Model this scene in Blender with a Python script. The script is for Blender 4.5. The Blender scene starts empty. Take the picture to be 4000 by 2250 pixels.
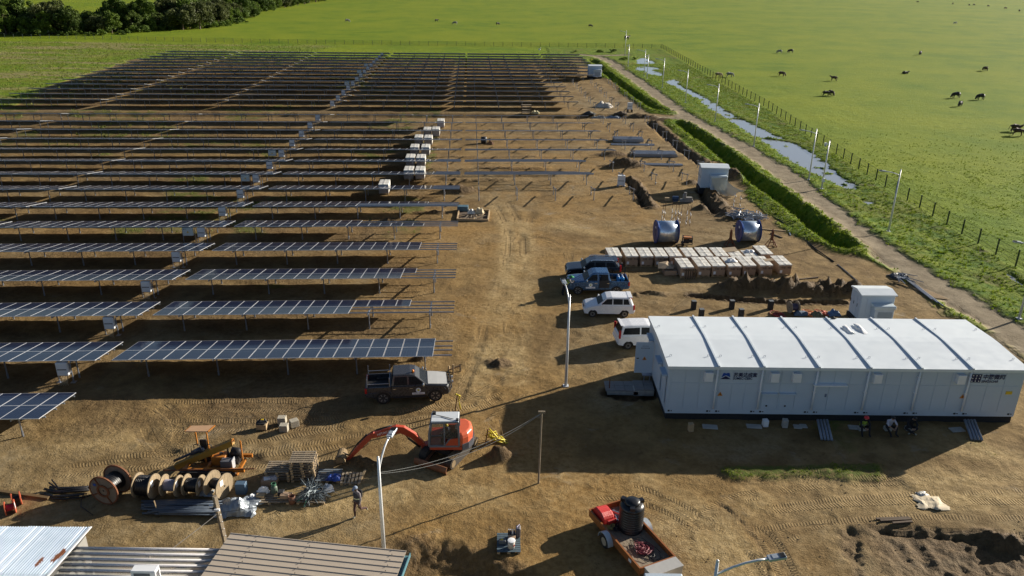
import bpy, bmesh, math, random
import numpy as np
from mathutils import Vector, Matrix
R = math.radians
PI = math.pi
C = bpy.context.scene.collection
rng = random.Random(7)
nrg = np.random.default_rng(7)

# ---------------------------------------------------------------- camera
CAM_H, FPX, PITCH, ROLL = 24.0, 3049.5, 0.3876, -0.0136
_cp, _sp, _cr, _sr = math.cos(PITCH), math.sin(PITCH), math.cos(ROLL), math.sin(ROLL)
_r0 = Vector((1, 0, 0)); _d0 = Vector((0, -_sp, -_cp)); FWD = Vector((0, _cp, -_sp))
RIGHT = _cr * _r0 + _sr * _d0; DOWN = -_sr * _r0 + _cr * _d0
cam = bpy.data.cameras.new('camera'); cam.sensor_width = 36; cam.lens = FPX / 4000 * 36
cam.clip_end = 12000; cam.clip_start = 0.5
camo = bpy.data.objects.new('camera', cam); C.objects.link(camo)
camo.matrix_world = Matrix(((RIGHT.x, -DOWN.x, -FWD.x, 0), (RIGHT.y, -DOWN.y, -FWD.y, 0), (RIGHT.z, -DOWN.z, -FWD.z, CAM_H), (0, 0, 0, 1)))
bpy.context.scene.camera = camo

def g(px, py, z=0.0):
    """point of the place at height z seen at photograph pixel (4000 x 2250)"""
    d = RIGHT * ((px - 2000) / FPX) + DOWN * ((py - 1125) / FPX) + FWD
    t = (z - CAM_H) / d.z
    return Vector((d.x * t, d.y * t, z))

# ---------------------------------------------------------------- light
SUN_EL, SUN_AZ = 18.8, 30.0          # azimuth measured from +X
sc = bpy.context.scene
w = bpy.data.worlds.new('World'); sc.world = w; w.use_nodes = True
wn = w.node_tree; bgn = wn.nodes['Background']
sky = wn.nodes.new('ShaderNodeTexSky'); sky.sky_type = 'NISHITA'; sky.sun_disc = False
sky.sun_elevation = R(SUN_EL); sky.sun_rotation = R(90 - SUN_AZ); sky.air_density = 0.75; sky.dust_density = 0.9; sky.ozone_density = 1.5
wn.links.new(sky.outputs[0], bgn.inputs[0]); bgn.inputs[1].default_value = 0.05
sl = bpy.data.lights.new('sun', 'SUN'); sl.energy = 5.0; sl.angle = R(0.5); sl.color = (1, 0.92, 0.79)
so = bpy.data.objects.new('sun', sl); C.objects.link(so)
ce = math.cos(R(SUN_EL))
SUND = Vector((ce * math.cos(R(SUN_AZ)), ce * math.sin(R(SUN_AZ)), math.sin(R(SUN_EL))))
so.rotation_euler = (-SUND).to_track_quat('-Z', 'Y').to_euler(); so.location = SUND * 300
vs = sc.view_settings; vs.view_transform = 'Standard'; vs.look = 'None'; vs.gamma = 1; vs.use_curve_mapping = False
vs.exposure = 0.85
sc.cycles.max_bounces = 6; sc.cycles.transparent_max_bounces = 8

# ---------------------------------------------------------------- materials
def nodes(m):
    m.use_nodes = True
    return m.node_tree, m.node_tree.nodes['Principled BSDF']
class G:
    """tiny node-graph helper"""
    def __init__(s, nt): s.nt = nt
    def n(s, t, **k):
        o = s.nt.nodes.new(t)
        for a, v in k.items():
            if a in o.inputs.keys(): s.set(o.inputs[a], v)
            else: setattr(o, a, v)
        return o
    def set(s, inp, v):
        if isinstance(v, bpy.types.NodeSocket): s.nt.links.new(v, inp)
        else: inp.default_value = v
    def noise(s, vec, scale, detail=4, rough=.55, dist=0):
        o = s.n('ShaderNodeTexNoise'); s.set(o.inputs['Scale'], scale); s.set(o.inputs['Detail'], detail); s.set(o.inputs['Roughness'], rough)
        s.set(o.inputs['Distortion'], dist)
        if vec is not None: s.set(o.inputs['Vector'], vec)
        return o.outputs['Fac']
    def ramp(s, f, a, b, lo=0.0, hi=1.0):
        o = s.n('ShaderNodeMapRange'); o.interpolation_type = 'SMOOTHSTEP'
        for i, v in enumerate((f, a, b, lo, hi)): s.set(o.inputs[i], v)
        return o.outputs[0]
    def mix(s, f, a, b, mode='MIX'):
        o = s.n('ShaderNodeMix'); o.data_type = 'RGBA'; o.blend_type = mode
        s.set(o.inputs[0], f)
        for i, v in ((6, a), (7, b)):
            if isinstance(v, tuple) and len(v) == 3: v = v + (1,)
            s.set(o.inputs[i], v)
        return o.outputs[2]
    def m(s, op, a, b=0.0, c=None):
        o = s.n('ShaderNodeMath'); o.operation = op; s.set(o.inputs[0], a); s.set(o.inputs[1], b)
        if c is not None: s.set(o.inputs[2], c)
        return o.outputs[0]
    def attr(s, name):
        o = s.n('ShaderNodeAttribute'); o.attribute_name = name
        return o
    def sep(s, v):
        o = s.n('ShaderNodeSeparateXYZ'); s.set(o.inputs[0], v); return o.outputs
    def bump(s, h, dist, strength=1.0, normal=None):
        o = s.n('ShaderNodeBump'); s.set(o.inputs['Height'], h); o.inputs['Distance'].default_value = dist; s.set(o.inputs['Strength'], strength)
        if normal is not None: s.set(o.inputs['Normal'], normal)
        return o.outputs[0]
    def coord(s, k='Object'):
        return s.n('ShaderNodeTexCoord').outputs[k]
_mats = {}
def M(name, col, rough=.6, metal=0.0, var=.12, scale=4.0, bump=0.0, dust=0.0, dustcol=(.26, .19, .11), spec=.5, coat=0.0):
    """plain worn material: noise-varied colour, optional dust patches and fine bump"""
    if name in _mats: return _mats[name]
    m = bpy.data.materials.new(name); nt, b = nodes(m); q = G(nt); co = q.coord()
    f = q.noise(co, scale, 5)
    c = q.mix(f, tuple(max(0, x * (1 - var * 1.6)) for x in col), tuple(min(1, x * (1 + var * 1.6)) for x in col))
    if dust:
        d = q.ramp(q.noise(co, scale * .6, 6, .65), .62 - dust * .3, .95 - dust * .3, 0, min(1, dust * 1.3))
        c = q.mix(d, c, dustcol)
    q.set(b.inputs['Base Color'], c)
    rr = q.ramp(q.noise(co, scale * 2, 3), .2, .8, max(.02, rough - .08), min(1, rough + .08))
    q.set(b.inputs['Roughness'], rr); b.inputs['Metallic'].default_value = metal
    b.inputs['Specular IOR Level'].default_value = spec; b.inputs['Coat Weight'].default_value = coat
    if bump: q.set(b.inputs['Normal'], q.bump(q.noise(co, scale * 5, 4), bump))
    _mats[name] = m; return m

# ---------------------------------------------------------------- mesh builder
class MB:
    def __init__(s): s.v = []; s.f = []; s.mi = []; s.cur = 0; s.smooth = []; s.sm = False
    def mat(s, i): s.cur = i; return s
    def add(s, vs, fs, xf=None):
        o = len(s.v)
        s.v += [tuple((xf @ Vector(p)) if xf else p) for p in vs]
        for f in fs: s.f.append(tuple(i + o for i in f)); s.mi.append(s.cur); s.smooth.append(s.sm)
        return s
    def box(s, c, d, rz=0.0, xf=None, taper=1.0):
        x, y, z = d[0] / 2, d[1] / 2, d[2] / 2; t = taper
        vs = [(-x, -y, -z), (x, -y, -z), (x, y, -z), (-x, y, -z), (-x * t, -y * t, z), (x * t, -y * t, z), (x * t, y * t, z), (-x * t, y * t, z)]
        T = Matrix.Translation(c) @ Matrix.Rotation(rz, 4, 'Z')
        if xf: T = xf @ T
        return s.add(vs, [(0, 3, 2, 1), (4, 5, 6, 7), (0, 1, 5, 4), (1, 2, 6, 5), (2, 3, 7, 6), (3, 0, 4, 7)], T)
    def bar(s, a, b, w, h=None, up=(0, 0, 1)):
        a, b = Vector(a), Vector(b); d = b - a; L = d.length
        if L < 1e-6: return s
        x = d / L; u = Vector(up); y = u.cross(x)
        if y.length < 1e-3: y = Vector((0, 1, 0)).cross(x)
        y.normalize(); z = x.cross(y); T = Matrix((x, y, z)).transposed().to_4x4(); T.translation = (a + b) / 2
        return s.box((0, 0, 0), (L, w, h or w), 0, T)
    def cyl(s, a, b, r, r2=None, n=10, caps=True):
        a, b = Vector(a), Vector(b); r2 = r if r2 is None else r2; d = (b - a).normalized()
        x = d.orthogonal().normalized(); y = d.cross(x); vs = []
        for p, q in ((a, r), (b, r2)):
            for i in range(n):
                t = 2 * PI * i / n; vs.append(p + x * (q * math.cos(t)) + y * (q * math.sin(t)))
        fs = [(i, (i + 1) % n, n + (i + 1) % n, n + i) for i in range(n)]
        if caps: fs += [tuple(range(n - 1, -1, -1)), tuple(range(n, 2 * n))]
        return s.add(vs, fs)
    def tube(s, pts, r, n=6, caps=True):
        pts = [Vector(p) for p in pts]; k = len(pts); rr = r if isinstance(r, (list, tuple)) else [r] * k
        vs = []; ref = None
        for i, p in enumerate(pts):
            d = (pts[min(i + 1, k - 1)] - pts[max(i - 1, 0)])
            d = d.normalized() if d.length > 1e-9 else Vector((0, 0, 1))
            if ref is None: ref = d.orthogonal().normalized()
            x = ref - d * ref.dot(d)
            x = x.normalized() if x.length > 1e-4 else d.orthogonal().normalized()
            ref = x; y = d.cross(x)
            for j in range(n):
                t = 2 * PI * j / n; vs.append(p + x * (rr[i] * math.cos(t)) + y * (rr[i] * math.sin(t)))
        fs = [(i * n + j, i * n + (j + 1) % n, (i + 1) * n + (j + 1) % n, (i + 1) * n + j) for i in range(k - 1) for j in range(n)]
        if caps: fs += [tuple(range(n - 1, -1, -1)), tuple(range((k - 1) * n, k * n))]
        return s.add(vs, fs)
    def lathe(s, prof, n=16, xf=None, a0=0.0, a1=2 * PI):
        """prof = [(radius, height)] turned about local Z"""
        full = abs(a1 - a0 - 2 * PI) < 1e-6; m = n if full else n + 1; vs = []
        for (r, z) in prof:
            for i in range(m):
                t = a0 + (a1 - a0) * i / n; vs.append((r * math.cos(t), r * math.sin(t), z))
        fs = []
        for k in range(len(prof) - 1):
            for i in range(n):
                j = (i + 1) % m; fs.append((k * m + i, k * m + j, (k + 1) * m + j, (k + 1) * m + i))
        if full and len(prof) > 2 and abs(prof[0][0] - prof[-1][0]) < 1e-6 and prof[0][0] > 1e-4:
            k = len(prof) - 1
            for i in range(n): j = (i + 1) % m; fs.append((k * m + i, k * m + j, j, i))
        elif full:
            if prof[0][0] > 1e-4: fs.append(tuple(range(m - 1, -1, -1)))
            if prof[-1][0] > 1e-4: fs.append(tuple(range((len(prof) - 1) * m, len(prof) * m)))
        return s.add(vs, fs, xf)
    def prism(s, poly, y0, y1, xf=None, k0=None, k1=None):
        """polygon in XZ pushed from y0 to y1"""
        n = len(poly)
        vs = [(p[0], y0, p[1]) for p in (k0 or poly)] + [(p[0], y1, p[1]) for p in (k1 or poly)]
        fs = [tuple(range(n)), tuple(range(2 * n - 1, n - 1, -1))] + [(i, n + i, n + (i + 1) % n, (i + 1) % n) for i in range(n)]
        return s.add(vs, fs, xf)
    def quad(s, *p): return s.add(p, [tuple(range(len(p)))])
    def sphere(s, c, r, n=8, m=6, xf=None):
        r = r if isinstance(r, (tuple, list)) else (r, r, r); vs = []; fs = []
        for i in range(m + 1):
            t = PI * i / m
            for j in range(n):
                u = 2 * PI * j / n; vs.append((c[0] + r[0] * math.sin(t) * math.cos(u), c[1] + r[1] * math.sin(t) * math.sin(u), c[2] - r[2] * math.cos(t)))
        for i in range(m):
            for j in range(n): fs.append((i * n + j, i * n + (j + 1) % n, (i + 1) * n + (j + 1) % n, (i + 1) * n + j))
        return s.add(vs, fs, xf)
    def mesh(s, name, mats):
        me = bpy.data.meshes.new(name); me.from_pydata(s.v, [], s.f)
        for m in (mats if isinstance(mats, (list, tuple)) else [mats]): me.materials.append(m)
        me.polygons.foreach_set('material_index', s.mi); me.polygons.foreach_set('use_smooth', s.smooth); me.update()
        return me
    def build(s, name, mats, parent=None, bevel=0.0):
        me = s.mesh(name, mats)
        if bevel:
            bm = bmesh.new(); bm.from_mesh(me)
            bmesh.ops.recalc_face_normals(bm, faces=bm.faces)
            bmesh.ops.bevel(bm, geom=[e for e in bm.edges if len(e.link_faces) == 2 and e.calc_face_angle(0) > .5], offset=bevel, segments=1, affect='EDGES', clamp_overlap=True)
            bm.to_mesh(me); bm.free()
        return put(name, me, parent)
def put(name, me, parent=None, loc=None, rot=None):
    o = bpy.data.objects.new(name, me); C.objects.link(o)
    if parent is not None: o.parent = parent
    if loc is not None: o.location = loc
    if rot is not None: o.rotation_euler = rot
    return o
def fixn(o):
    bm = bmesh.new(); bm.from_mesh(o.data); bmesh.ops.recalc_face_normals(bm, faces=bm.faces); bm.to_mesh(o.data); bm.free(); return o
def tag(o, label, cat, group=None, kind=None):
    if label: o['label'] = label
    if cat: o['category'] = cat
    if group: o['group'] = group
    if kind: o['kind'] = kind
    return o
def thing(name, label, cat, loc=(0, 0, 0), rz=0.0, group=None):
    o = bpy.data.objects.new(name, None); C.objects.link(o); o.empty_display_size = .2
    o.location = loc; o.rotation_euler = (0, 0, rz)
    return tag(o, label, cat, group)
def kids(root): return [c for c in root.children]
def dup(root, loc, rz=None, label=None, group=None, scale=None):
    def cp(o, par):
        c = o.copy(); C.objects.link(c); c.parent = par
        for ch in o.children: cp(ch, c)
        return c
    r = cp(root, None); r.location = loc
    if rz is not None: r.rotation_euler = (0, 0, rz)
    if label: r['label'] = label
    if group: r['group'] = group
    if scale: r.scale = (scale,) * 3
    return r
_txt = {}
def text(s, name, size, mat, parent, loc, rot, shear=0.0, align='LEFT', ext=.004):
    """lettering turned into a plain mesh"""
    k = (s, size, shear, align, mat.name)
    if k not in _txt:
        cu = bpy.data.curves.new(name, 'FONT'); cu.body = s; cu.size = size; cu.extrude = ext; cu.shear = shear; cu.align_x = align; cu.resolution_u = 3; cu.offset = .012 * size if size > .2 else 0
        o = bpy.data.objects.new('tmp', cu); C.objects.link(o)
        me = bpy.data.meshes.new_from_object(o.evaluated_get(bpy.context.evaluated_depsgraph_get()))
        bpy.data.objects.remove(o); me.materials.clear(); me.materials.append(mat); _txt[k] = me
    return put(name, _txt[k], parent, loc, rot)
ORD = ['front', 'second', 'third', 'fourth', 'fifth', 'sixth', 'seventh', 'eighth', 'ninth', 'tenth', 'eleventh', 'twelfth', 'thirteenth', 'fourteenth', 'fifteenth', 'sixteenth']
# ================================================================ GROUND
_T = nrg.random((256, 256))
def vn(x, y, sc_, seed=0):
    x = x / sc_ + seed * 17.3; y = y / sc_ + seed * 31.7
    xi = np.floor(x).astype(np.int64); yi = np.floor(y).astype(np.int64); fx = x - xi; fy = y - yi
    fx = fx * fx * (3 - 2 * fx); fy = fy * fy * (3 - 2 * fy)
    a = _T[xi & 255, yi & 255]; b = _T[(xi + 1) & 255, yi & 255]; c = _T[xi & 255, (yi + 1) & 255]; d = _T[(xi + 1) & 255, (yi + 1) & 255]
    return (a * (1 - fx) + b * fx) * (1 - fy) + (c * (1 - fx) + d * fx) * fy
def fbm(x, y, sc_, seed=0, o=4):
    r = 0; a = 1; t = 0
    for i in range(o): r = r + a * vn(x, y, sc_ / 2 ** i, seed + i); t += a; a *= .5
    return r / t
def sst(a, b, x): t = np.clip((x - a) / (b - a), 0, 1); return t * t * (3 - 2 * t)
def P2(pts): return np.array([tuple(g(*p))[:2] for p in pts])
def pline(X, Y, pts):
    """distance to a polyline, signed lateral offset, arc length"""
    best = np.full(X.shape, 1e9); lat = np.zeros(X.shape); arc = np.zeros(X.shape); L = 0
    for (ax, ay), (bx, by) in zip(pts[:-1], pts[1:]):
        dx, dy = bx - ax, by - ay; l = math.hypot(dx, dy)
        t = np.clip(((X - ax) * dx + (Y - ay) * dy) / l ** 2, 0, 1)
        d = np.hypot(X - ax - t * dx, Y - ay - t * dy); k = d < best
        best = np.where(k, d, best); lat = np.where(k, ((X - ax) * dy - (Y - ay) * dx) / l, lat); arc = np.where(k, L + t * l, arc); L += l
    return best, lat, arc
def smoothpts(P, it=2):
    for _ in range(it):
        Q = [P[0]]
        for a, b in zip(P[:-1], P[1:]): Q += [a * .75 + b * .25, a * .25 + b * .75]
        P = np.array(Q + [P[-1]])
    return P
def inpoly(X, Y, pts):
    r = np.zeros(X.shape, bool); n = len(pts)
    for i in range(n):
        x1, y1 = pts[i]; x2, y2 = pts[(i + 1) % n]
        if y1 == y2: continue
        k = ((y1 > Y) != (y2 > Y)) & (X < (x2 - x1) * (Y - y1) / (y2 - y1) + x1); r ^= k
    return r
DIRT = P2([(-300, 2700), (-700, 1300), (-600, 700), (-300, 470), (0, 425), (60, 408), (110, 385), (165, 350), (260, 315), (330, 290), (430, 262), (500, 238), (560, 228), (800, 229),
           (1300, 231), (1900, 232), (2262, 226), (2300, 255), (2340, 300), (2390, 318), (2420, 352), (2447, 381), (2497, 418), (2538, 443), (2588, 447), (2640, 452), (2605, 487),
           (2646, 534), (2700, 585), (2750, 620), (2845, 645), (2880, 690), (2911, 716), (2930, 760), (2948, 782), (3000, 836), (3054, 881), (3137, 935), (3248, 985), (3373, 1002), (3455, 1047),
           (3489, 1072), (3518, 1105), (3571, 1122), (3621, 1179), (3704, 1232), (3760, 1240), (4300, 1560), (4700, 2700)])
ROAD = smoothpts(P2([(2280, 214), (2340, 222), (2395, 245), (2414, 265), (2455, 292), (2497, 319), (2600, 397), (2662, 443), (2704, 468), (2787, 509), (2870, 563), (3062, 674), (3145, 749),
                     (3248, 832), (3373, 923), (3476, 1003), (3600, 1085), (3710, 1145), (3800, 1200), (3890, 1260), (4000, 1340), (4300, 1560)]), 1)
ROADB = P2([(2340, 218), (2440, 215)]); CROSSING = P2([(2590, 462), (2690, 464)])
DITCH1 = smoothpts(P2([(2310, 232), (2360, 280), (2397, 310), (2455, 352), (2517, 397), (2571, 432), (2606, 437)]), 1)
DITCH2 = smoothpts(P2([(2656, 482), (2745, 542), (2820, 600), (2925, 690), (3020, 755), (3124, 828), (3207, 896), (3290, 958)]), 1)
CHAN_L = [(1450, 770), (1600, 840), (1750, 925), (1900, 1030), (2000, 1090), (2150, 1190), (2300, 1290), (2415, 1350)]
CHAN_R = [(1530, 745), (1580, 800), (1700, 860), (1850, 930), (1950, 1015), (2100, 1090), (2300, 1180), (2415, 1245)]
WATER = P2([(2000 + x / 2.415, y / 2.415) for x, y in CHAN_L] + [(3083, 620), (3166, 666), (3232, 695), (3290, 728), (3331, 733)] +
           [(3344, 730), (3290, 690), (3257, 666), (3207, 629), (3166, 596), (3104, 562)] + [(2000 + x / 2.415, y / 2.415) for x, y in CHAN_R[::-1]])
PUDDLES = [P2([(2000 + x / 2.415, y / 2.415) for x, y in q]) for q in (
    [(1180, 570), (1210, 548), (1260, 548), (1320, 575), (1330, 592), (1270, 600), (1210, 605), (1180, 590)],
    [(1165, 655), (1180, 630), (1260, 622), (1330, 630), (1385, 640), (1370, 652), (1300, 650), (1410, 690), (1420, 715), (1350, 708), (1300, 700), (1260, 668)])] + [
    P2([(3378, 790), (3400, 784), (3418, 794), (3405, 802)]), P2([(3936, 1072), (3955, 1078), (3985, 1108), (3970, 1108)]), P2([(3855, 1097), (3870, 1095), (3872, 1104), (3860, 1108)])]
BANKL = P2([(2810, 1835), (2900, 1830), (3000, 1828), (3150, 1832), (3300, 1822), (3440, 1818), (3460, 1850), (3440, 1880), (3300, 1885), (3170, 1870), (3050, 1882), (2900, 1888), (2830, 1870)])
ROWA = .0555
E1 = np.array([math.cos(ROWA), math.sin(ROWA)]); E2 = np.array([-math.sin(ROWA), math.cos(ROWA)]); O0 = np.array([-1.116 * 22.4, 1.5903 * 22.4])
def rp(u, v, z=0.0): q = O0 + E1 * u + E2 * v; return Vector((q[0], q[1], z))
# mounds: pixel, radius along/across, turn, height
MOUNDS = [((2447, 650), 3.4, 1.6, .05, 1.1), ((2392, 606), 2.6, 1.3, 0, .6), ((1790, 748), 2.6, 1.2, .1, .8), ((1948, 1788), .9, .7, 0, .65), ((2100, 690), .1, .1, 0, 0),
          ((2692, 1133), .1, .1, 0, 0), ((2740, 815), 1.0, .8, 0, .5), ((2700, 717), 1.3, .9, 0, .5), ((2870, 690), 2.0, 2.6, .3, .7), ((1520, 868), 1.6, .7, 0, .35), ((1600, 866), 1.2, .6, 0, .3),
          ((1690, 832), 2.2, .6, 0, .25), ((1950, 1420), 1.2, .8, 0, .2), ((1420, 1815), 1.3, .5, -.3, .55), ((3960, 2120), 1.6, .8, -.4, .5), ((1640, 1405), .8, .4, .2, .25)]
SPOIL = [(P2([(2460, 700), (2500, 745), (2538, 808)]), 1.0, .6), (P2([(2770, 755), (2800, 790), (2840, 835)]), 1.5, .6), (P2([(2555, 478), (2610, 520), (2672, 575), (2712, 603), (2760, 640)]), 1.1, .5),
         (P2([(2860, 1128), (2960, 1130), (3080, 1133), (3200, 1140), (3330, 1142)]), 1.35, 1.05), (P2([(2500, 452), (2560, 462), (2600, 470)]), 1.5, .5),
         (P2([(2420, 1160), (2530, 1145), (2600, 1150)]), .5, .18), (P2([(1750, 612), (1900, 618), (2080, 612)]), .7, .16), (P2([(1740, 700), (1850, 705), (1960, 702)]), .8, .2), (P2([(1880, 655), (2100, 660)]), .8, .15)]
TRENCH = [(P2([(2448, 703), (2490, 752), (2520, 808)]), .5, .8), (P2([(2733, 745), (2760, 790), (2790, 832)]), .5, .8), (P2([(2534, 480), (2590, 524), (2650, 582), (2690, 607), (2732, 640)]), .45, .7),
          (P2([(2390, 1535), (2470, 1545), (2548, 1532)]), .7, .5), (P2([(2700, 1150), (2900, 1172), (3100, 1180), (3290, 1182)]), .5, .35)]
BLUFF = P2([(1480, 2160), (1640, 2146), (1750, 2165), (1880, 2200), (1990, 2250), (2080, 2330)])       # drop towards the sheds
PIT = P2([(3330, 2080), (3400, 2068), (3600, 2072), (3800, 2085), (4000, 2095), (4300, 2100), (4400, 2600), (3420, 2600), (3350, 2280), (3300, 2160)])
PIT_SHADE = P2([(3830, 2110), (3900, 2095), (4010, 2105), (4010, 2200), (3940, 2170), (3860, 2145)])  # outline of the dark shadow mass painted at the pit, no depth
# wheel and cleat tracks: layer, width, points
TRK = [(0, 1.5, [(640, 1590), (1000, 1580), (1300, 1592), (1500, 1612)]), (1, 1.4, [(620, 1660), (1000, 1662), (1300, 1652), (1700, 1600), (1850, 1560)]), (0, 1.5, [(380, 1812), (800, 1775), (1200, 1712), (1660, 1632)]),
       (1, 1.5, [(300, 1885), (700, 1830), (1050, 1795), (1330, 1762)]), (0, 1.2, [(200, 1845), (420, 1822), (640, 1780), (700, 1700), (690, 1640), (640, 1600)]), (1, 1.2, [(560, 1650), (600, 1740), (700, 1800), (800, 1830)]),
       (0, 1.6, [(1100, 1620), (1400, 1640), (1700, 1612), (1900, 1545), (2050, 1450), (2210, 1330), (2330, 1270)]), (1, 1.2, [(2070, 1290), (2200, 1290), (2400, 1285)]), (0, 1.4, [(2180, 1395), (2080, 1470), (2000, 1550), (1900, 1610)]),
       (1, 1.4, [(2250, 1345), (2420, 1300), (2560, 1230), (2660, 1150), (2710, 1130)]), (0, 1.2, [(2560, 1250), (2630, 1190), (2690, 1142)]), (1, 1.6, [(2950, 1960), (3200, 1925), (3500, 1905), (4000, 1890), (4200, 1880)]),
       (0, 1.7, [(2900, 2040), (3150, 2010), (3500, 1985), (4000, 1990), (4200, 1990)]), (1, 1.0, [(2850, 2010), (2940, 2060), (3010, 2110), (3080, 2250)]), (0, 1.0, [(3040, 2110), (3120, 2060), (3230, 2020)]),
       (1, .7, [(1930, 790), (1985, 880), (1990, 980), (1965, 1080), (1905, 1230), (1860, 1400), (1790, 1560)]), (0, .7, [(1980, 780), (2040, 880), (2050, 990), (2030, 1100), (1990, 1250), (1960, 1400), (1930, 1560)]),
       (1, .9, [(2000, 915), (2150, 935), (2220, 980), (2230, 1020)]), (0, 1.2, [(2200, 820), (2350, 845), (2480, 845), (2600, 840), (2780, 830)]), (1, .9, [(2620, 900), (2740, 905), (2860, 925)]), (0, .8, [(2000, 960), (2050, 900), (2080, 840)]),
       (1, .8, [(2660, 2100), (2780, 2000), (2860, 1950), (2990, 1930)]), (0, .9, [(2300, 1960), (2450, 1960), (2600, 2010), (2780, 2150), (2860, 2260)]), (1, .9, [(2430, 1900), (2600, 1950), (2780, 2060), (2920, 2180), (2990, 2290)]),
       (1, 1.3, [(3060, 1830), (3300, 1900), (3600, 1880), (3800, 1840), (4000, 1800)]), (0, .8, [(3640, 1180), (3750, 1245), (3900, 1330), (4000, 1400)]), (1, .5, [(3300, 900), (3450, 1020), (3640, 1140), (3840, 1262)]), (0, .5, [(3220, 860), (3380, 985), (3560, 1100), (3760, 1222)])]
PALE = [(w_, smoothpts(P2(p), 2)) for w_, p in [(1.6, [(1950, 780), (1990, 920), (1985, 1080), (1940, 1250), (1890, 1420), (1830, 1560)]), (1.3, [(2040, 860), (2060, 1000), (2040, 1150), (2010, 1320), (2010, 1480)]), (1.5, [(2330, 1890), (2480, 1940), (2640, 2040), (2800, 2170), (2900, 2290)]), (1.2, [(2480, 1880), (2640, 1950), (2780, 2040), (2920, 2170), (3000, 2290)]),
        (2.2, [(2620, 1085), (2850, 1092), (3060, 1095)]), (1.6, [(3000, 1975), (3300, 1965), (3600, 1958), (4100, 1950)]), (1.4, [(3000, 1930), (3300, 1900), (3700, 1880), (4100, 1850)]), (2.0, [(1100, 2000), (1500, 1900), (1900, 1900), (2300, 1900)]), (2.5, [(2200, 880), (2400, 905), (2600, 920)]), (1.6, [(150, 1740), (350, 1700), (600, 1700)]), (1.6, [(3600, 1700), (3800, 1760), (4000, 1800)])]]
TRK = [(l, wd * .5, smoothpts(P2(p), 2)) for l, wd, p in TRK]
def near(X, Y, pts, m): return (X > pts[:, 0].min() - m) & (X < pts[:, 0].max() + m) & (Y > pts[:, 1].min() - m) & (Y < pts[:, 1].max() + m)
def fields(X, Y):
    n1 = fbm(X, Y, 6, 1); n2 = fbm(X, Y, 1.2, 5); n3 = fbm(X, Y, .45, 9, 3); n4 = fbm(X, Y, 14, 13)
    wx = X + (n1 - .5) * 2.6 + (n2 - .5) * 1.0; wy = Y + (fbm(X, Y, 6, 21) - .5) * 2.6 + (fbm(X, Y, 1.2, 25) - .5) * 1.0
    out = {}
    dirt = np.zeros(X.shape)
    for ox, oy in ((0, 0), (.35, 0), (-.35, 0), (0, .35), (0, -.35)): dirt += inpoly(wx + ox, wy + oy, DIRT) / 5.0
    d1, l1, s1 = pline(X, Y, ROAD); d1b = np.minimum(pline(X, Y, ROADB)[0], pline(X, Y, CROSSING)[0])
    road = 1 - sst(1.25, 2.1, np.minimum(d1, d1b + .2) + (n2 - .5) * 1.6 + (n1 - .5) * .8)
    z = np.zeros(X.shape); moist_shade = np.zeros(X.shape); wet = np.zeros(X.shape)
    # ditches
    dd = np.full(X.shape, 99.)
    for D, wd in ((DITCH1, 1.25), (DITCH2, 1.55)):
        d, l, s = pline(X, Y, D); dd = np.minimum(dd, d / wd)
        z -= 1.05 * (1 - sst(.10, 1.0, (d + (n2 - .5) * 1.3 + (n1 - .5) * .9) / wd)); z += .28 * (1 - sst(1.0, 2.3, d / wd)) * sst(.8, 1.1, d / wd)
    ditch = 1 - sst(.2, 1.1, dd); bank = (1 - sst(1.3, 2.4, dd))
    xr = np.interp(Y, [45, 60, 92, 151, 196, 273, 300], [45.2, 45.0, 45.2, 48.3, 48.4, 49.1, 49])
    verge = (1 - sst(-1.0, .6, X - xr + (n2 - .5) * .5)) * (1 - sst(269, 273, Y)) * sst(-66, -62, X) * (1 - dirt)
    verge = np.maximum(verge * (X > 10), 0) + 0
    weeds = (1 - sst(-62, -56, X + (n4 - .5) * 8)) * (1 - sst(262, 272, Y)) * (1 - dirt)
    rough = np.maximum(np.maximum(verge, weeds), (1 - dirt) * (1 - sst(240, 268, Y)) * (X < 60) * (X > -70) * .6)
    # water
    for k, W in enumerate([WATER] + PUDDLES):
        nm = near(X, Y, W, 4)
        if not nm.any(): continue
        q = np.zeros(X.shape); cW = W.mean(0); xx = cW[0] + (X - cW[0] + (n2 - .5) * 1.8); yy = Y + (fbm(X, Y, 1.5, 33) - .5) * 3.0
        for ox, oy in ((0, 0), (.5, 0), (-.5, 0), (0, .8), (0, -.8), (.0, .3)): q += inpoly(xx + ox, yy + oy, W) / 5.0
        wet = np.maximum(wet, q.clip(0, 1) * sst(.25, .33, fbm(X, Y, 1.9, 35, 4)))
    z -= .42 * wet; z += rough * (1 - wet) * (1 - road) * (.20 * (n2 - .4) + .22 * (n1 - .45) + .08 * (n3 - .5))
    z += (1 - np.maximum(rough, dirt)) * (.10 * (n2 - .5) + .05 * (n3 - .5))
    z += (1 - wet) * .12 * (1 - sst(0, .9, np.abs(d1 - 2.4))) * (1 - dirt) * (n2)
    # spoil and trenches
    clod = (np.abs(n3 - .5) * 2 + (1 - np.abs(fbm(X, Y, .8, 41, 3) - .5) * 3))
    for p, a, b, t, h in MOUNDS:
        c = g(*p); ca, sa = math.cos(t), math.sin(t); x, y = X - c.x, Y - c.y
        e = np.sqrt(((x * ca + y * sa) / a) ** 2 + ((-x * sa + y * ca) / b) ** 2) + (n2 - .5) * .7
        k = 1 - sst(.1, 1.1, e); z += h * k * (.75 + .35 * clod * k); moist_shade = np.maximum(moist_shade, 1 - sst(.6, 1.25, e))
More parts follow.
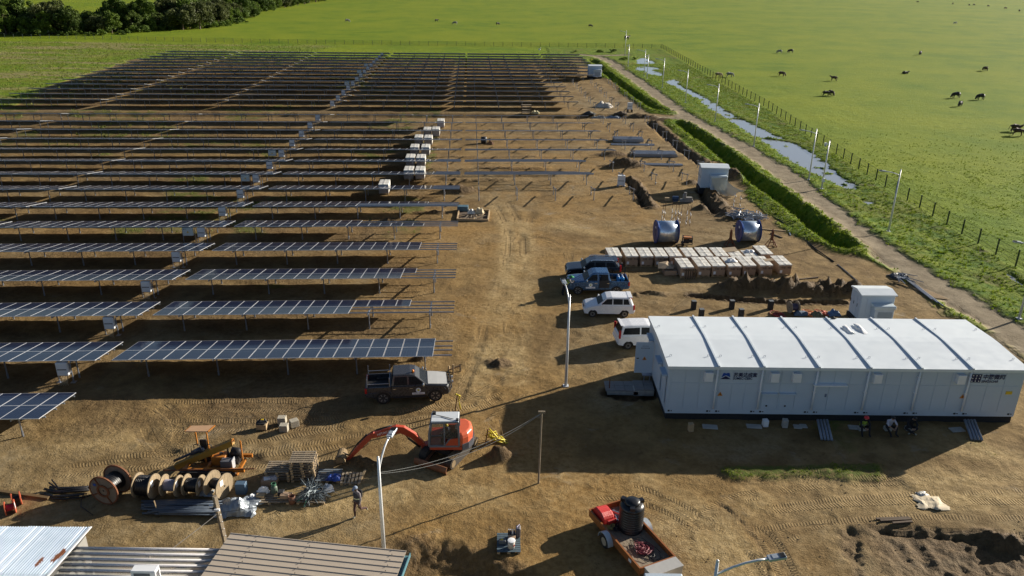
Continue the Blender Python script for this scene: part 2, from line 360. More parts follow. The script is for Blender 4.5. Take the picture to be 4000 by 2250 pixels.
    for pts, wd, h in SPOIL:
        d, l, s = pline(X, Y, pts); e = d / wd + (n2 - .5) * .8; k = 1 - sst(.1, 1.1, e)
        z += h * k * (.42 + .40 * clod + .5 * (n2 - .5) + .9 * (n3 - .5)); moist_shade = np.maximum(moist_shade, (1 - sst(.6, 1.3, e)) * min(1, .35 + h))
    for pts, wd, h in TRENCH:
        d, l, s = pline(X, Y, pts); k = 1 - sst(.35, 1.0, (d + (n3 - .5) * .3) / wd); z -= h * k; moist_shade = np.maximum(moist_shade, 1 - sst(.8, 1.5, d / wd))
    # drain between the two blocks of rows
    v = (X - O0[0]) * E2[0] + (Y - O0[1]) * E2[1]; u = (X - O0[0]) * E1[0] + (Y - O0[1]) * E1[1]
    k = (1 - sst(.5, 1.8, np.abs(v - 101.5 + (n1 - .5) * 1.5))) * (1 - sst(52, 56, u)); z -= .5 * k; moist_shade = np.maximum(moist_shade, k * sst(-5, 15, u + (n1 - .5) * 20) * .9)
    z += .22 * (1 - sst(.8, 2.2, np.abs(v - 103.6 + (n1 - .5)))) * (1 - sst(50, 54, u))
    k = (1 - sst(.3, 1.2, np.abs(v - 105.5 + (n1 - .5)))); moist_shade = np.maximum(moist_shade, 0 * k)
    # lower ground by the sheds, pit at bottom right
    d, l, s = pline(X, Y, BLUFF); low = sst(-.9, .9, l + (n2 - .5) * 1.2) * (Y < 29.5) * (X < 3) * (X > -12) * sst(-9, -5, X); z -= .55 * low
    moist_shade = np.maximum(moist_shade, (1 - sst(.4, 1.5, d + (n2 - .5))) * .75 * sst(-7, -5, X))
    q = np.zeros(X.shape); xx = X + (n2 - .5) * .9; yy = Y + (n1 - .5) * .9
    for o in (-.3, 0, .3): q += (inpoly(xx, yy + o, PIT) + inpoly(xx + o, yy, PIT)) / 6.0
    q = q * sst(15.2, 18.5, X + (n1 - .5) * 2); z -= .5 * q; moist_shade = np.maximum(moist_shade, (q * (1 - q) * 4) ** .5 * .8)  # dark shade along the pit ledge put into the soil tone
    q = np.zeros(X.shape)
    for o in (-.2, 0, .2): q += inpoly(xx, yy + o, PIT_SHADE) / 3.0
    z -= .5 * q * 0; moist_shade = np.maximum(moist_shade, q)  # shadow mass painted dark into the soil, ground left level
    d, l, s = pline(X, Y, P2([(3320, 2085), (3325, 2150), (3350, 2250)])); z -= .12 * (1 - sst(.05, .5, d + (n3 - .5) * .6)); moist_shade = np.maximum(moist_shade, .6 * (1 - sst(.1, .6, d + (n2 - .5) * .8)))
    d, l, s = pline(X, Y, smoothpts(P2([(2810, 1965), (2860, 2005), (2910, 2050), (2950, 2100), (2985, 2160), (3000, 2250)]))); z -= .05 * (1 - sst(.02, .16, d + (n3 - .5) * .12)); moist_shade = np.maximum(moist_shade, .35 * (1 - sst(.04, .2, d)))
    grassp = np.zeros(X.shape)
    for ox, oy in ((0, 0), (.25, 0), (-.25, 0), (0, .25), (0, -.25)): grassp += inpoly(xx + ox, yy + oy, BANKL) / 5.0
    z += .16 * grassp * (.4 + n2)
    sp = .9 * sst(.60, .74, fbm(X, Y, 5, 51)) * sst(.42, .6, n2) * (X > 14) * (Y < 40) * sst(30, 33.5, Y)
    sp = np.maximum(sp, .8 * sst(.58, .7, fbm(X, Y, 9, 57)) * sst(.4, .6, n2) * (u < 18) * (v > 22))
    sp = np.maximum(sp, sst(.45, .6, n2) * (v > 178) * .95); sp = np.maximum(sp, sst(.5, .62, n2) * (u < -52) * (v > 90) * .9)
    sp = sp * dirt
    grassp = np.maximum(grassp * sst(.38, .55, n2 + .25 * grassp - .1), sp)
    z += moist_shade * dirt * (.26 * (n3 - .5) + .10 * (fbm(X, Y, .22, 97, 2) - .5))
    z += dirt * (.09 * (n2 - .5) + .05 * (n3 - .5) + .12 * (n1 - .5) * sst(60, 90, Y))
    t0 = np.zeros(X.shape + (3,)); t1 = np.zeros(X.shape + (3,)); n5 = fbm(X, Y, 2.5, 61)
    for lay, hw, pts in TRK:
        nm = near(X, Y, pts, 1.5)
        if not nm.any(): continue
        Xs, Ys = X[nm], Y[nm]; d, l, s = pline(Xs, Ys, pts)
        k = (1 - sst(.75, 1.15, d / hw)) * sst(.36, .58, n5[nm]) * sst(0, 1.5, s)
        T = t0 if lay == 0 else t1; cur = T[nm]; up = k > cur[:, 0]
        cur[up, 0] = k[up]; cur[up, 1] = s[up]; cur[up, 2] = (l / hw)[up]; T[nm] = cur
        zz = z[nm]; zz -= .05 * k; zz += .04 * (1 - sst(.0, .3, np.abs(d / hw - 1.15))) * k.clip(.0, 1); z[nm] = zz
    moist_shade = np.maximum(moist_shade, (.16 + .42 * sst(.35, .65, fbm(X, Y, 4, 63))) * (1 - sst(15, 24, u + (n1 - .5) * 8)) * (1 - sst(-1.0, 1.0, -v)) * sst(0, 3, v + 1))
    orange = sst(.4, .65, fbm(X, Y, 11, 71)) * .5 + np.exp(-(((u - 33) / 18) ** 2 + ((v - 62) / 24) ** 2)) + .8 * np.exp(-(((X + 1) / 7) ** 2)) * (Y < 75) + .8 * np.exp(-(((X - 8) / 3.5) ** 2 + ((Y - 29) / 4) ** 2))
    grey = sst(.45, .7, fbm(X, Y, 7, 77)) * .7 + 1.0 * np.exp(-(((X - 20) / 9) ** 2 + ((Y - 27) / 6) ** 2)) + .5 * np.exp(-(((u - 50) / 14) ** 2 + ((v - 120) / 20) ** 2)) + .5 * sst(-12, -22, X) * (Y < 36)
    pale = np.zeros(X.shape)
    for wd_, pts in PALE:
        nm = near(X, Y, pts, 4)
        if nm.any():
            d, l, s = pline(X[nm], Y[nm], pts); pale[nm] = np.maximum(pale[nm], (1 - sst(.25, 1.1, (d + (n1[nm] - .5) * 1.6) / wd_)) * sst(.25, .6, n1[nm] * .6 + n2[nm] * .4))
    t0 = np.concatenate([t0, pale[..., None]], -1)
    fade = sst(-199, -188, X) * (1 - sst(84, 89.5, X)) * (1 - sst(284, 293, Y))
    return z * fade, np.stack([dirt, np.maximum(verge, weeds * .8), road, moist_shade.clip(0, 1)], -1), np.stack([orange.clip(0, 1), grey.clip(0, 1), grassp.clip(0, 1), np.maximum(bank, 0) * (1 - dirt) * (1 - road)], -1), t0, t1, wet, weeds

# one continuous sheet, split into named stretches by what lies on it
GV, GF, GZ, GT, GT0, GT1, GK = [], [], [], [], [], [], []
_off = 0
def patch(x0, x1, y0, y1, st):
    global _off
    nx = int(round((x1 - x0) / st)) + 1; ny = int(round((y1 - y0) / st)) + 1
    xs = np.linspace(x0, x1, nx); ys = np.linspace(y0, y1, ny); X, Y = np.meshgrid(xs, ys)
    z, zo, to, t0, t1, wet, weeds = fields(X, Y)
    GV.append(np.stack([X, Y, z], -1).reshape(-1, 3)); GZ.append(zo.reshape(-1, 4)); GT.append(to.reshape(-1, 4)); GT0.append(t0.reshape(-1, 4)); GT1.append(t1.reshape(-1, 3))
    i = np.arange(nx * ny).reshape(ny, nx)
    f = np.stack([i[:-1, :-1], i[:-1, 1:], i[1:, 1:], i[1:, :-1]], -1).reshape(-1, 4)
    kz = zo.reshape(-1, 4)[f].mean(1)
    kind = np.where(kz[:, 2] > .5, 2, np.where(kz[:, 0] > .5, 0, np.where(kz[:, 1] > .5, 1, 3)))
    GF.append(f + _off); GK.append(kind); _off += nx * ny
patch(-38, 42, 16, 50, .1)
patch(-62, -38, 16, 50, 1.0); patch(42, 90, 16, 50, 1.0)
patch(-62, 0, 50, 58, .25); patch(0, 34, 50, 58, .1); patch(34, 90, 50, 58, .25)
patch(-62, 90, 58, 104, .25)
patch(-125, -62, 16, 104, 1.0)
patch(-125, 90, 104, 205, .5)
patch(-125, 90, 205, 293, 1.0); patch(-200, -125, 104, 293, 1.0)
def outer(x0, x1, y0, y1, nx, ny):
    global _off
    X, Y = np.meshgrid(np.linspace(x0, x1, nx), np.linspace(y0, y1, ny)); n = X.size
    GV.append(np.stack([X, Y, 0 * X], -1).reshape(-1, 3))
    for a, k in ((GZ, 4), (GT, 4), (GT0, 4), (GT1, 3)): a.append(np.zeros((n, k)))
    i = np.arange(n).reshape(ny, nx); f = np.stack([i[:-1, :-1], i[:-1, 1:], i[1:, 1:], i[1:, :-1]], -1).reshape(-1, 4)
    GF.append(f + _off); GK.append(np.full(len(f), 3)); _off += n
outer(-4000, 4000, 293, 9000, 41, 45); outer(-4000, -200, -600, 293, 20, 5); outer(-200, -125, -600, 104, 4, 5); outer(90, 4000, -600, 293, 20, 5); outer(-125, 90, -600, 16, 3, 4)
GV, GF, GZ, GT, GT0, GT1, GK = [np.concatenate(a) for a in (GV, GF, GZ, GT, GT0, GT1, GK)]

def ground_material():
    m = bpy.data.materials.new('ground'); nt, b = nodes(m); q = G(nt)
    pos = q.n('ShaderNodeNewGeometry').outputs['Position']
    zo = q.attr('zone'); zs = q.n('ShaderNodeSeparateColor'); q.set(zs.inputs[0], zo.outputs['Color']); to = q.attr('tone'); ts = q.n('ShaderNodeSeparateColor'); q.set(ts.inputs[0], to.outputs['Color'])
    dirt, verge, road, moist_shade = zs.outputs[0], zs.outputs[1], zs.outputs[2], zo.outputs['Alpha']
    orange, grey, gp, bank = ts.outputs[0], ts.outputs[1], ts.outputs[2], to.outputs['Alpha']
    flat = q.n('ShaderNodeMapping'); q.set(flat.inputs['Vector'], pos); flat.inputs['Scale'].default_value = (1, 1, 0); P = flat.outputs[0]
    nA = q.noise(P, .09, 5, .6); nB = q.noise(P, .6, 6, .62); nC = q.noise(P, 3.2, 6, .62); nD = q.noise(P, 13, 5, .6); nE = q.noise(P, .022, 4, .55)
    # dirt
    c = q.mix(q.ramp(nB, .33, .67), (.140, .092, .037), (.295, .202, .088))
    c = q.mix(q.m('MULTIPLY', orange, q.ramp(nA, .3, .65, .35, .95)), c, q.mix(q.ramp(nC, .35, .65), (.215, .122, .038), (.345, .218, .080)))
    c = q.mix(q.m('MULTIPLY', grey, q.ramp(nB, .35, .7, .25, .95)), c, q.mix(q.ramp(nC, .3, .7), (.185, .140, .075), (.30, .240, .145)))
    c = q.mix(q.ramp(nC, .56, .72, 0, .6), c, (.098, .062, .028))
    c = q.mix(q.ramp(nD, .60, .74, 0, .5), c, (.36, .28, .18))
    c = q.mix(q.ramp(q.noise(P, .35, 5, .7, .6), .60, .72, 0, .6), c, (.30, .255, .185))
    c = q.mix(q.ramp(q.noise(P, .16, 5, .62, .4), .50, .64, 0, .65), c, q.mix(nC, (.105, .064, .026), (.185, .122, .052)))
    c = q.mix(q.ramp(q.noise(P, 1.5, 6, .7), .60, .68, 0, .55), c, (.075, .045, .02))
    c = q.mix(q.m('MULTIPLY', q.attr('pale').outputs['Fac'], .85), c, q.mix(q.ramp(nC, .35, .68), (.29, .205, .090), (.45, .33, .165)))
    c = q.mix(q.m('MULTIPLY', moist_shade, q.ramp(nC, .3, .7, .75, 1)), c, q.mix(q.ramp(nC, .35, .7), (.062, .039, .020), (.165, .108, .055)))  # damp soil, and the pit's painted shade
    # track road
    rc = q.mix(q.ramp(nB, .3, .7), (.19, .15, .095), (.30, .245, .165)); rc = q.mix(q.ramp(nC, .58, .72, 0, .6), rc, (.12, .085, .045))
    # grass
    pg = q.mix(q.ramp(nA, .32, .68), (.112, .182, .004), (.178, .230, .005)); pg = q.mix(q.ramp(nE, .4, .66, 0, .6), pg, (.21, .245, .008)); pg = q.mix(q.ramp(nB, .52, .72, 0, .6), pg, (.075, .135, .006)); pg = q.mix(q.ramp(nC, .54, .72, 0, .55), pg, (.065, .10, .008))
    pg = q.mix(q.ramp(q.noise(P, .035, 5, .7, 1.0), .62, .70, 0, .35), pg, (.085, .12, .014))
    vg = q.mix(q.ramp(nB, .35, .65), (.070, .145, .008), (.170, .215, .012)); vg = q.mix(q.ramp(nA, .5, .66, 0, .75), vg, (.16, .165, .022)); vg = q.mix(q.ramp(nC, .54, .70, 0, .5), vg, (.045, .075, .008))
    mp = q.n('ShaderNodeMapping'); q.set(mp.inputs['Vector'], P); mp.inputs['Rotation'].default_value = (0, 0, .5); mp.inputs['Scale'].default_value = (.028, .11, 1); lft = q.ramp(q.sep(pos)[0], -72.0, -54.0, 1.0, 0.0)
    vg = q.mix(q.m('MULTIPLY', lft, q.ramp(q.noise(mp.outputs[0], 1.0, 5, .6), .47, .60, 0, .9)), vg, q.mix(nC, (.20, .15, .075), (.33, .26, .14))); vg = q.mix(q.ramp(q.noise(P, .22, 5, .6), .58, .70, 0, .8), vg, (.15, .12, .065))
    gr = q.mix(verge, pg, vg)
    gr = q.mix(q.m('MULTIPLY', bank, .8), gr, q.mix(q.ramp(nC, .58, .70, 0, .7), q.mix(q.ramp(nB, .36, .62), (.065, .135, .008), (.17, .20, .02)), (.07, .07, .02)))
    col = q.mix(dirt, gr, c); col = q.mix(road, col, rc)
    col = q.mix(q.m('MULTIPLY', gp, q.ramp(nC, .35, .55, .35, 1)), col, q.mix(nC, (.05, .08, .015), (.13, .15, .03)))
    # tracks
    hs = None; mk = None
    for nm in ('trk0', 'trk1'):
        t = q.sep(q.attr(nm).outputs['Vector']); cz = q.m('ABSOLUTE', t[2])
        jit = q.m('MULTIPLY', nB, 9.0); ph = q.m('ADD', q.m('MULTIPLY_ADD', t[1], 2 * PI / .155, q.m('MULTIPLY', cz, 7.0)), jit); wv = q.ramp(q.m('SINE', ph), -.5, .6)
        gap = q.m('MULTIPLY', q.m('MULTIPLY', q.ramp(cz, .40, .52), q.ramp(cz, .9, 1.02, 1, 0)), q.ramp(nA, .38, .52, .25, 1))
        h = q.m('MULTIPLY', q.m('MULTIPLY', wv, gap), t[0]); hs = h if hs is None else q.m('MAXIMUM', hs, h); mk = t[0] if mk is None else q.m('MAXIMUM', mk, t[0])
    col = q.mix(q.m('MULTIPLY', mk, .15), col, (.13, .085, .042)); col = q.mix(q.m('MULTIPLY', hs, .45), col, (.34, .245, .125))
    q.set(b.inputs['Base Color'], col); b.inputs['Specular IOR Level'].default_value = .15
    q.set(b.inputs['Roughness'], q.m('MULTIPLY_ADD', moist_shade, -.2, .95))
    hd = q.m('MULTIPLY', q.m('ADD', q.m('MULTIPLY', nC, .062), q.m('MULTIPLY', nD, .026)), q.ramp(q.noise(P, .45, 4, .6), .36, .66, .35, 1.25)); hd = q.m('ADD', hd, q.m('MULTIPLY', q.ramp(nD, .52, .62), .012)); hd = q.m('ADD', hd, q.m('MULTIPLY', hs, .075))
    hg = q.m('ADD', q.m('MULTIPLY', nC, .20), q.m('MULTIPLY', nD, .07)); hg = q.m('ADD', hg, q.m('MULTIPLY', nB, .17)); hg = q.m('ADD', hg, q.m('MULTIPLY', q.m('MULTIPLY', verge, nB), .35))
    dm = q.m('MAXIMUM', dirt, road); hd = q.m('ADD', hd, q.m('MULTIPLY', moist_shade, q.m('MULTIPLY', nC, .16))); h = q.m('ADD', q.m('MULTIPLY', hd, dm), q.m('MULTIPLY', hg, q.m('SUBTRACT', 1.0, dm)))
    q.set(b.inputs['Normal'], q.bump(h, 1.0, 1.0))
    return m
GM = ground_material()
def add_attr(me, name, typ, arr, prop):
    a = me.attributes.new(name, typ, 'POINT'); a.data.foreach_set(prop, np.ascontiguousarray(arr, dtype=np.float32).ravel())
def sub_mesh(name, fsel):
    f = GF[fsel]; used, inv = np.unique(f, return_inverse=True); inv = inv.reshape(f.shape)
    me = bpy.data.meshes.new(name); me.vertices.add(len(used)); me.vertices.foreach_set('co', GV[used].astype(np.float32).ravel())
    me.loops.add(f.size); me.loops.foreach_set('vertex_index', inv.astype(np.int32).ravel()); me.polygons.add(len(f))
    me.polygons.foreach_set('loop_start', np.arange(0, f.size, 4, dtype=np.int32)); me.polygons.foreach_set('loop_total', np.full(len(f), 4, np.int32))
    me.polygons.foreach_set('use_smooth', np.ones(len(f), bool)); me.update(calc_edges=True)
    add_attr(me, 'zone', 'FLOAT_COLOR', GZ[used], 'color'); add_attr(me, 'tone', 'FLOAT_COLOR', GT[used], 'color')
    add_attr(me, 'trk0', 'FLOAT_VECTOR', GT0[used][:, :3], 'vector'); add_attr(me, 'pale', 'FLOAT', GT0[used][:, 3], 'value'); add_attr(me, 'trk1', 'FLOAT_VECTOR', GT1[used], 'vector')
    me.materials.append(GM); o = put(name, me); o['kind'] = 'structure'; return o
sub_mesh('dirt_ground', GK == 0); sub_mesh('verge_ground', GK == 1); sub_mesh('dirt_road', GK == 2); sub_mesh('pasture', GK == 3)

# standing water in the low strip beside the road
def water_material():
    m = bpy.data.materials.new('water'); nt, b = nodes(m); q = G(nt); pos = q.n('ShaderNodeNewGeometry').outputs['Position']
    b.inputs['Base Color'].default_value = (.25, .27, .29, 1); b.inputs['Roughness'].default_value = .05; b.inputs['IOR'].default_value = 1.6  # base lightened to stand in for reflected sky
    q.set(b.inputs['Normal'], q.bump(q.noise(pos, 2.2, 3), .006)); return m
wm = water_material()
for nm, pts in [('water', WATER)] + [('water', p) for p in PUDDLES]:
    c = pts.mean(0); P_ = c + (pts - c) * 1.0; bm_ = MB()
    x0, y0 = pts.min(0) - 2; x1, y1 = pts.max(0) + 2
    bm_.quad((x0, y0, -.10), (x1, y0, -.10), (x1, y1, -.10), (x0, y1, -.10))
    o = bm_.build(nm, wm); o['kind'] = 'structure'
def gz(x, y):
    """height of the ground under a point"""
    return float(fields(np.array([[x]], float), np.array([[y]], float))[0][0, 0])
def gp(px, py, dz=0.0):
    p = g(px, py); return Vector((p.x, p.y, gz(p.x, p.y) + dz))
# ================================================================ VEGETATION
def leaf_material(name, a, b_, tr=.25):
    m = bpy.data.materials.new(name); nt, b = nodes(m); q = G(nt)
    at = q.attr('tint'); s = q.n('ShaderNodeSeparateColor'); q.set(s.inputs[0], at.outputs['Color'])
    oi = q.n('ShaderNodeObjectInfo').outputs['Random']
    f = q.m('ADD', q.m('MULTIPLY', s.outputs[0], .75), q.m('MULTIPLY', oi, .3))
    q.set(b.inputs['Base Color'], q.mix(f, a, b_)); b.inputs['Roughness'].default_value = .6; b.inputs['Specular IOR Level'].default_value = .2
    if tr:
        t = q.n('ShaderNodeBsdfTranslucent'); q.set(t.inputs[0], q.mix(f, tuple(x * 1.3 for x in a), tuple(x * 1.3 for x in b_)))
        mx = q.n('ShaderNodeMixShader'); mx.inputs[0].default_value = tr
        nt.links.new(b.outputs[0], mx.inputs[1]); nt.links.new(t.outputs[0], mx.inputs[2]); nt.links.new(mx.outputs[0], nt.nodes['Material Output'].inputs[0])
    return m
def tri_mesh(name, V, nper, tint, mat):
    """V (n, nper, 3): n loose leaf faces"""
    n = len(V); me = bpy.data.meshes.new(name); me.vertices.add(n * nper); me.vertices.foreach_set('co', V.astype(np.float32).ravel())
    me.loops.add(n * nper); me.loops.foreach_set('vertex_index', np.arange(n * nper, dtype=np.int32)); me.polygons.add(n)
    me.polygons.foreach_set('loop_start', np.arange(0, n * nper, nper, dtype=np.int32)); me.polygons.foreach_set('loop_total', np.full(n, nper, np.int32)); me.update(calc_edges=True)
    a = me.attributes.new('tint', 'FLOAT_COLOR', 'POINT'); t = np.repeat(tint, nper); a.data.foreach_set('color', np.stack([t, t, t, t * 0 + 1], -1).astype(np.float32).ravel())
    me.materials.append(mat); return me
def leaf_cards(c, size, spread=.9):
    """quads of given size about centres c, leaning mostly upward"""
    n = len(c); nv = nrg.normal(size=(n, 3)); nv[:, 2] = np.abs(nv[:, 2]) * spread + .25; nv /= np.linalg.norm(nv, axis=1)[:, None]
    a = np.cross(nv, nrg.normal(size=(n, 3))); a /= np.linalg.norm(a, axis=1)[:, None]; b = np.cross(nv, a)
    s = (size * nrg.uniform(.6, 1.3, n))[:, None]
    return np.stack([c - a * s - b * s * .3, c + b * s * -.6, c + a * s + b * s * .2, c + b * s * .7], 1)
LEAF = [leaf_material('forest_leaf_dark', (.030, .055, .012), (.11, .155, .030)), leaf_material('forest_leaf_green', (.038, .07, .014), (.125, .185, .028)), leaf_material('forest_leaf_olive', (.045, .06, .02), (.14, .16, .05)), leaf_material('forest_leaf_bright', (.05, .09, .012), (.15, .21, .03))]
bark = M('bark', (.12, .09, .065), .9, var=.3, bump=.03)
def crown_mesh(name, rx, h, nl, leaf, mat, seed, z0=.15):
    r = np.random.default_rng(seed); C_ = []; S = []
    for i in range(nl):
        t = r.uniform(0, 2 * PI); rad = rx * math.sqrt(r.uniform(0, 1)) * .95; zz = h * r.uniform(z0, .92) * (1 - .25 * (rad / rx) ** 2); lr = rx * r.uniform(.16, .44)
        k = int(125 * (lr / 1.2) ** 1.6); d = r.normal(size=(k, 3)); d /= np.linalg.norm(d, axis=1)[:, None]; d[:, 2] = d[:, 2] * .85 + .1
        q = np.array([rad * math.cos(t), rad * math.sin(t), zz]) + d * lr * r.uniform(.55, 1.05, (k, 1))
        q[:, 2] = np.maximum(q[:, 2], .1); C_.append(q); S.append(.05 + .75 * r.random() * np.ones(k) + .25 * (d[:, 2] > .2) * r.random(k))
    C_ = np.concatenate(C_); S = np.concatenate(S)
    return tri_mesh(name, leaf_cards(C_, leaf), 4, S.clip(0, 1), mat)
CROWNS = [crown_mesh('crown', 4.6, 10.5, 34, .36, LEAF[0], 1), crown_mesh('crown', 5.2, 12.0, 38, .38, LEAF[1], 2), crown_mesh('crown', 3.8, 9.0, 30, .34, LEAF[3], 3), crown_mesh('crown', 5.6, 11.0, 38, .38, LEAF[2], 4, .3), crown_mesh('crown', 3.2, 6.5, 20, .36, LEAF[1], 5)]
KINDS = ['dark dense round-topped tree in the belt of forest', 'mid green broad tree in the belt of forest', 'bright green creeper-clad tree in the belt of forest', 'olive spreading tree with open crown in the forest belt', 'small green tree at the forest edge']
def trunk_mesh(h, r, seed):
    q = random.Random(seed); mb = MB(); p = [(0, 0, -.3)]
    for i in range(1, 5): p.append((p[-1][0] + q.uniform(-.25, .25), p[-1][1] + q.uniform(-.25, .25), h * i / 4))
    mb.tube(p, [r * (1.25 - .2 * i) for i in range(5)], 7)
    for i in range(5):
        a = q.uniform(0, 2 * PI); b = p[2 + i % 3]; L = h * q.uniform(.25, .4)
        mb.tube([b, (b[0] + math.cos(a) * L * .5, b[1] + math.sin(a) * L * .5, b[2] + L * .4), (b[0] + math.cos(a) * L, b[1] + math.sin(a) * L, b[2] + L * .7)], [r * .5, r * .32, r * .12], 5)
    return mb.mesh('trunk', bark)
TRUNKS = [trunk_mesh(7, .3, 1), trunk_mesh(8, .34, 2), trunk_mesh(6, .25, 3), trunk_mesh(7.5, .35, 4), trunk_mesh(4, .2, 5)]
def tree(k, x, y, s, label=None, group='trees of the forest belt'):
    t = thing('tree', label or KINDS[k], 'tree', (x, y, 0), rng.uniform(0, 6.3), group)
    put('trunk', TRUNKS[k], t); put('crown', CROWNS[k], t); t.scale = (s * rng.uniform(.92, 1.12), s * rng.uniform(.92, 1.12), s * rng.uniform(.75, 1.25)); return t
# front edge of the belt, from the frame's left edge away to the top of the frame
EDGE = [(-205, 283), (-180, 287), (-165, 292), (-150, 300), (-143, 316), (-139, 330), (-131, 331), (-128, 345), (-130, 380), (-134, 420), (-139, 470), (-142, 540), (-146, 625), (-150, 760), (-152, 980)]
def along(d):
    for (a, b), (c, e) in zip(EDGE[:-1], EDGE[1:]):
        l = math.hypot(c - a, e - b)
        if d < l: return a + (c - a) * d / l, b + (e - b) * d / l, (c - a) / l, (e - b) / l
        d -= l
    return None
d = 0.0; n = 0
while True:
    q = along(d)
    if q is None: break
    x, y, tx, ty = q; nx, ny = -ty, tx        # into the belt
    depth = 3 if d < 130 else 4
    for j in range(depth):
        o = 3 + j * rng.uniform(6.5, 8.5) + rng.uniform(-1.5, 1.5); k = rng.choice([0, 0, 1, 1, 2, 3]) if j else rng.choice([0, 1, 2, 2, 4, 3])
        sc_ = rng.uniform(.62, 1.12) * (1.0 if j else .85) * (1 + .25 * min(1, max(0, (y - 330) / 250)))
        if 0 < d < 75 and j > 1: sc_ *= .85
        tree(k, x + nx * o + rng.uniform(-1.5, 1.5), y + ny * o + rng.uniform(-1.5, 1.5), sc_)
    d += rng.uniform(6.5, 9.5) * (1 if y < 450 else 1.6)
tree(3, -132.5, 326, .92, 'lone olive tree standing in front of the forest belt on a bare trunk', None)
tree(3, -127.5, 331, .88, 'lone olive tree at the forest corner, right beside its twin', None)
tree(4, g(985, 68).x, g(985, 68).y, 1.1, 'small tree on a bare trunk where the forest recedes', None)
# undergrowth bushes along the foot of the belt
bush = [crown_mesh('foliage', 2.2, 2.4, 12, .28, LEAF[3], 11, .1), crown_mesh('foliage', 2.6, 2.0, 12, .30, LEAF[1], 12, .1)]
for i in range(34):
    q = along(i * 4.6 + rng.uniform(0, 3))
    b = put('bush', bush[i % 2], None, (q[0] + q[3] * rng.uniform(-2, 5), q[1] - q[2] * rng.uniform(-2, 5), -.1), (0, 0, rng.uniform(0, 6)))
    s = rng.uniform(.6, 1.25); b.scale = (s, s, s * rng.uniform(.7, 1.0)); tag(b, 'low green bush at the foot of the forest belt', 'bush', 'bushes along the foot of the forest')
for (px, py, s, lab) in [(2395, 205, .55, 'low dark bush beyond the end of the track'), (2340, 205, .45, 'small bush at the far edge of the dirt, beside the track bend'), (2245, 205, .4, 'small bush behind the last solar row at its right end'), (2437, 235, .45, 'bush at the inside of the track bend'), (2480, 232, .35, 'small bush between the track bend and far lamp posts')]:
    p = gp(px, py); b = put('bush', bush[0], None, p, (0, 0, rng.uniform(0, 6))); b.scale = (s * 1.6, s, s * .8); tag(b, lab, 'bush')
# grass: loose blades, denser on the ditch banks and the verge
def tufts(name, x0, x1, y0, y1, n, dens, hgt, wid, blades, mat, label):
    X = nrg.uniform(x0, x1, n); Y = nrg.uniform(y0, y1, n)
    z, zo, to, t0, t1, wet, weeds = fields(X[None], Y[None]); z = z[0]; zo = zo[0]; to = to[0]
    pr = dens(X, Y, zo, to, wet[0], weeds[0]); k = nrg.random(n) < pr; X, Y, z, pr = X[k], Y[k], z[k], pr[k]; n = len(X)
    cl = fbm(X, Y, 2.0, 81); tin = (.15 + .7 * cl + nrg.uniform(-.2, .2, n)).clip(0, 1); Vs = []; Ts = []
    for j in range(blades):
        a = nrg.uniform(0, 2 * PI, n); h = hgt * nrg.uniform(.5, 1.2, n) * (.6 + .8 * cl); l = h * nrg.uniform(.2, .9, n); ww = wid * nrg.uniform(.6, 1.3, n)
        bx = X + nrg.normal(0, hgt * .35, n); by = Y + nrg.normal(0, hgt * .35, n)
        Vs.append(np.stack([np.stack([bx - ww * np.sin(a), by + ww * np.cos(a), z - .03], -1), np.stack([bx + ww * np.sin(a), by - ww * np.cos(a), z - .03], -1), np.stack([bx + l * np.cos(a), by + l * np.sin(a), z + h], -1)], 1)); Ts.append(tin)
    o = put(name, tri_mesh(name, np.concatenate(Vs), 3, np.concatenate(Ts), mat)); tag(o, label, 'grass', None, 'stuff'); return o
GR1 = leaf_material('verge_grass', (.06, .125, .009), (.22, .27, .018), .3); GR2 = leaf_material('weed_grass', (.09, .14, .014), (.25, .25, .06), .3); GR3 = leaf_material('pasture_grass', (.08, .15, .006), (.19, .24, .010), .3)
tufts('grass', 16, 48, 52, 225, 90000, lambda X, Y, z, t, w, k: ((z[:, 1] * .45 + t[:, 3] * .9).clip(0, 1) * (1 - z[:, 0]) * (1 - z[:, 2]) * (1 - w)).clip(0, 1) * .55, .18, .05, 5, GR1, 'long green grass on the ditch banks and verge')
tufts('grass', -195, -54, 110, 276, 34000, lambda X, Y, z, t, w, k: (z[:, 1] * .8 + t[:, 2] * .4).clip(0, 1) * .6, .34, .09, 4, GR2, 'rank weeds on the waste ground left of the rows')
tufts('grass', 9, 34, 29, 36, 26000, lambda X, Y, z, t, w, k: t[:, 2] * .55 * sst(.35, .6, fbm(X, Y, .9, 93)), .065, .016, 4, GR1, 'short grass strip in front of the white building')
tufts('grass', -60, 30, 55, 230, 60000, lambda X, Y, z, t, w, k: t[:, 2] * z[:, 0] * .5, .18, .04, 4, GR2, 'sparse weeds between the solar rows')
tufts('grass', 45.5, 90, 50, 135, 45000, lambda X, Y, z, t, w, k: (1 - sst(95, 133, Y)) * .35 * (1 - z[:, 0]) * sst(.35, .6, fbm(X, Y, 1.5, 91)), .11, .05, 4, GR3, 'short tussocks in the pasture beyond the fence')
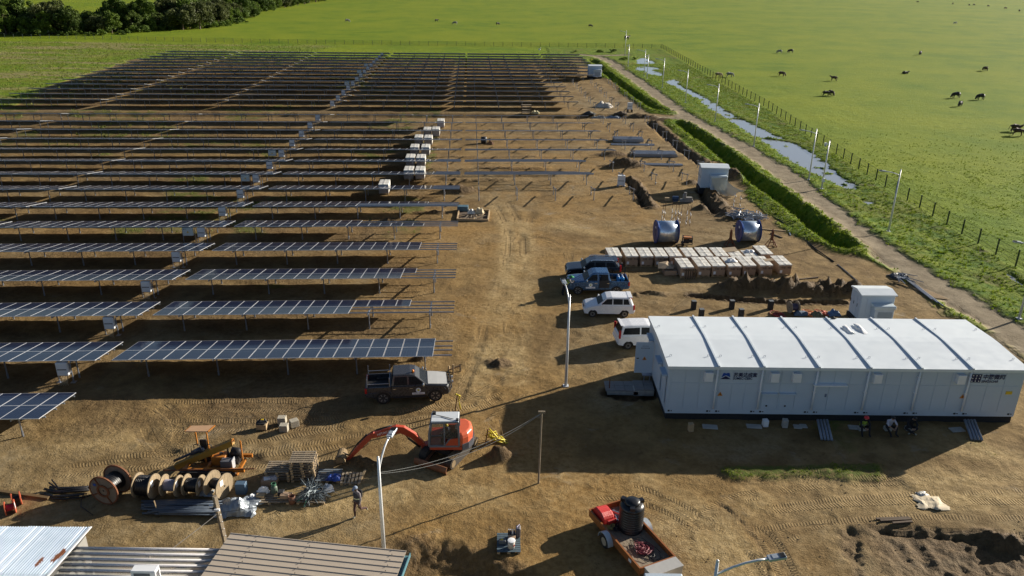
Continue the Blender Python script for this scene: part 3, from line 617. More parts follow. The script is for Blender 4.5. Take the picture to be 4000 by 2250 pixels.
# ================================================================ FENCES
fgreen = M('fence_green', (.012, .03, .018), .5, var=.2)
def fence(pts, step, h, label, name='wire_fence'):
    pts = [Vector((a, b, 0)) for a, b in pts]; base = pts[0]
    t = thing(name, label, 'fence', base); net = MB(); pm = MB(); pm.box((0, 0, h / 2 - .1), (.10, .10, h + .2)); pm.box((0, 0, h + .01), (.09, .09, .02)); pmesh = pm.mesh('post', fgreen)
    P_ = []; carry = 0
    for a, b in zip(pts[:-1], pts[1:]):
        L = (b - a).length; d = carry
        while d < L: P_.append(a + (b - a) * d / L); d += step
        carry = d - L
    for i, p in enumerate(P_):
        p.z = gz(p.x, p.y) if i % 3 == 0 or i == 0 else P_[i - 1].z
        put('post', pmesh, t, p - base)
    for a, b in zip(P_[:-1], P_[1:]):
        a, b = a - base, b - base; d = (b - a).normalized(); n = 16 if step < 3.4 else 12
        for zz in (.12, .45, .8, h - .08):
            net.quad(a + Vector((0, 0, zz)), b + Vector((0, 0, zz)), b + Vector((0, 0, zz + .022)), a + Vector((0, 0, zz + .022)))
        for i in range(1, n):
            q = a + (b - a) * (i / n); e = d * .011
            net.quad(q - e + Vector((0, 0, .06)), q + e + Vector((0, 0, .06)), q + e + Vector((0, 0, h - .05)), q - e + Vector((0, 0, h - .05)))
    o = net.build('mesh_panel', fgreen, t); o['kind'] = 'stuff'
    return t
fence([(49.1, 272.8), (48.4, 196.3), (48.3, 150.9), (45.2, 91.9), (44.85, 69.7), (45.0, 58.5)], 3.05, 1.5, 'green post and mesh fence along the pasture, running away on the right')
fence([(48.9, 273.4), (20, 273.2), (-1.1, 272.9), (-86.8, 272.3), (-104, 274)], 3.12, 1.45, 'green post and mesh fence straight across behind the solar rows')
fence([(-106, 274.5), (-120, 276), (-144.9, 279), (-175, 281), (-230, 280)], 3.2, 1.3, 'old wooden-post wire fence at the foot of the forest', 'wire_fence')
fb = MB()
for i in range(60): fb.box((i * 9 - 40, 0, .6), (.12, .12, 1.3))
o = fb.build('boundary_fence', fgreen); o.location = (*g(3700, -4)[:2], 0); o.rotation_euler = (0, 0, -.55)
tag(o, 'dark boundary line of posts far out across the pasture at top right', 'fence')

# ================================================================ SOLAR TABLES
ROWP = 6.693; TILT = R(9.8); ct, st_ = math.cos(TILT), math.sin(TILT)
alu = M('aluminium_frame', (.60, .61, .63), .35, .35, var=.05); galv = M('galvanised_steel', (.28, .31, .37), .38, .7, var=.15, scale=8); back = M('white_backsheet', (.55, .56, .57), .6)
pglass = bpy.data.materials.new('solar_glass')
def _pg():
    nt, b = nodes(pglass); q = G(nt); co = q.coord(); s = q.sep(co)
    def line(x, per, wdt): return q.ramp(q.m('ABSOLUTE', q.m('SUBTRACT', q.m('FRACT', q.m('DIVIDE', x, per)), .5)), .5 - wdt, .5 - wdt * .4)
    l = q.m('MAXIMUM', line(s[0], .1675, .028), q.m('MULTIPLY', line(s[1], .0825, .03), .5)); l = q.m('MAXIMUM', l, line(q.m('ADD', s[1], .5), 2.0, .009))
    oi = q.n('ShaderNodeObjectInfo').outputs['Random']; gpos = q.n('ShaderNodeNewGeometry').outputs['Position']
    base = q.mix(q.noise(gpos, .35, 3), (.004, .007, .026), (.008, .014, .042)); base = q.mix(q.m('MULTIPLY', oi, .4), base, (.012, .014, .03))
    base = q.mix(q.ramp(q.noise(gpos, 1.3, 6, .7), .62, .8, 0, .10), base, (.12, .12, .12))
    q.set(b.inputs['Base Color'], q.mix(q.m('MULTIPLY', l, .5), base, (.10, .12, .17))); b.inputs['Roughness'].default_value = .14; b.inputs['Specular IOR Level'].default_value = .26
_pg()
MW, ML, MP = 1.004, 1.992, 1.03
def module_into(mb, x, s, lid=False):
    """one framed module whose near-left corner is x along the row, s down the slope"""
    e, T = .022, .035
    def q(u, v, w_): return (x + u, (s + v) * ct + w_ * st_, 1.6 - (s + v) * st_ + w_ * ct)
    a = [q(0, 0, 0), q(MW, 0, 0), q(MW, ML, 0), q(0, ML, 0)]; b = [q(e, e, 0), q(MW - e, e, 0), q(MW - e, ML - e, 0), q(e, ML - e, 0)]; c = [q(0, 0, -T), q(MW, 0, -T), q(MW, ML, -T), q(0, ML, -T)]
    d = [q(e, e, -.004), q(MW - e, e, -.004), q(MW - e, ML - e, -.004), q(e, ML - e, -.004)]
    o = len(mb.v); mb.v += a + b + c
    for i in range(4):
        j = (i + 1) % 4; mb.f += [(o + i, o + j, o + 4 + j, o + 4 + i), (o + 8 + i, o + 8 + j, o + j, o + i)]; mb.mi += [0, 0]; mb.smooth += [False, False]
    mb.f.append((o + 4, o + 5, o + 6, o + 7)); mb.mi.append(1); mb.smooth.append(False)
    mb.f.append((o + 11, o + 10, o + 9, o + 8)); mb.mi.append(2); mb.smooth.append(False)
_one = MB()
for (u, v, w_), in []: pass
def one_module():
    mb = MB(); e, T = .022, .035
    a = [(0, 0, 0), (MW, 0, 0), (MW, ML, 0), (0, ML, 0)]; b = [(e, e, 0), (MW - e, e, 0), (MW - e, ML - e, 0), (e, ML - e, 0)]; c = [(x, y, -T) for x, y, _ in a]
    mb.v = a + b + c
    for i in range(4):
        j = (i + 1) % 4; mb.f += [(i, j, 4 + j, 4 + i), (8 + i, 8 + j, j, i)]; mb.mi += [0, 0]; mb.smooth += [False, False]
    mb.f += [(4, 5, 6, 7), (11, 10, 9, 8)]; mb.mi += [1, 2]; mb.smooth += [False, False]
    return mb.mesh('solar_panel', [alu, pglass, back])
MODULE = one_module()
def sl(u, s, w_=0): return Vector((u, s * ct + w_ * st_, 1.6 - s * st_ + w_ * ct))
_fm = MB(); _fm.cyl((0, .82, -.35), (0, .82, 1.36), .045, n=7); _fm.cyl((0, .82, -.35), (0, .82, .32), .06, n=7); FPOST = _fm.mesh('post', galv)
_rm = MB(); _rm.cyl((0, 3.05, -.35), (0, 3.05, .98), .045, n=7); _rm.cyl((0, 3.05, -.35), (0, 3.05, .3), .06, n=7); RPOST = _rm.mesh('post', galv)
_ra = MB(); _ra.bar(sl(0, .18, -.17), sl(0, 3.75, -.17), .06, .10); _ra.box((0, .82, 1.33), (.10, .14, .10)); _ra.box((0, 3.05, .96), (.10, .14, .10)); RAFTER = _ra.mesh('rafter', galv)
_rails = {}
def rail_mesh(L):
    L = round(L, 2)
    if L not in _rails: mb = MB(); mb.box((L / 2, 0, 0), (L, .062, .08)); _rails[L] = mb.mesh('rail', galv)
    return _rails[L]
ntab = 0
def table(k, v, u0, L, nf, nb, frames, label, fine, rails=True, group='solar tables in rows', railpack=None, name='solar_table'):
    """k row, nf/nb modules in the near / far tier"""
    base = rp(u0, v); t = thing(name, label, 'solar table', base, ROWA, group)
    if fine:
        for tier, n in ((0, nf), (1, nb)):
            for i in range(n):
                p = sl(i * MP, tier * 2.02); put('solar_panel', MODULE, t, p + Vector((0, 0, rng.uniform(-.004, .004))), (-TILT, 0, 0))
        for s in (.42, 1.56, 2.44, 3.58): put('rail', rail_mesh(L), t, sl(0, s, -.078), (-TILT, 0, 0))
        if railpack:
            for a, b, s in railpack: put('rail', rail_mesh(b - a), t, sl(a, s, .02), (-TILT, 0, 0))
        for f in frames:
            for me in (FPOST, RPOST, RAFTER): put(me.name.split('.')[0], me, t, (f, 0, 0))
    else:
        mb = MB()
        for tier, n in ((0, nf), (1, nb)):
            for i in range(n): module_into(mb, i * MP, tier * 2.02)
        if mb.v: o = mb.build('panel_array', [alu, pglass, back], t); o['kind'] = 'stuff'
        mb = MB()
        for f in frames:
            mb.cyl((f, .82, -.3), (f, .82, 1.36), .05, n=5); mb.cyl((f, 3.05, -.3), (f, 3.05, .98), .05, n=5); mb.bar(sl(f, .18, -.17), sl(f, 3.75, -.17), .06, .10)
        if rails:
            for s in (.42, 1.56, 2.44, 3.58): mb.bar(sl(0, s, -.078), sl(L, s, -.078), .062, .08)
        o = mb.build('steel_frame', galv, t); o['kind'] = 'stuff'
    return t
STD = [1.68 + 4.33 * i for i in range(5)]
UR = {1: (19, 19), 2: (13, 17), 3: (16, 17), 4: (17, 17), 5: (17, 11), 6: (10, 17), 7: (17, 18), 8: (17, 18), 9: (17, 18), 10: (17, 18), 11: (17, 18), 12: (17, 18), 13: (16, 16), 14: (12, 12)}
HOW = {1: 'nearly full of panels', 2: 'near tier four panels short', 3: 'bare rails right', 4: 'three panels missing', 5: 'with the far tier unfinished', 6: 'rails piled on near tier'}
for k in range(15):
    v = k * ROWP; fine = k <= 9
    who = f'{ORD[k]} near row'
    table(k, v, -20.6, 20.7, 20, 20, STD, f'full solar table in the {who}, just left of the inverter aisle', fine)
    if k >= 5: table(k, v, -41.75, 20.7, 20, 20, STD, f'full solar table in the {who}, second table left of the aisle', fine and k < 9)
    if k >= 11: table(k, v, -62.5, 20.2, 19, 19, STD, f'outermost left solar table in the {who}', False)
    if k >= 1:
        nf, nb = UR[k]
        pk = [(10.6, 20.6, s) for s in (.25, .42, .6, .8, 1.0, 1.2, 1.4, 1.6)] if k == 6 else ([(17.8, 20.7, s) for s in (.2, .6, 1.0, 1.4, 1.9, 2.3, 2.8, 3.2)] if k in (7, 8, 9) else None)
        table(k, v, .97, 20.73, nf, nb, STD, f'solar table in the {who}, right of the aisle, {HOW.get(k, "right end still bare rails")}', fine, railpack=pk)
    if k >= 8:
        L = 15.4 if k < 10 else 20.5
        pk = [(.1 + .2 * i, L - .3 * i, .15 + .5 * i) for i in range(7)] if k < 10 else None
        fr = [f for f in STD if f < L]
        table(k, v, 22.2, L, 0, 0, fr, f'bare mounting rails without panels in the {who}', k < 12, railpack=pk, group='empty mounting frames', name='mounting_table')
VF0 = 14 * ROWP + 14.73
for j in range(14):
    v = VF0 + j * ROWP; who = f'{ORD[j]} far row'
    for u0, nm, n in ((-62.5, 'leftmost', 19), (-41.75, 'second from the left', 20), (-20.6, 'just left of the inverter aisle', 20), (.97, 'just right of the inverter aisle', 20), (22.2, 'on the right', 20)):
        table(j, v, u0, n * MP + .1, n, n, STD, f'solar table in the {who}, {nm}', False)
    if j >= 6:
        n = [8, 9, 9, 10, 11, 11, 11, 11][j - 6]
        table(j, v, 43.4, n * MP, n, n, [f for f in STD if f < n * MP], f'short solar table at the right end of the {who}', False)
# frames with no rails yet: one goal-post each
BARE = {7: [23.85, 28.12, 32.42, 36.78, 41.25], 8: [41.2, 45.28, 49.1], 9: [41.2, 45.28, 49.1, 52.9], 10: [45.3, 49.1, 52.85], 11: [45.3, 49.1, 52.85, 57], 12: [45.3, 49.1, 52.9, 57], 13: [45.3, 49.1, 52.9, 57], 14: [45.3, 49.1, 52.9, 57]}
def bare(v, u, label):
    q = rp(u, v + 1.5)
    if fields(np.array([[q.x]]), np.array([[q.y]]))[1][0, 0, 0] < .6: return
    t = thing('steel_goalpost', label, 'steel frame', rp(u, v), ROWA, 'bare steel mounting frames')
    for me in (FPOST, RPOST, RAFTER): put(me.name.split('.')[0], me, t)
for k, us in BARE.items():
    for i, u in enumerate(us): bare(k * ROWP, u, f'bare two-post steel frame, {ORD[i]} from the left past the rails of the {ORD[k]} near row')
for j in range(6):
    for i, u in enumerate((46.2, 50.4, 54.6, 58.6)): 
        if u < 57 or j < 4: bare(VF0 + j * ROWP, u, f'bare two-post steel frame, {ORD[i]} from the left in line with the {ORD[j]} far row')

# ---------------------------------------------------------------- inverters and combiner boxes on the aisle
invw = M('inverter_white', (.70, .72, .74), .4, var=.04); black = M('black_plastic', (.012, .012, .013), .5); conc = M('concrete', (.36, .35, .32), .9, var=.2, bump=.02)
combw = M('combiner_grey', (.52, .60, .60), .45, var=.05); yel = M('sign_yellow', (.75, .52, .03), .5); redc = M('red_cable', (.30, .025, .02), .6)
def _inv():
    mb = MB(); mb.box((0, 0, 1.0), (.68, .3, .88)); body = fixo(mb.mesh('body', invw), .03)
    mb = MB(); mb.box((0, -.153, .98), (.56, .012, .055)); band = mb.mesh('vent_band', black)
    mb = MB()
    for x in (-.42, .42): mb.box((x, .1, .55), (.06, .06, 1.5)); mb.box((x, .1, -.02), (.3, .3, .06))
    mb.box((0, .12, 1.1), (.9, .04, .06)); mb.box((0, .12, .6), (.9, .04, .06)); rack = mb.mesh('rack', galv)
    mb = MB()
    for i in range(5): mb.tube([(-.2 + i * .09, 0, .56), (-.2 + i * .09, .02, .3), (-.15 + i * .07, -.1, .02), (-.3 + i * .15, -.35, .0)], .018, 5)
    cab = mb.mesh('cable', M('tan_conduit', (.35, .27, .16), .7))
    return [body, band, rack, cab]
def fixo(me, bev=0.0):
    bm = bmesh.new(); bm.from_mesh(me); bmesh.ops.recalc_face_normals(bm, faces=bm.faces)
    if bev: bmesh.ops.bevel(bm, geom=[e for e in bm.edges if len(e.link_faces) == 2 and e.calc_face_angle(0) > .5], offset=bev, segments=1, affect='EDGES', clamp_overlap=True)
    bm.to_mesh(me); bm.free(); return me
INV = _inv()
def _comb():
    mb = MB(); mb.box((0, 0, 1.05), (.95, .24, .72)); mb.box((0, .02, 1.43), (1.0, .3, .03)); b = fixo(mb.mesh('body', combw), .02)
    mb = MB(); mb.add([(-.11, -.126, .98), (.11, -.126, .98), (0, -.126, 1.17)], [(0, 1, 2)]); s = mb.mesh('warning_sign', yel)
    mb = MB(); mb.add([(-.012, -.130, 1.02), (.012, -.130, 1.02), (.03, -.130, 1.08), (-.005, -.130, 1.13)], [(0, 1, 2, 3)]); mb.box((-.36, -.124, 1.32), (.1, .006, .06)); mb.box((-.2, -.124, 1.32), (.16, .006, .03)); p = mb.mesh('print', M('print_dark', (.02, .03, .06), .5))
    mb = MB()
    for x in (-.56, .56): mb.box((x, .12, .5), (.06, .06, 1.5)); mb.box((x, .12, -.02), (.25, .25, .06))
    mb.box((0, .14, .72), (1.1, .04, .08)); r = mb.mesh('rack', galv)
    mb = MB()
    for i in range(7): mb.tube([(-.36 + i * .12, 0, .7), (-.36 + i * .12, .02, .02)], .022, 5)
    return [b, s, p, r, mb.mesh('cable', black)]
COMB = _comb()
def cabinet(parts, name, label, cat, u, v, group):
    t = thing(name, label, cat, rp(u, v), ROWA, group)
    for me in parts: put(me.name.split('.')[0], me, t)
for k in range(1, 15): cabinet(INV, 'string_inverter', f'white string inverter under the {ORD[k]} near row beside the aisle', 'inverter', -2.1, k * ROWP + .12, 'string inverters along the aisle')
for j in range(14): cabinet(INV, 'string_inverter', f'white string inverter under the {ORD[j]} row of the far block beside the aisle', 'inverter', -2.1, VF0 + j * ROWP + .12, 'string inverters along the aisle')
for k in (5, 8, 10): cabinet(COMB, 'combiner_box', f'pale combiner box with yellow warning triangle left of the inverter in the {ORD[k]} near row', 'electrical box', -3.3, k * ROWP + .12, 'combiner boxes along the aisle')
for j in (4, 7, 9): cabinet(COMB, 'combiner_box', f'pale combiner box beside the inverter in the {ORD[j]} far row', 'electrical box', -3.3, VF0 + j * ROWP + .12, 'combiner boxes along the aisle')
# ================================================================ LAMP POSTS
white = M('white_paint', (.78, .79, .80), .4, var=.04); polew = M('pole_white', (.66, .67, .68), .35, .2, var=.06)
lampg = M('lamp_grey', (.42, .46, .50), .4, .3, var=.06); dark = M('dark_rubber', (.02, .02, .022), .7)
def lamp(base, h, adir, alen, label, rise=.55, cable=False):
    """pole with a bare tip; a swept arm leaves it below the tip and carries the lamp head"""
    t = thing('street_lamp', label, 'lamp post', base, 0, 'white street lamps'); a = Vector((math.cos(adir), math.sin(adir), 0))
    mb = MB(); mb.sm = True; mb.cyl((0, 0, -.3), (0, 0, h), .10, .055, 10); mb.sphere((0, 0, h + .02), .06); mb.sm = False; mb.box((0, 0, .02), (.34, .34, .05))
    mb.build('pole', polew, t)
    s = h - .55; mb = MB(); mb.sm = True
    pts = [Vector((0, 0, s)) + a * (.05 + alen * f) + Vector((0, 0, rise * (1 - (1 - f) ** 2))) for f in (0, .12, .3, .55, .8, 1)]
    mb.tube([Vector((0, 0, s - .25))] + pts, .045, 7); mb.build('arm', polew, t)
    e = pts[-1]; T = Matrix.Translation(e) @ Matrix.Rotation(adir, 4, 'Z') @ Matrix.Rotation(-.12, 4, 'Y')
    mb = MB(); mb.box((.32, 0, .02), (.62, .27, .10), 0, T); mb.box((-.02, 0, .01), (.16, .12, .09), 0, T); mb.box((.3, 0, .078), (.3, .2, .016), 0, T); o = mb.build('lamp_head', lampg, t, .02)
    mb = MB()
    for i in range(6): mb.box((.42 + i * .035, 0, .085), (.014, .22, .03), 0, T)
    mb.build('cooling_fin', dark, o); return t
P180 = PI
for b, h, lab in [((3470, 905), 6.3, 'white street lamp beside the road, nearest one wholly in view on the right'), ((3159, 703), 6.3, 'white street lamp at the lower end of the standing water, beside a camera pole'), ((2944, 572), 6.3, 'white street lamp level with the widest water and the ditch gap'),
                  ((2793, 475), 6.3, 'white street lamp fourth along the road, level with the two ditch ends'), ((2677, 402), 6.3, 'white street lamp fifth along the road, in front of the narrow water'), ((2587, 344), 6.3, 'white street lamp beside the upper end of the long water'),
                  ((2515, 298), 6.3, 'white street lamp standing at the upper puddle'), ((2441, 216), 7.2, 'white street lamp farthest away, past the bend of the track')]:
    lamp(gp(*b), h, PI * .98, 1.35, lab, .35)
lamp(gp(3979, 1249), 6.2, PI, 1.3, 'white street lamp cut by the right edge of the frame, beyond the white building', .35)
lamp(gp(2210, 1508), 6.1, PI * .56, 1.2, 'tall white street lamp standing alone between cars and dark pickup', .8)
lamp(gp(1499, 2147), 5.0, PI * .42, 1.15, 'white street lamp rising behind the beige roof, with a cable tied on', .8)
lamp(Vector((7.15, 21.2, -.4)), 5.75, .12, 1.75, 'grey lamp head on its arm at the bottom edge, ahead of the trailer', .5)
def cctv(b, h, lab):
    t = thing('camera_pole', lab, 'camera pole', gp(*b)); mb = MB(); mb.sm = True; mb.cyl((0, 0, -.2), (0, 0, h), .11, .06, 9); mb.sm = False; mb.box((0, 0, .02), (.36, .36, .05)); mb.build('pole', polew, t)
    mb = MB(); mb.box((-.25, -.05, h - .35), (.5, .05, .05)); mb.box((-.42, -.1, h - .3), (.3, .26, .22)); mb.build('camera_box', white, t); mb = MB(); mb.sphere((-.45, -.12, h - .52), .12); mb.build('camera_dome', lampg, t)
    mb = MB(); mb.box((0, -.1, 1.1), (.3, .2, .4)); mb.build('junction_box', white, t)
cctv((3209, 739), 5.75, 'white camera pole at the foot of the water, right of the lamp'); cctv((2527, 307), 5.6, 'white camera pole in the grass below the upper puddle'); cctv((2453, 260), 5.8, 'white pole second farthest, beside the track bend')

# ================================================================ WHITE BUILDING
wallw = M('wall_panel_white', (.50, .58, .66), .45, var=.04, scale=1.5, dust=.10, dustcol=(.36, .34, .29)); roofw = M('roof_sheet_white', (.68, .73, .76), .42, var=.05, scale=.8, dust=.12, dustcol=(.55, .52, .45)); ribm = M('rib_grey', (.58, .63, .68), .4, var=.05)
plinth = M('plinth_black', (.018, .018, .02), .8); navy = M('print_navy', (.008, .014, .075), .5, var=.02); blue = M('print_blue', (.01, .075, .36), .5, var=.02); orange = M('sign_orange', (.62, .22, .02), .5, var=.02)
BX, BY, BL, BD = 8.92, 39.0, 20.15, 6.5; B0, B1 = .42, 3.42
FR = [0, .136, .262, .416, .56, .702, .845, 1.0]
bt = thing('white_building', 'long white modular electrical building with low gabled roof', 'building', (BX, BY, 0), .006)
mb = MB(); mb.box((BL / 2, BD / 2, B0 / 2 - .1), (BL - .1, BD - .1, B0 + .2)); mb.build('plinth', plinth, bt)
mb = MB(); mb.prism([(0, B0), (BL, B0), (BL, B1), (0, B1)], 0, BD)
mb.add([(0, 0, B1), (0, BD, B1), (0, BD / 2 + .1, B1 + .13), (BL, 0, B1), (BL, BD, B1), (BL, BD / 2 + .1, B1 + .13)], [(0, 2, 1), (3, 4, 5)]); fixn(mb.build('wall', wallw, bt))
pan = {}
for i in range(7):
    x0, x1 = FR[i] * BL + .14, FR[i + 1] * BL - .14; n = 3
    for c in range(n):
        a, b = x0 + (x1 - x0) * c / n, x0 + (x1 - x0) * (c + 1) / n
        for z0, z1 in ((B0 + .36, 2.42), (2.48, B1 - .1)):
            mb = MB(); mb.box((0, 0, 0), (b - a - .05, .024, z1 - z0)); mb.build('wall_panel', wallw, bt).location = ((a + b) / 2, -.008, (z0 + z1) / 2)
    for xx in (x0 + .12, x1 - .12):
        mb = MB(); mb.box((xx - .07, -.012, B0 + .17), (.11, .03, .09)); mb.box((xx + .08, -.012, B0 + .17), (.06, .03, .05)); mb.build('lifting_pocket', dark, bt)
def roofz(y): r = BD / 2 + .1; return B1 + .12 + .13 * (1 - abs(y - r) / (r + .15))
for i in range(7):
    a, b = FR[i] * BL - (.12 if i == 0 else 0), FR[i + 1] * BL + (.12 if i == 6 else 0); r = BD / 2 + .1
    mb = MB(); yy = [-.17, r - .3, r + .3, BD + .17]
    pr = [(y, roofz(y) if abs(y - r) > .31 else roofz(r - .3) + .03) for y in yy]
    vs = [(a, y, z) for y, z in pr] + [(b - .004, y, z) for y, z in pr] + [(a, -.17, B1 - .06), (b - .004, -.17, B1 - .06), (a, BD + .17, B1 - .06), (b - .004, BD + .17, B1 - .06)]
    mb.add(vs, [(0, 4, 5, 1), (1, 5, 6, 2), (2, 6, 7, 3), (8, 9, 4, 0), (10, 3, 7, 11), (8, 0, 1, 2, 3, 10), (9, 11, 7, 6, 5, 4)]); o = fixn(mb.build('roof_panel', roofw, bt))
    for yy_ in (1.0, 4.9):
        for xx in (a + .35, b - .35): mb = MB(); mb.tube([(xx - .05, yy_, roofz(yy_)), (xx - .05, yy_, roofz(yy_) + .11), (xx + .05, yy_, roofz(yy_) + .11), (xx + .05, yy_, roofz(yy_))], .014, 5); mb.build('lifting_eye', galv, o)
for i in range(1, 7):
    x = FR[i] * BL; r = BD / 2 + .1; mb = MB(); ys = [-.2, r - .3, r + .3, BD + .2]
    for a, b in zip(ys[:-1], ys[1:]): mb.bar((x, a, roofz(a) + .05), (x, b, roofz(b) + .05), .10, .075)
    mb.build('roof_rib', ribm, bt)
    mb = MB(); mb.sm = True; mb.tube([(x - .03, -.11, B1 - .06), (x - .03, -.10, 1.95), (x - .03, -.10, .8)], .055, 8); mb.sm = False; mb.box((x - .03, -.07, 1.95), (.15, .14, .05)); mb.box((x - .03, -.07, 3.0), (.15, .14, .05)); mb.build('downpipe', white, bt)
for f in (.110, .295, .357, .583, .817):
    mb = MB(); x = f * BL; mb.prism([(-.24, 2.66), (.24, 2.66), (.24, 3.2), (-.24, 3.2)], -.04, -.02, Matrix.Translation((x, 0, 0))); mb.box((x, -.15, 2.92), (.46, .26, .56), 0); mb.build('wall_vent', white, bt, .04)
for f, wd in ((.288, .75), (.341, .8)):
    x = f * BL; mb = MB(); mb.box((x, -.03, 1.28), (wd, .03, .95)); mb.box((x, -.1, 1.82), (wd + .15, .2, .06)); o = mb.build('service_hatch', wallw, bt); mb = MB(); mb.box((x - .05, -.055, 1.0), (.09, .03, .09)); mb.build('lock', dark, o)
mb = MB(); mb.box((.455 * BL, -.14, 2.44), (1.9, .28, .07)); mb.build('door_canopy', white, bt)
for i in (0, 1):
    mb = MB(); mb.box((.433 * BL + i * .88, -.036, 1.58), (.85, .03, 1.6)); o = mb.build('door', wallw, bt)
    if not i: mb = MB(); mb.box((.449 * BL, -.062, 1.72), (.10, .03, .2)); mb.build('keypad', M('keypad_blue', (.12, .17, .25), .5), o)
def warn(x, y, z, s, par, rz=0):
    T = Matrix.Translation((x, y, z)) @ Matrix.Rotation(rz, 4, 'Z'); mb = MB(); mb.add([(-s, 0, 0), (s, 0, 0), (0, 0, s * 1.75), (-s, .006, 0), (s, .006, 0), (0, .006, s * 1.75)], [(0, 1, 2), (3, 5, 4), (0, 3, 4, 1), (1, 4, 5, 2), (2, 5, 3, 0)], T); o = mb.build('warning_sign', orange, par)
    mb = MB(); mb.add([(-.1 * s, -.004, .25 * s), (.12 * s, -.004, .25 * s), (.22 * s, -.004, .75 * s), (-.02 * s, -.004, 1.15 * s)], [(0, 1, 2, 3)], T); mb.build('bolt_mark', dark, o)
for f in (.150, .466, .838): warn(f * BL, -.045, 1.62, .15, bt)
mb = MB(); mb.box((.967 * BL, -.035, 2.0), (.36, .02, .2)); mb.build('yellow_notice', yel, bt)
# lettering
x = .142 * BL; lg = put('company_logo', None, bt, (x + .05, -.05, 2.70)); lg.scale = (.73, 1, .80)
mb = MB(); mb.add([(.08, 0, .16), (.22, 0, .5), (.30, 0, .5), (.42, 0, .455), (.54, 0, .5), (.68, 0, .5), (.78, 0, .16), (.42, 0, .31)], [(0, 1, 2, 3, 7), (3, 4, 5, 6, 7)]); mb.build('emblem_top', blue, lg)
mb = MB(); mb.add([(0, 0, 0), (.84, 0, 0), (.42, 0, .25)], [(0, 1, 2)]); mb.build('emblem_base', navy, lg)
text('苏美达成套', 'lettering', .37, navy, lg, (1.0, -.002, .22), (PI / 2, 0, 0)); text('SUMEC-CEEC', 'lettering', .255, navy, lg, (.99, -.002, -.02), (PI / 2, 0, 0), .12)
x = .847 * BL; lg = put('company_logo', None, bt, (x, -.05, 2.66)); lg.scale = (.79, 1, .84)
mb = MB(); mb.add([(0, 0, 0), (.74, 0, 0), (.78, 0, .62), (.04, 0, .62)], [(0, 1, 2, 3)]); mb.build('emblem_square', navy, lg)
mb = MB()
for i in range(3):
    for j in range(3): mb.cyl((.14 + i * .24 + j * .012, -.002, .1 + j * .21), (.14 + i * .24 + j * .012, -.008, .1 + j * .21), .042, n=8)
mb.box((.392, -.004, .31), (.012, .006, .42)); mb.build('emblem_dots', white, lg)
text('中腾微网', 'lettering', .40, navy, lg, (.86, -.002, .28), (PI / 2, 0, 0), .1); text('SINOSOAR', 'lettering', .25, navy, lg, (.82, -.002, 0), (PI / 2, 0, 0), .12)
# left end wall: hoods, doors and the one standing open
hoodm = M('hood_blue_grey', (.34, .46, .60), .4, var=.05)
for y in (.75, 2.2, 5.3):
    mb = MB(); mb.box((-.06, y, 1.75), (.05, .8, 1.7)); mb.build('end_door', wallw, bt); mb = MB(); mb.box((-.16, y, 2.72), (.3, .95, .12)); mb.build('door_hood', hoodm, bt)
mb = MB(); mb.box((-.62, 4.35, 1.75), (1.12, .05, 2.1)); o = mb.build('open_door', wallw, bt); mb = MB(); mb.box((-1.02, 4.31, 1.72), (.14, .04, .05)); mb.build('handle', dark, o); warn(-.6, 4.318, 1.6, .14, o)
mb = MB()
for i in range(7): mb.box((-.83 + i * .08, 4.32, 2.42), (.055, .012, .035)); mb.box((-.77 + i * .06, 4.32, 2.56), (.035, .012, .025))
mb.build('print', navy, o)
mb = MB(); mb.box((-.35, 4.6, .55), (.6, .8, .05)); mb.box((-.55, 4.2, .25), (.05, .05, .55)); mb.box((-.2, 4.2, .25), (.05, .05, .55)); mb.build('entry_step', galv, bt)
# things on the roof
def crumple(name, nx, ny, sx, sy, h, seed, mat, loc, rz=0, label=None, cat=None, mask=None, parent=None, sm=True, flat=.02):
    r = np.random.default_rng(seed); mb = MB(); mb.sm = sm; idx = {}
    off = r.uniform(0, 99)
    for j in range(ny + 1):
        for i in range(nx + 1):
            u, v = i / nx * 2 - 1, j / ny * 2 - 1; X_ = np.array([[u * sx + off * 3]]); Y_ = np.array([[v * sy + off]])
            e = max(0, 1 - max(abs(u), abs(v)) ** 3); n = float(fbm(X_, Y_, max(sx, sy) * .5, seed, 4)[0, 0]); wob = float(fbm(X_, Y_, max(sx, sy) * .4, seed + 9, 3)[0, 0]) - .5
            idx[i, j] = len(mb.v); mb.v.append((u * sx * (.8 + wob * .8), v * sy * (.8 - wob * .8), flat + h * e * n * 1.2))
    for j in range(ny):
        for i in range(nx):
            mb.f.append((idx[i, j], idx[i + 1, j], idx[i + 1, j + 1], idx[i, j + 1])); mb.mi.append(0); mb.smooth.append(sm)
    o = mb.build(name, mat, parent); o.location = loc; o.rotation_euler = (0, 0, rz)
    if label: tag(o, label, cat)
    return o
clothw = M('white_plastic', (.80, .80, .79), .45, var=.05)
rz0 = roofz(4.3) + .0
for dx, lab in ((0, 'white crumpled plastic strip lying on the roof, left one of the pair'), (.62, 'white crumpled plastic strip lying on the roof, right one of the pair')):
    p = g(3315 + dx * 75, 1290 - dx * 8, 3.68); crumple('plastic_strip', 5, 14, .2, .85, .16, 3 + int(dx * 3), clothw, (p.x, p.y, 3.66), .05, lab, 'plastic sheet')
p = g(3256, 1245, 3.55); crumple('dark_rag', 4, 4, .2, .14, .14, 8, M('rag_grey', (.06, .06, .06), .9), (p.x, p.y, 3.55), .3, 'small dark rag near the far edge of the white roof', 'rag')
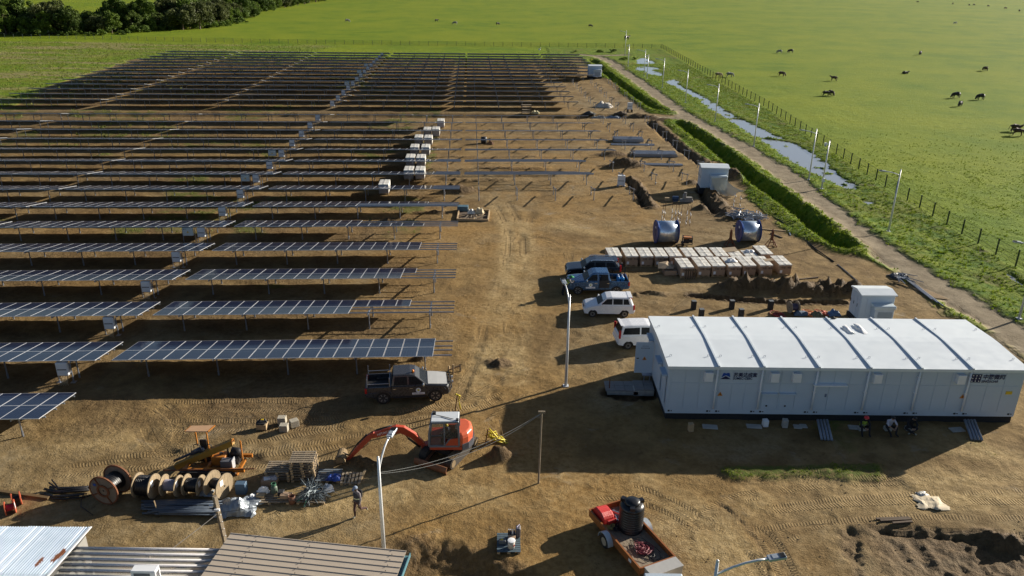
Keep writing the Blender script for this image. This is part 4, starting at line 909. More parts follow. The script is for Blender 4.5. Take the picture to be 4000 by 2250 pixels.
# paving at the open door
slabm = M('paving_slab', (.22, .22, .215), .9, var=.15, bump=.02); pv = thing('door_platform', 'raised grey paving slabs below the open door', 'platform', gp(2450, 1512)); pv.rotation_euler = (0, 0, .0)
_sb = MB(); _sb.box((0, 0, .03), (.58, .58, .07)); SLAB = _sb.mesh('slab', slabm)
for i in range(5):
    for j in range(2):
        put('slab', SLAB, pv, (-1.1 + i * .6 + (.35 if i > 2 else 0) * 0, -.3 + j * .6, .01 + (.08 if i > 2 else 0) + rng.uniform(-.01, .01)), (0, 0, rng.uniform(-.02, .02)))
mb = MB(); mb.box((-.35, 0, -.12), (1.9, 1.2, .24)); mb.box((.95, 0, -.1), (1.25, 1.2, .36)); mb.build('base', conc, pv)
woodg = M('weathered_wood', (.25, .20, .14), .85, var=.25, scale=6, bump=.02); woodl = M('pale_wood', (.42, .30, .165), .8, var=.2, scale=6, bump=.01); woodd = M('dark_wood', (.10, .07, .045), .9, var=.25)
for (px, py, h, lab) in [((2380), 1520, .95, 'rusty steel stake left of the door platform')]:
    mb = MB(); mb.box((0, 0, h / 2), (.06, .06, h)); o = mb.build('stake', M('rust', (.16, .06, .025), .85, var=.3)); o.location = gp(px, py); tag(o, lab, 'stake')
rust = _mats['rust']
# slabs, stubs and pipes in the shade along the front wall
for i, (px, py, sx, sy, h, m, nm, lab) in enumerate([(2697, 1683, .28, .28, .5, woodl, 'wooden_stump', 'upright pale wooden stump before the left end of the white wall'), (2773, 1670, .85, .42, .08, conc, 'flat_slab', 'flat grey slab on the ground, leftmost along the white wall'), (2945, 1668, .85, .4, .08, conc, 'flat_slab', 'flat grey slab on the ground beside the small block, under the first hatch'),
        (2988, 1663, .3, .3, .42, white, 'white_block', 'small white block standing in the shade of the white wall'), (3064, 1668, .3, .3, .5, conc, 'concrete_stump', 'upright concrete stump between slabs, left of the leaning pipes'), (3115, 1668, .45, .4, .07, conc, 'flat_slab', 'left flat slab of the pair beside the leaning pipes'), (3138, 1666, .4, .38, .07, conc, 'flat_slab', 'right flat slab of the pair beside the leaning pipes'),
        (3335, 1672, .6, .4, .09, conc, 'flat_slab', 'flat slab beside the man in the red helmet'), (3738, 1680, .8, .45, .07, conc, 'flat_slab', 'flat slab at the right, just left of the second leaning pipes')]):
    mb = MB(); mb.box((0, 0, h / 2), (sx, sy, h)); o = mb.build(nm, m, None, .02); o.location = gp(px, py); o.rotation_euler = (0, 0, rng.uniform(-.15, .15)); tag(o, lab, nm.split('_')[1])
pipem = M('grey_pipe', (.20, .23, .28), .4, .1, var=.1)
for px0, px1, lab in ((3208, 3232, 'four grey pipes leaning on the plinth, left of the sitting men'), (3783, 3818, 'four grey pipes leaning on the plinth at the right end of the wall')):
    t = thing('leaning_pipes', lab, 'pipes', gp((px0 + px1) / 2, 1700)); a = t.location
    for i in range(4):
        b0 = g(px1 - 22 + i * 13, 1720 + i * 1.0); tp = g(px0 - 14 + i * 12, 1640, .48); mb = MB(); mb.sm = True; mb.tube([b0 - a + Vector((0, 0, .05)), tp - a], .075, 8); mb.build('pipe', pipem, t)
# ================================================================ TRANSFORMER KIOSKS
def kiosk(loc, rz, label, kind):
    t = thing('transformer_kiosk', label, 'transformer', loc, rz, 'white transformer kiosks'); W, D, H = 3.05, 2.1, 2.35; b = .5 if kind else .45
    mb = MB(); mb.box((W / 2, D / 2, b / 2 - .1), (W + .25, D + .2, b + .2)); mb.build('plinth', plinth, t)
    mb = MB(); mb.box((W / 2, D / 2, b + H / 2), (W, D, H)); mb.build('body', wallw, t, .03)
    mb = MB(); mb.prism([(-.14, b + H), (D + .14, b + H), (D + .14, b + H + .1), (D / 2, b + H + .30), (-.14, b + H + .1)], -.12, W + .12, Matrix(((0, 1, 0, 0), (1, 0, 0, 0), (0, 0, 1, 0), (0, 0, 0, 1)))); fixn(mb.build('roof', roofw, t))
    mb = MB(); mb.box((W * .62, -.42, b + .68), (1.75, .8, 1.35)); rad = mb.build('radiator_housing', wallw, t, .02)
    mb = MB(); mb.box((W * .62, -.45, b + 1.52), (1.95, .95, .34)); mb.build('radiator_hood', M('hood_pale', (.52, .60, .64), .4, var=.05), t, .05)
    mb = MB()
    for i in range(14): mb.box((W * .62 - .55 + i * .095, -.835, b + .62), (.03, .05, 1.0))
    mb.build('radiator_fin', M('fin_grey', (.30, .36, .40), .5), rad)
    for y in (.35, 1.1, 1.75): mb = MB(); mb.box((-.012, y, b + 1.15), (.03, .62, 2.0)); o = mb.build('side_door', wallw, t); mb = MB(); mb.box((-.04, y + .22, b + 1.2), (.04, .04, .3)); mb.build('handle', dark, o)
    for x in (.25, .78): mb = MB(); mb.box((x, -.012, b + 1.15), (.46, .03, 2.0)); mb.build('front_panel', wallw, t)
    return t
kiosk(Vector((25.55, 52.6, 0)), .012, 'white transformer kiosk right behind the white building', 0).scale = (.8, .8, .82)
k2 = kiosk(Vector((21.95, 89.5, 0)), -.07, 'white transformer kiosk beside the ditch with pale sheeting hanging off its front', 1)
k3 = kiosk(Vector((17.66, 192.2, 0)), .05, 'far white transformer kiosk at the end of the rows, hose looped on its front', 1)
shm = bpy.data.materials.new('clear_sheeting'); _nt, _b = nodes(shm); _b.inputs['Base Color'].default_value = (.62, .58, .45, 1); _b.inputs['Roughness'].default_value = .35; _b.inputs['Alpha'].default_value = .82
mb = MB(); mb.sm = True; idx = {}
for j in range(13):
    for i in range(11):
        u, v = i / 10, j / 12; f = .09 * math.sin(u * 19 + v * 3) + .06 * math.sin(u * 41 + 1)
        x = 1.05 + u * 1.75 + v * v * (1.0 + .9 * u); y = -.92 - v * .55 - (f if v > .1 else 0) - .5 * v * v * u; z = .5 + 1.42 - v * (1.75 + .45 * math.sin(u * 5.0) * v) + .15 * u
        idx[i, j] = len(mb.v); mb.v.append((x, y, max(.04, z)))
for j in range(12):
    for i in range(10): mb.f.append((idx[i, j], idx[i + 1, j], idx[i + 1, j + 1], idx[i, j + 1])); mb.mi.append(0); mb.smooth.append(True)
o = mb.build('plastic_sheeting', shm); o.location = k2.location; o.rotation_euler = k2.rotation_euler; tag(o, 'pale translucent sheeting flapping off the kiosk by the ditch', 'plastic sheet')
mb = MB(); mb.sm = True; mb.tube([(2.6, -.95, 2.05), (2.75, -1.0, 2.3), (2.9, -1.0, 2.0), (2.85, -1.0, 1.2), (2.6, -1.02, .65), (1.9, -1.05, .5), (1.2, -1.02, .62)], .07, 7); mb.build('hose', white, k3)
# ---------------------------------------------------------------- small white cabinets
def cab(loc, label, rz, ped):
    t = thing('white_cabinet', label, 'cabinet', loc, rz); z = .45 if ped else .12
    mb = MB(); mb.box((0, 0, z + .62), (.85, .5, 1.2)); mb.build('body', invw, t, .02)
    mb = MB(); mb.box((.4, -.28, z + .62), (.09, .1, 1.24)); mb.box((0, -.26, z + 1.2), (.86, .06, .08)); mb.build('door_frame', white, t)
    mb = MB(); mb.box((-.02, -.262, z + .6), (.72, .015, .06)); mb.build('vent_band', black, t)
    mb = MB()
    for x in (-.35, .4): mb.box((x, 0, z / 2 - .05), (.3, .5, z + .1))
    mb.build('plinth_block', conc if not ped else woodd, t)
cab(gp(2425, 728), 'small white cabinet at the head of the open trench', -.05, False); cab(gp(2459, 437), 'small white cabinet on two dark blocks near the far track junction', 0, True)

# ================================================================ CRATES OF PANELS
card = M('cardboard', (.36, .245, .16), .85, var=.14, scale=2, bump=.0); wrap = M('crate_wrap_white', (.66, .64, .58), .5, var=.08, scale=3); wrap2 = M('film_wrap', (.40, .38, .40), .4, var=.15); ink = M('carton_ink', (.045, .03, .025), .7)
def crate(loc, rz, label, group, kind=0, text_=True, h=1.0):
    t = thing('panel_crate', label, 'crate', loc, rz, group); W, D = 1.10, 2.22
    mb = MB()
    for y in (-1.0, 0, 1.0): mb.box((0, D / 2 + y, .02), (W, .12, .04)); mb.box((0, D / 2 + y, .135), (W, .12, .03))
    for x in (-.45, 0, .45):
        for y in (-1.0, 0, 1.0): mb.box((x, D / 2 + y, .08), (.12, .12, .09))
    mb.build('pallet', woodl, t)
    mb = MB(); mb.box((0, D / 2, .15 + (h - .15) / 2), (W, D, h - .15)); mb.build('carton', card if kind == 0 else wrap2, t, .012)
    mb = MB(); n = 6; m_ = 12; r = np.random.default_rng(int(abs(loc[0] * 97 + loc[1] * 31)) + 1); idx = {}
    for j in range(m_ + 1):
        for i in range(n + 1):
            edge = i in (0, n) or j in (0, m_); idx[i, j] = len(mb.v); z = h + .018 + (0 if edge else r.uniform(0, .022)) + (.02 if (i == 3) else 0); mb.v.append((-W / 2 - .012 + (W + .024) * i / n, -.012 + (D + .024) * j / m_, z))
    for j in range(m_):
        for i in range(n): mb.f.append((idx[i, j], idx[i + 1, j], idx[i + 1, j + 1], idx[i, j + 1])); mb.mi.append(0); mb.smooth.append(False)
    dp = .10 if kind == 0 else .22
    for i in range(n):
        a, b = mb.v[idx[i, 0]], mb.v[idx[i + 1, 0]]; d0 = dp * r.uniform(.5, 1.2); mb.add([a, b, (b[0], b[1] - .004, h - d0), (a[0], a[1] - .004, h - d0)], [(0, 1, 2, 3)])
    for j in range(m_):
        a, b = mb.v[idx[n, j]], mb.v[idx[n, j + 1]]; d0 = (.9 if kind else dp * r.uniform(.5, 1.5)); mb.add([a, b, (b[0] + .004, b[1], h - d0), (a[0] + .004, a[1], h - d0)], [(0, 1, 2, 3)])
    mb.build('top_wrap', wrap, t)
    mb = MB(); mb.box((0, D / 2, h + .05), (.022, D, .008)); mb.box((0, .75, h + .052), (W, .022, .008)); mb.box((0, 1.5, h + .052), (W, .022, .008)); mb.build('strap', woodg, t)
    if kind == 0:
        mb = MB(); mb.box((-.33, -.006, .38), (.2, .008, .26)); mb.build('paper_label', white, t)
        if text_: text('中国 · 制造', 'lettering', .19, ink, t, (-.36, -.012, .66), (PI / 2, 0, 0))
    return t
FRONT = [(14.72, 61.45, 'leftmost, pallet boards against its front'), (16.22, 61.75, 'second from the left'), (17.49, 61.9, 'third from the left'), (18.85, 61.95, 'fourth from the left, ragged film on top'), (20.15, 62.1, 'fifth from the left'), (21.6, 62.2, 'sixth, its lid split open'), (23.3, 62.45, 'rightmost')]
for x, y, l in FRONT: crate(Vector((x, y, gz(x, y))), .06, f'cardboard panel crate in the nearer row, {l}', 'panel crates in the nearer row')
BACK = [(8.99, 63.95, 'leftmost, behind the black car'), (10.42, 64.02, 'second from the left'), (11.73, 64.07, 'third from the left'), (13.02, 64.12, 'fourth, behind the folded cardboard'), (14.28, 64.2, 'fifth from the left'), (15.72, 64.3, 'sixth from the left'), (17.03, 64.35, 'seventh from the left'), (18.4, 64.45, 'eighth, before the blue drum stand'), (19.85, 64.2, 'ninth, cardboard flaps thrown back'), (21.2, 64.3, 'tenth, film bunched on top'), (22.5, 65.1, 'rightmost')]
for i, (x, y, l) in enumerate(BACK): crate(Vector((x, y, gz(x, y))), .06, f'cardboard panel crate in the farther row, {l}', 'panel crates in the farther row', 0, i < 5, .8 if i in (8, 9) else 1.0)
for (x, y, h, lab, s) in ((18.85, 63.1, 1.02, 'white film bunched on the fourth nearer crate', (.5, .4)), (21.25, 66.1, .84, 'white film bunched on the tenth farther crate', (.5, .35))): crumple('plastic_film', 9, 8, s[0], s[1], .3, int(x * 3), clothw, (x, y, h), .2, lab, 'plastic film')
for (x, y, z, sx, sy, rx, lab) in ((19.5, 66.3, .95, 1.3, .8, .15, 'cardboard sheet thrown back over the ninth farther crate'), (22.1, 63.4, 1.08, .8, .45, .05, 'loose lid sheet on the sixth nearer crate')):
    mb = MB(); mb.box((0, 0, 0), (sx, sy, .012)); o = mb.build('cardboard_sheet', M('cardboard_pale', (.40, .30, .19), .85)); o.location = (x, y, z); o.rotation_euler = (rx, -.06, .15); tag(o, lab, 'cardboard')
t = thing('pallet_boards', 'upright slatted pallet boards against the first nearer crate', 'pallet', gp(2692, 1088), .06)
for i in range(5): mb = MB(); mb.box((-.38 + i * .19, -.25, .5), (.1, .03, .95)); mb.build('board', woodd, t)
mb = MB(); mb.box((-.0, -.21, .2), (1.0, .04, .08)); mb.box((0, -.21, .8), (1.0, .04, .08)); mb.build('crossbar', woodd, t)
cf = thing('flattened_carton', 'torn open cardboard carton lying before the farther crate row', 'cardboard', gp(2608, 1068), .1)
mb = MB(); mb.box((.1, -.1, .22), (1.05, .9, .4)); mb.build('carton', card, cf)
mb = MB(); mb.add([(-.95, -.2, .55), (.25, -.6, .62), (.75, .35, .50), (.1, .75, .85), (-.7, .75, .72), (-.2, .2, .8)], [(0, 1, 5), (1, 2, 5), (2, 3, 5), (3, 4, 5), (4, 0, 5)]); mb.build('flap', _mats['cardboard_pale'], cf)
mb = MB(); mb.add([(.6, -.5, .05), (1.35, -.3, .04), (1.2, .4, .08), (.65, .3, .2)], [(0, 1, 2, 3)]); mb.build('film', clothw, cf)
# white-wrapped crates standing among the rows
WC = [((1000 + 1175 / 2.415, 550 + 364 / 2.415), 'alone behind the seventh row')]
for a, b, nm in (((1000 + 1408 / 2.415, 550 + 234 / 2.415), (1000 + 1513 / 2.415, 550 + 234 / 2.415), 'ninth'), ((1000 + 1424 / 2.415, 550 + 122 / 2.415), (1000 + 1523 / 2.415, 550 + 124 / 2.415), 'tenth'), ((1000 + 1465 / 2.415, 550 + 27 / 2.415), (1000 + 1568 / 2.415, 550 + 27 / 2.415), 'eleventh'),
                 ((1000 + 1505 / 2.415, 1266 / 2.415), (1000 + 1595 / 2.415, 1267 / 2.415), 'twelfth'), ((1000 + 1587 / 2.415, 1192 / 2.415), (1000 + 1667 / 2.415, 1192 / 2.415), 'thirteenth')):
    WC += [(a, f'left one of the pair beside the {nm} row'), (b, f'right one of the pair beside the {nm} row')]
WC.append(((1000 + 1714 / 2.415, 1116 / 2.415), 'alone at the far end by the drain'))
for p, l in WC:
    q = g(p[0], p[1], 1.2); x, y = q.x + .55 + .12, q.y - 2.25
    crate(Vector((x, y, gz(x, y))), .05, f'white-wrapped panel crate, {l}', 'white-wrapped crates among the rows', 1, False, 1.18)

# ================================================================ BLUE CABLE DRUMS AND STANDS
dblue = M('drum_blue', (.012, .045, .20), .45, var=.1); steelr = bpy.data.materials.new('bright_lagging'); _nt, _b = nodes(steelr); _b.inputs['Base Color'].default_value = (.56, .64, .74, 1); _b.inputs['Metallic'].default_value = .65; _b.inputs['Roughness'].default_value = .22  # lagging base made paler and bluer in place of reflected sky
def bigdrum(c, rz, r, wd, label):
    t = thing('cable_drum', label, 'cable drum', c, rz); X = Matrix.Translation((0, 0, r)) @ Matrix.Rotation(PI / 2, 4, 'Y')
    mb = MB(); mb.sm = True; mb.lathe([(r - .09, -wd / 2 + .03), (r - .09, wd / 2 - .03)], 32, X); mb.build('lagging', steelr, t)
    for s in (-1, 1):
        mb = MB(); mb.lathe([(.12, s * wd / 2 - .04), (r, s * wd / 2 - .04), (r, s * wd / 2 + .04), (.12, s * wd / 2 + .04)], 32, X); o = fixn(mb.build('flange', dblue, t))
        mb = MB(); mb.lathe([(.0, s * (wd / 2 + .05)), (.3, s * (wd / 2 + .05))], 16, X)
        for i in range(10):
            a = i * PI / 5; x = s * (wd / 2 + .05); mb.bar((x, .3 * math.cos(a), r + .3 * math.sin(a)), (x, (r - .08) * math.cos(a), r + (r - .08) * math.sin(a)), .05, .02, (1, 0, 0))
        mb.build('spoke', dblue, o)
        mb = MB(); mb.box((s * (wd / 2 + .055), -.15, r + .45), (.01, .3, .2)); mb.build('paper_label', white, o)
bigdrum(gp(2620, 962) + Vector((-.32, 1.15, 0)), .04, 1.12, 2.0, 'blue-flanged cable drum in bright metal lagging, left of the generator'); bigdrum(gp(2925, 956) + Vector((.1, 1.0, 0)), .04, 1.06, 1.85, 'blue-flanged cable drum in bright metal lagging, between the two rusty stands')
def jack(c, label):
    t = thing('drum_stand', label, 'jack stand', c, .1, 'rusty drum stands'); mb = MB()
    for x in (-.45, .45): mb.bar((x, -.35, 0), (0, 0, .95), .07); mb.bar((x, .35, 0), (0, 0, .95), .07); mb.bar((x, -.35, .12), (x, .35, .12), .05)
    mb.bar((-.45, -.35, .12), (.45, -.35, .12), .05); mb.bar((-.3, -.2, .45), (.3, -.2, .45), .06); mb.build('leg_frame', rust, t)
    mb = MB(); mb.box((0, 0, 1.0), (.2, .2, .8)); mb.box((0, 0, 1.5), (.12, .26, .25)); mb.cyl((0, 0, 1.3), (0, 0, 1.7), .04); mb.build('jack_column', rust, t)
jack(gp(2850, 962), 'rusty drum stand left of the second blue drum'); jack(gp(3011, 962), 'rusty drum stand right of the second blue drum')
ge = thing('generator', 'portable generator with black frame and orange top beside the first blue drum', 'generator', gp(2683, 958), -.15)
mb = MB()
for x in (-.45, .45):
    for y in (-.3, .3): mb.bar((x, y, .15), (x, y, .85), .05)
    mb.bar((x, -.3, .85), (x, .3, .85), .05); mb.bar((x, -.3, .2), (x, .3, .2), .05)
for y in (-.3, .3): mb.bar((-.45, y, .85), (.45, y, .85), .05); mb.bar((-.45, y, .2), (.45, y, .2), .05)
mb.build('frame', black, ge); mb = MB(); mb.box((0, 0, .78), (.8, .5, .16)); mb.build('fuel_tank', M('faded_orange', (.42, .17, .05), .6), ge, .04); mb = MB(); mb.box((-.1, 0, .45), (.5, .42, .4)); mb.cyl((.18, 0, .45), (.42, 0, .45), .18); mb.build('engine', dark, ge)
for y in (-.36, .36): mb = MB(); mb.cyl((-.42, y - .05, .15), (-.42, y + .05, .15), .15, n=12); mb.build('wheel', black, ge)
# marker rods with white ribbons
RODS = [((1405, 790), (1440, 592)), ((1430, 786), (1448, 600)), ((1502, 785), (1522, 595)), ((1527, 790), (1534, 592)), ((1560, 800), (1578, 572)), ((1582, 805), (1600, 575)), ((1642, 800), (1657, 572)), ((1672, 805), (1688, 575)), ((2085, 640), (2105, 545)), ((2140, 650), (2155, 548))]
for i, (b, tp) in enumerate(RODS):
    p = gp(2000 + b[0] / 2.415, 550 + b[1] / 2.415); h = 2.3 if i < 8 else 1.6
    t = thing('ribbon_rod', f'thin rusty rod tied with white ribbon, {ORD[i]} from the left of those behind the drums', 'rod', p, 0, 'rods tied with white ribbon'); lean = rng.uniform(-.05, .12)
    mb = MB(); mb.tube([(0, 0, -.2), (lean, 0, h)], .022, 5); mb.build('rod', rust, t); mb = MB()
    for z in ([.45, 1.25] if i % 2 else [.3, .75, 1.35])[:3]:
        x = lean * z / h; mb.tube([(x, 0, z + .3), (x + rng.uniform(-.12, .02), -.04, z + .15), (x + rng.uniform(-.02, .1), -.05, z - .05), (x + rng.uniform(-.12, .0), -.04, z - .18)], [.02, .035, .05, .015], 5)
    mb.build('ribbon', clothw, t)
# ================================================================ VEHICLES
glassd = M('car_glass', (.008, .010, .013), .3, var=.02, spec=.15); tyre = M('tyre', (.018, .017, .016), .85, var=.2, dust=.25); rimm = M('rim_silver', (.30, .30, .30), .4, .6, dust=.2); lampc = M('lamp_clear', (.62, .66, .68), .12, var=.03); lampr = M('lamp_red', (.42, .012, .015), .2, var=.03)
chrome = M('chrome', (.7, .71, .72), .15, .9); amber = M('amber_lens', (.75, .22, .01), .25)
def layered(mb, layers):
    """closed skins: list of (y, polygon) with equal point counts"""
    n = len(layers[0][1]); o = len(mb.v)
    for y, p in layers: mb.v += [(q[0], y, q[1]) for q in p]
    for k in range(len(layers) - 1):
        for i in range(n): mb.f.append((o + k * n + i, o + k * n + (i + 1) % n, o + (k + 1) * n + (i + 1) % n, o + (k + 1) * n + i)); mb.mi.append(mb.cur); mb.smooth.append(False)
    mb.f += [tuple(range(o, o + n)), tuple(range(o + len(layers) * n - 1, o + (len(layers) - 1) * n - 1, -1))]; mb.mi += [mb.cur] * 2; mb.smooth += [False] * 2
def arch(x, r, zb):
    z0 = .0; return [(x - r * math.cos(a), max(zb, r * .98 * math.sin(a) + .28)) for a in [i * PI / 8 for i in range(9)]]
def car(name, label, loc, rz, s, paint, group=None):
    """s: L W zb(sill) ax(front, rear axle) r hood[] belt roof[] etc; front along +X"""
    t = thing(name, label, s.get('cat', 'car'), loc, rz, group); W = s['W']; hw = W / 2; zb = s['zb']; xf, xr = s['ax']; r = s['r']; ra = r + .07
    low = [(s['rear'][0][0], s['rear'][0][1]), ] + [(x, z) for x, z in arch(xr, ra, zb)] + [(x, z) for x, z in arch(xf, ra, zb)] + s['front'] + s['top'] + s['rear'][1:][::-1][::-1]
    xm = (s['front'][0][0] + s['rear'][0][0]) / 2
    def shrink(p, k, dz): return [(xm + (x - xm) * k, z - (dz if z > .62 else 0)) for x, z in p]
    mb = MB(); layered(mb, [(-hw, shrink(low, .985, .06)), (-hw + .03, shrink(low, .993, .02)), (-hw + .16, low), (hw - .16, low), (hw - .03, shrink(low, .993, .02)), (hw, shrink(low, .985, .06))])
    fixn(mb.build('body', paint, t))
    cb = s['cabin']; zb0, zr0 = cb[0][1], max(p[1] for p in cb); b0, b1 = hw - .06, hw - s.get('tumble', .2)
    def hy(z): return b0 + (b1 - b0) * (z - zb0) / (zr0 - zb0)
    mb = MB(); n = len(cb); vs = []
    for sgn, k in ((-1, 1), (-1, .82), (1, .82), (1, 1)):
        for x, z in cb: vs.append((x, sgn * hy(z) * k, z + (.035 if k < 1 and z > zb0 + .1 else 0)))
    fs = [(a * n + i, a * n + (i + 1) % n, (a + 1) * n + (i + 1) % n, (a + 1) * n + i) for a in range(3) for i in range(n)] + [tuple(range(n)), tuple(range(4 * n - 1, 3 * n - 1, -1))]
    mb.add(vs, fs); fixn(mb.build('roof', s.get('roofm', paint), t, .02))
    for sgn in (-1, 1):
        for wq in s['wins']:
            mb = MB(); mb.add([(x, sgn * (hy(z) + .008), z) for x, z in wq], [tuple(range(len(wq)))]); mb.build('window', glassd, t)
        for dq in s.get('doors', []):
            k = dq if isinstance(dq, list) else dq['p']; mb = MB(); mb.prism(k, sgn * (hw - .012), sgn * (hw + .008)); o = fixn(mb.build('door', paint, t))
            mx = min(p[0] for p in k) if s.get('hinge', 1) else 0; mb = MB(); mb.box((mx + .16, sgn * (hw + .02), max(p[1] for p in k) - .13), (.2, .03, .035)); mb.build('handle', chrome if s.get('chromeh') else paint, o)
        mb = MB(); mb.box((s['mir'][0], sgn * (hw + .13), s['mir'][1]), (.12, .22, .17)); mb.build('mirror', s.get('mirm', paint), t, .04)
        x, z, a, b = s['hl']; mb = MB(); mb.add([(x, sgn * (hw - .06), z - b), (x + .10, sgn * (hw - .38), z - b), (x + .06, sgn * (hw - .38), z + b), (x - .16, sgn * (hw - .05), z + b), (x - .22, sgn * (hw + .008), z + b * .4), (x - .1, sgn * (hw + .008), z - b)], [(0, 1, 2, 3), (0, 3, 4, 5)]); mb.build('headlight', lampc, t)
        x, z, a, b = s['tl']; mb = MB(); mb.box((x + .0, sgn * (hw - .07), z), (.14, .16, b * 2)); mb.build('tail_light', lampr, t, .02)
        for ax in (xf, xr):
            y = sgn * (hw - .10); Y = Matrix.Translation((ax, y, r)) @ Matrix.Rotation(-sgn * PI / 2, 4, 'X')
            mb = MB(); mb.sm = True; mb.lathe([(r * .62, -.11), (r * .93, -.115), (r, -.07), (r, .07), (r * .93, .115), (r * .62, .11)], 20, Y); wh = mb.build('wheel', tyre, t)
            mb = MB(); mb.lathe([(0, .06), (r * .62, .06), (r * .64, .112), (r * .56, .112)], 20, Y); mb.mat(1); mb.lathe([(0, .10), (r * .14, .10), (r * .14, .06)], 10, Y); mb.mat(0)
            mb.build('rim', [dark, rimm], wh); mb = MB()
            for i in range(s.get('spk', 6)):
                a = 2 * PI * i / s.get('spk', 6); mb.bar(Y @ Vector((math.cos(a) * r * .1, math.sin(a) * r * .1, .095)), Y @ Vector((math.cos(a) * r * .58, math.sin(a) * r * .58, .10)), .07 if s.get('spk', 6) < 9 else .045, .03, Y.to_3x3() @ Vector((0, 0, 1)))
            mb.lathe([(r * .55, .108), (r * .63, .114), (r * .55, .104)], 20, Y); mb.build('spoke', rimm, wh)
    # glass front and back
    (ax_, az), (bx, bz) = cb[0], cb[1]; d = .006; k = .90
    mb = MB(); f0, f1 = .06, .94; p = lambda f: (ax_ + (bx - ax_) * f + .012, az + (bz - az) * f + .012)
    a_, b_ = p(f0), p(f1); mb.add([(a_[0], -hy(a_[1]) * k, a_[1]), (a_[0], hy(a_[1]) * k, a_[1]), (b_[0], hy(b_[1]) * k, b_[1]), (b_[0], -hy(b_[1]) * k, b_[1])], [(0, 1, 2, 3)]); mb.build('windscreen', glassd, t)
    (ax_, az), (bx, bz) = cb[-1], cb[-2]; p = lambda f: (ax_ + (bx - ax_) * f - .012, az + (bz - az) * f + .008); a_, b_ = p(.12), p(.88)
    mb = MB(); mb.add([(a_[0], hy(a_[1]) * k, a_[1]), (a_[0], -hy(a_[1]) * k, a_[1]), (b_[0], -hy(b_[1]) * k, b_[1]), (b_[0], hy(b_[1]) * k, b_[1])], [(0, 1, 2, 3)]); mb.build('rear_window', glassd, t)
    x = s['front'][0][0]; mb = MB(); mb.box((x - .02, 0, zb + .2), (.12, W * .92, .2)); mb.build('front_bumper', s.get('bumpm', paint), t, .03)
    x = s['rear'][0][0]; mb = MB(); mb.box((x + .0, 0, zb + .2), (.12, W * .92, .2)); mb.build('rear_bumper', s.get('bumpm', paint), t, .03)
    x = s['front'][0][0]; mb = MB(); mb.box((x + .025, 0, zb + .45), (.05, W * .5, .13)); mb.build('grille', dark, t); mb = MB(); mb.box((x + .045, 0, zb + .18), (.03, .42, .1)); mb.build('number_plate', yel if s.get('yplate') else white, t)
    mb = MB(); mb.box((0, 0, .34), (s['L'] * .8, W * .7, .2)); mb.build('underbody', dark, t)
    return t
p_dark = M('paint_dark_grey', (.042, .043, .048), .30, .1, var=.06, coat=.3); p_blue = M('paint_steel_blue', (.04, .115, .245), .26, .45, var=.05, coat=.5); p_black = M('paint_black', (.010, .011, .013), .16, .2, var=.05, coat=.8); p_white = M('paint_car_white', (.74, .75, .77), .25, var=.03, coat=.5)
silver = M('bonnet_dust_glare', (.50, .495, .475), .45, .2, var=.05)  # sun glare and dust on the bonnet put into a paler colour
PICK = dict(cat='pickup truck', L=5.0, W=1.80, zb=.46, ax=(1.62, -1.46), r=.385, front=[(2.42, .50), (2.46, .72), (2.40, .95)], top=[(2.30, 1.06), (1.75, 1.13), (1.16, 1.18), (-.95, 1.16), (-.98, .80), (-2.44, .80)], rear=[(-2.46, .52), (-2.48, .62)],
            cabin=[(1.16, 1.14), (.45, 1.70), (.15, 1.76), (-.82, 1.75), (-.97, 1.14)], wins=[[(.98, 1.18), (.47, 1.64), (.08, 1.67), (.08, 1.18)], [(-.02, 1.18), (-.02, 1.67), (-.74, 1.66), (-.82, 1.18)]], doors=[[(1.05, .56), (1.05, 1.12), (.05, 1.12), (.05, .56)], [(.02, .56), (.02, 1.12), (-.93, 1.12), (-.93, .9), (-.82, .78), (-.82, .56)]],
            mir=(.92, 1.26), hl=(2.36, .92, .2, .12), tl=(-2.44, .92, .1, .17), tumble=.22, chromeh=1, spk=6)
def bed(t, paint, W=1.8):
    for s in (-1, 1):
        mb = MB(); mb.box((-1.71, s * (W / 2 - .045), .96), (1.47, .09, .34)); mb.build('bed_side', paint, t, .015)
        mb = MB(); mb.box((-1.46, s * (W / 2 - .2), .86), (.75, .22, .14)); mb.build('wheel_housing', dark, t)
        mb = MB(); Y = Matrix.Translation((-1.46, s * (W / 2 + .005), .385)) @ Matrix.Rotation(PI / 2, 4, 'X'); mb.lathe([(.455, -.03), (.52, -.03), (.52, .03), (.455, .03)], 14, Y, .1, PI - .1); mb.build('wheel_arch', paint, t)
        mb = MB(); Y = Matrix.Translation((1.62, s * (W / 2 + .005), .385)) @ Matrix.Rotation(PI / 2, 4, 'X'); mb.lathe([(.455, -.03), (.52, -.03), (.52, .03), (.455, .03)], 14, Y, .1, PI - .1); mb.build('wheel_arch', paint, t)
        mb = MB(); mb.box((.1, s * (W / 2 - .02), .42), (1.9, .14, .06)); mb.build('side_step', dark, t)
    mb = MB(); mb.box((-2.43, 0, .95), (.07, W - .1, .36)); mb.build('tailgate', paint, t); mb = MB(); mb.box((-1.71, 0, .812), (1.4, W - .2, .02)); mb.build('bed_liner', dark, t); mb = MB(); mb.box((-1.0, 0, .97), (.05, W - .1, .34)); mb.build('bed_front', paint, t)
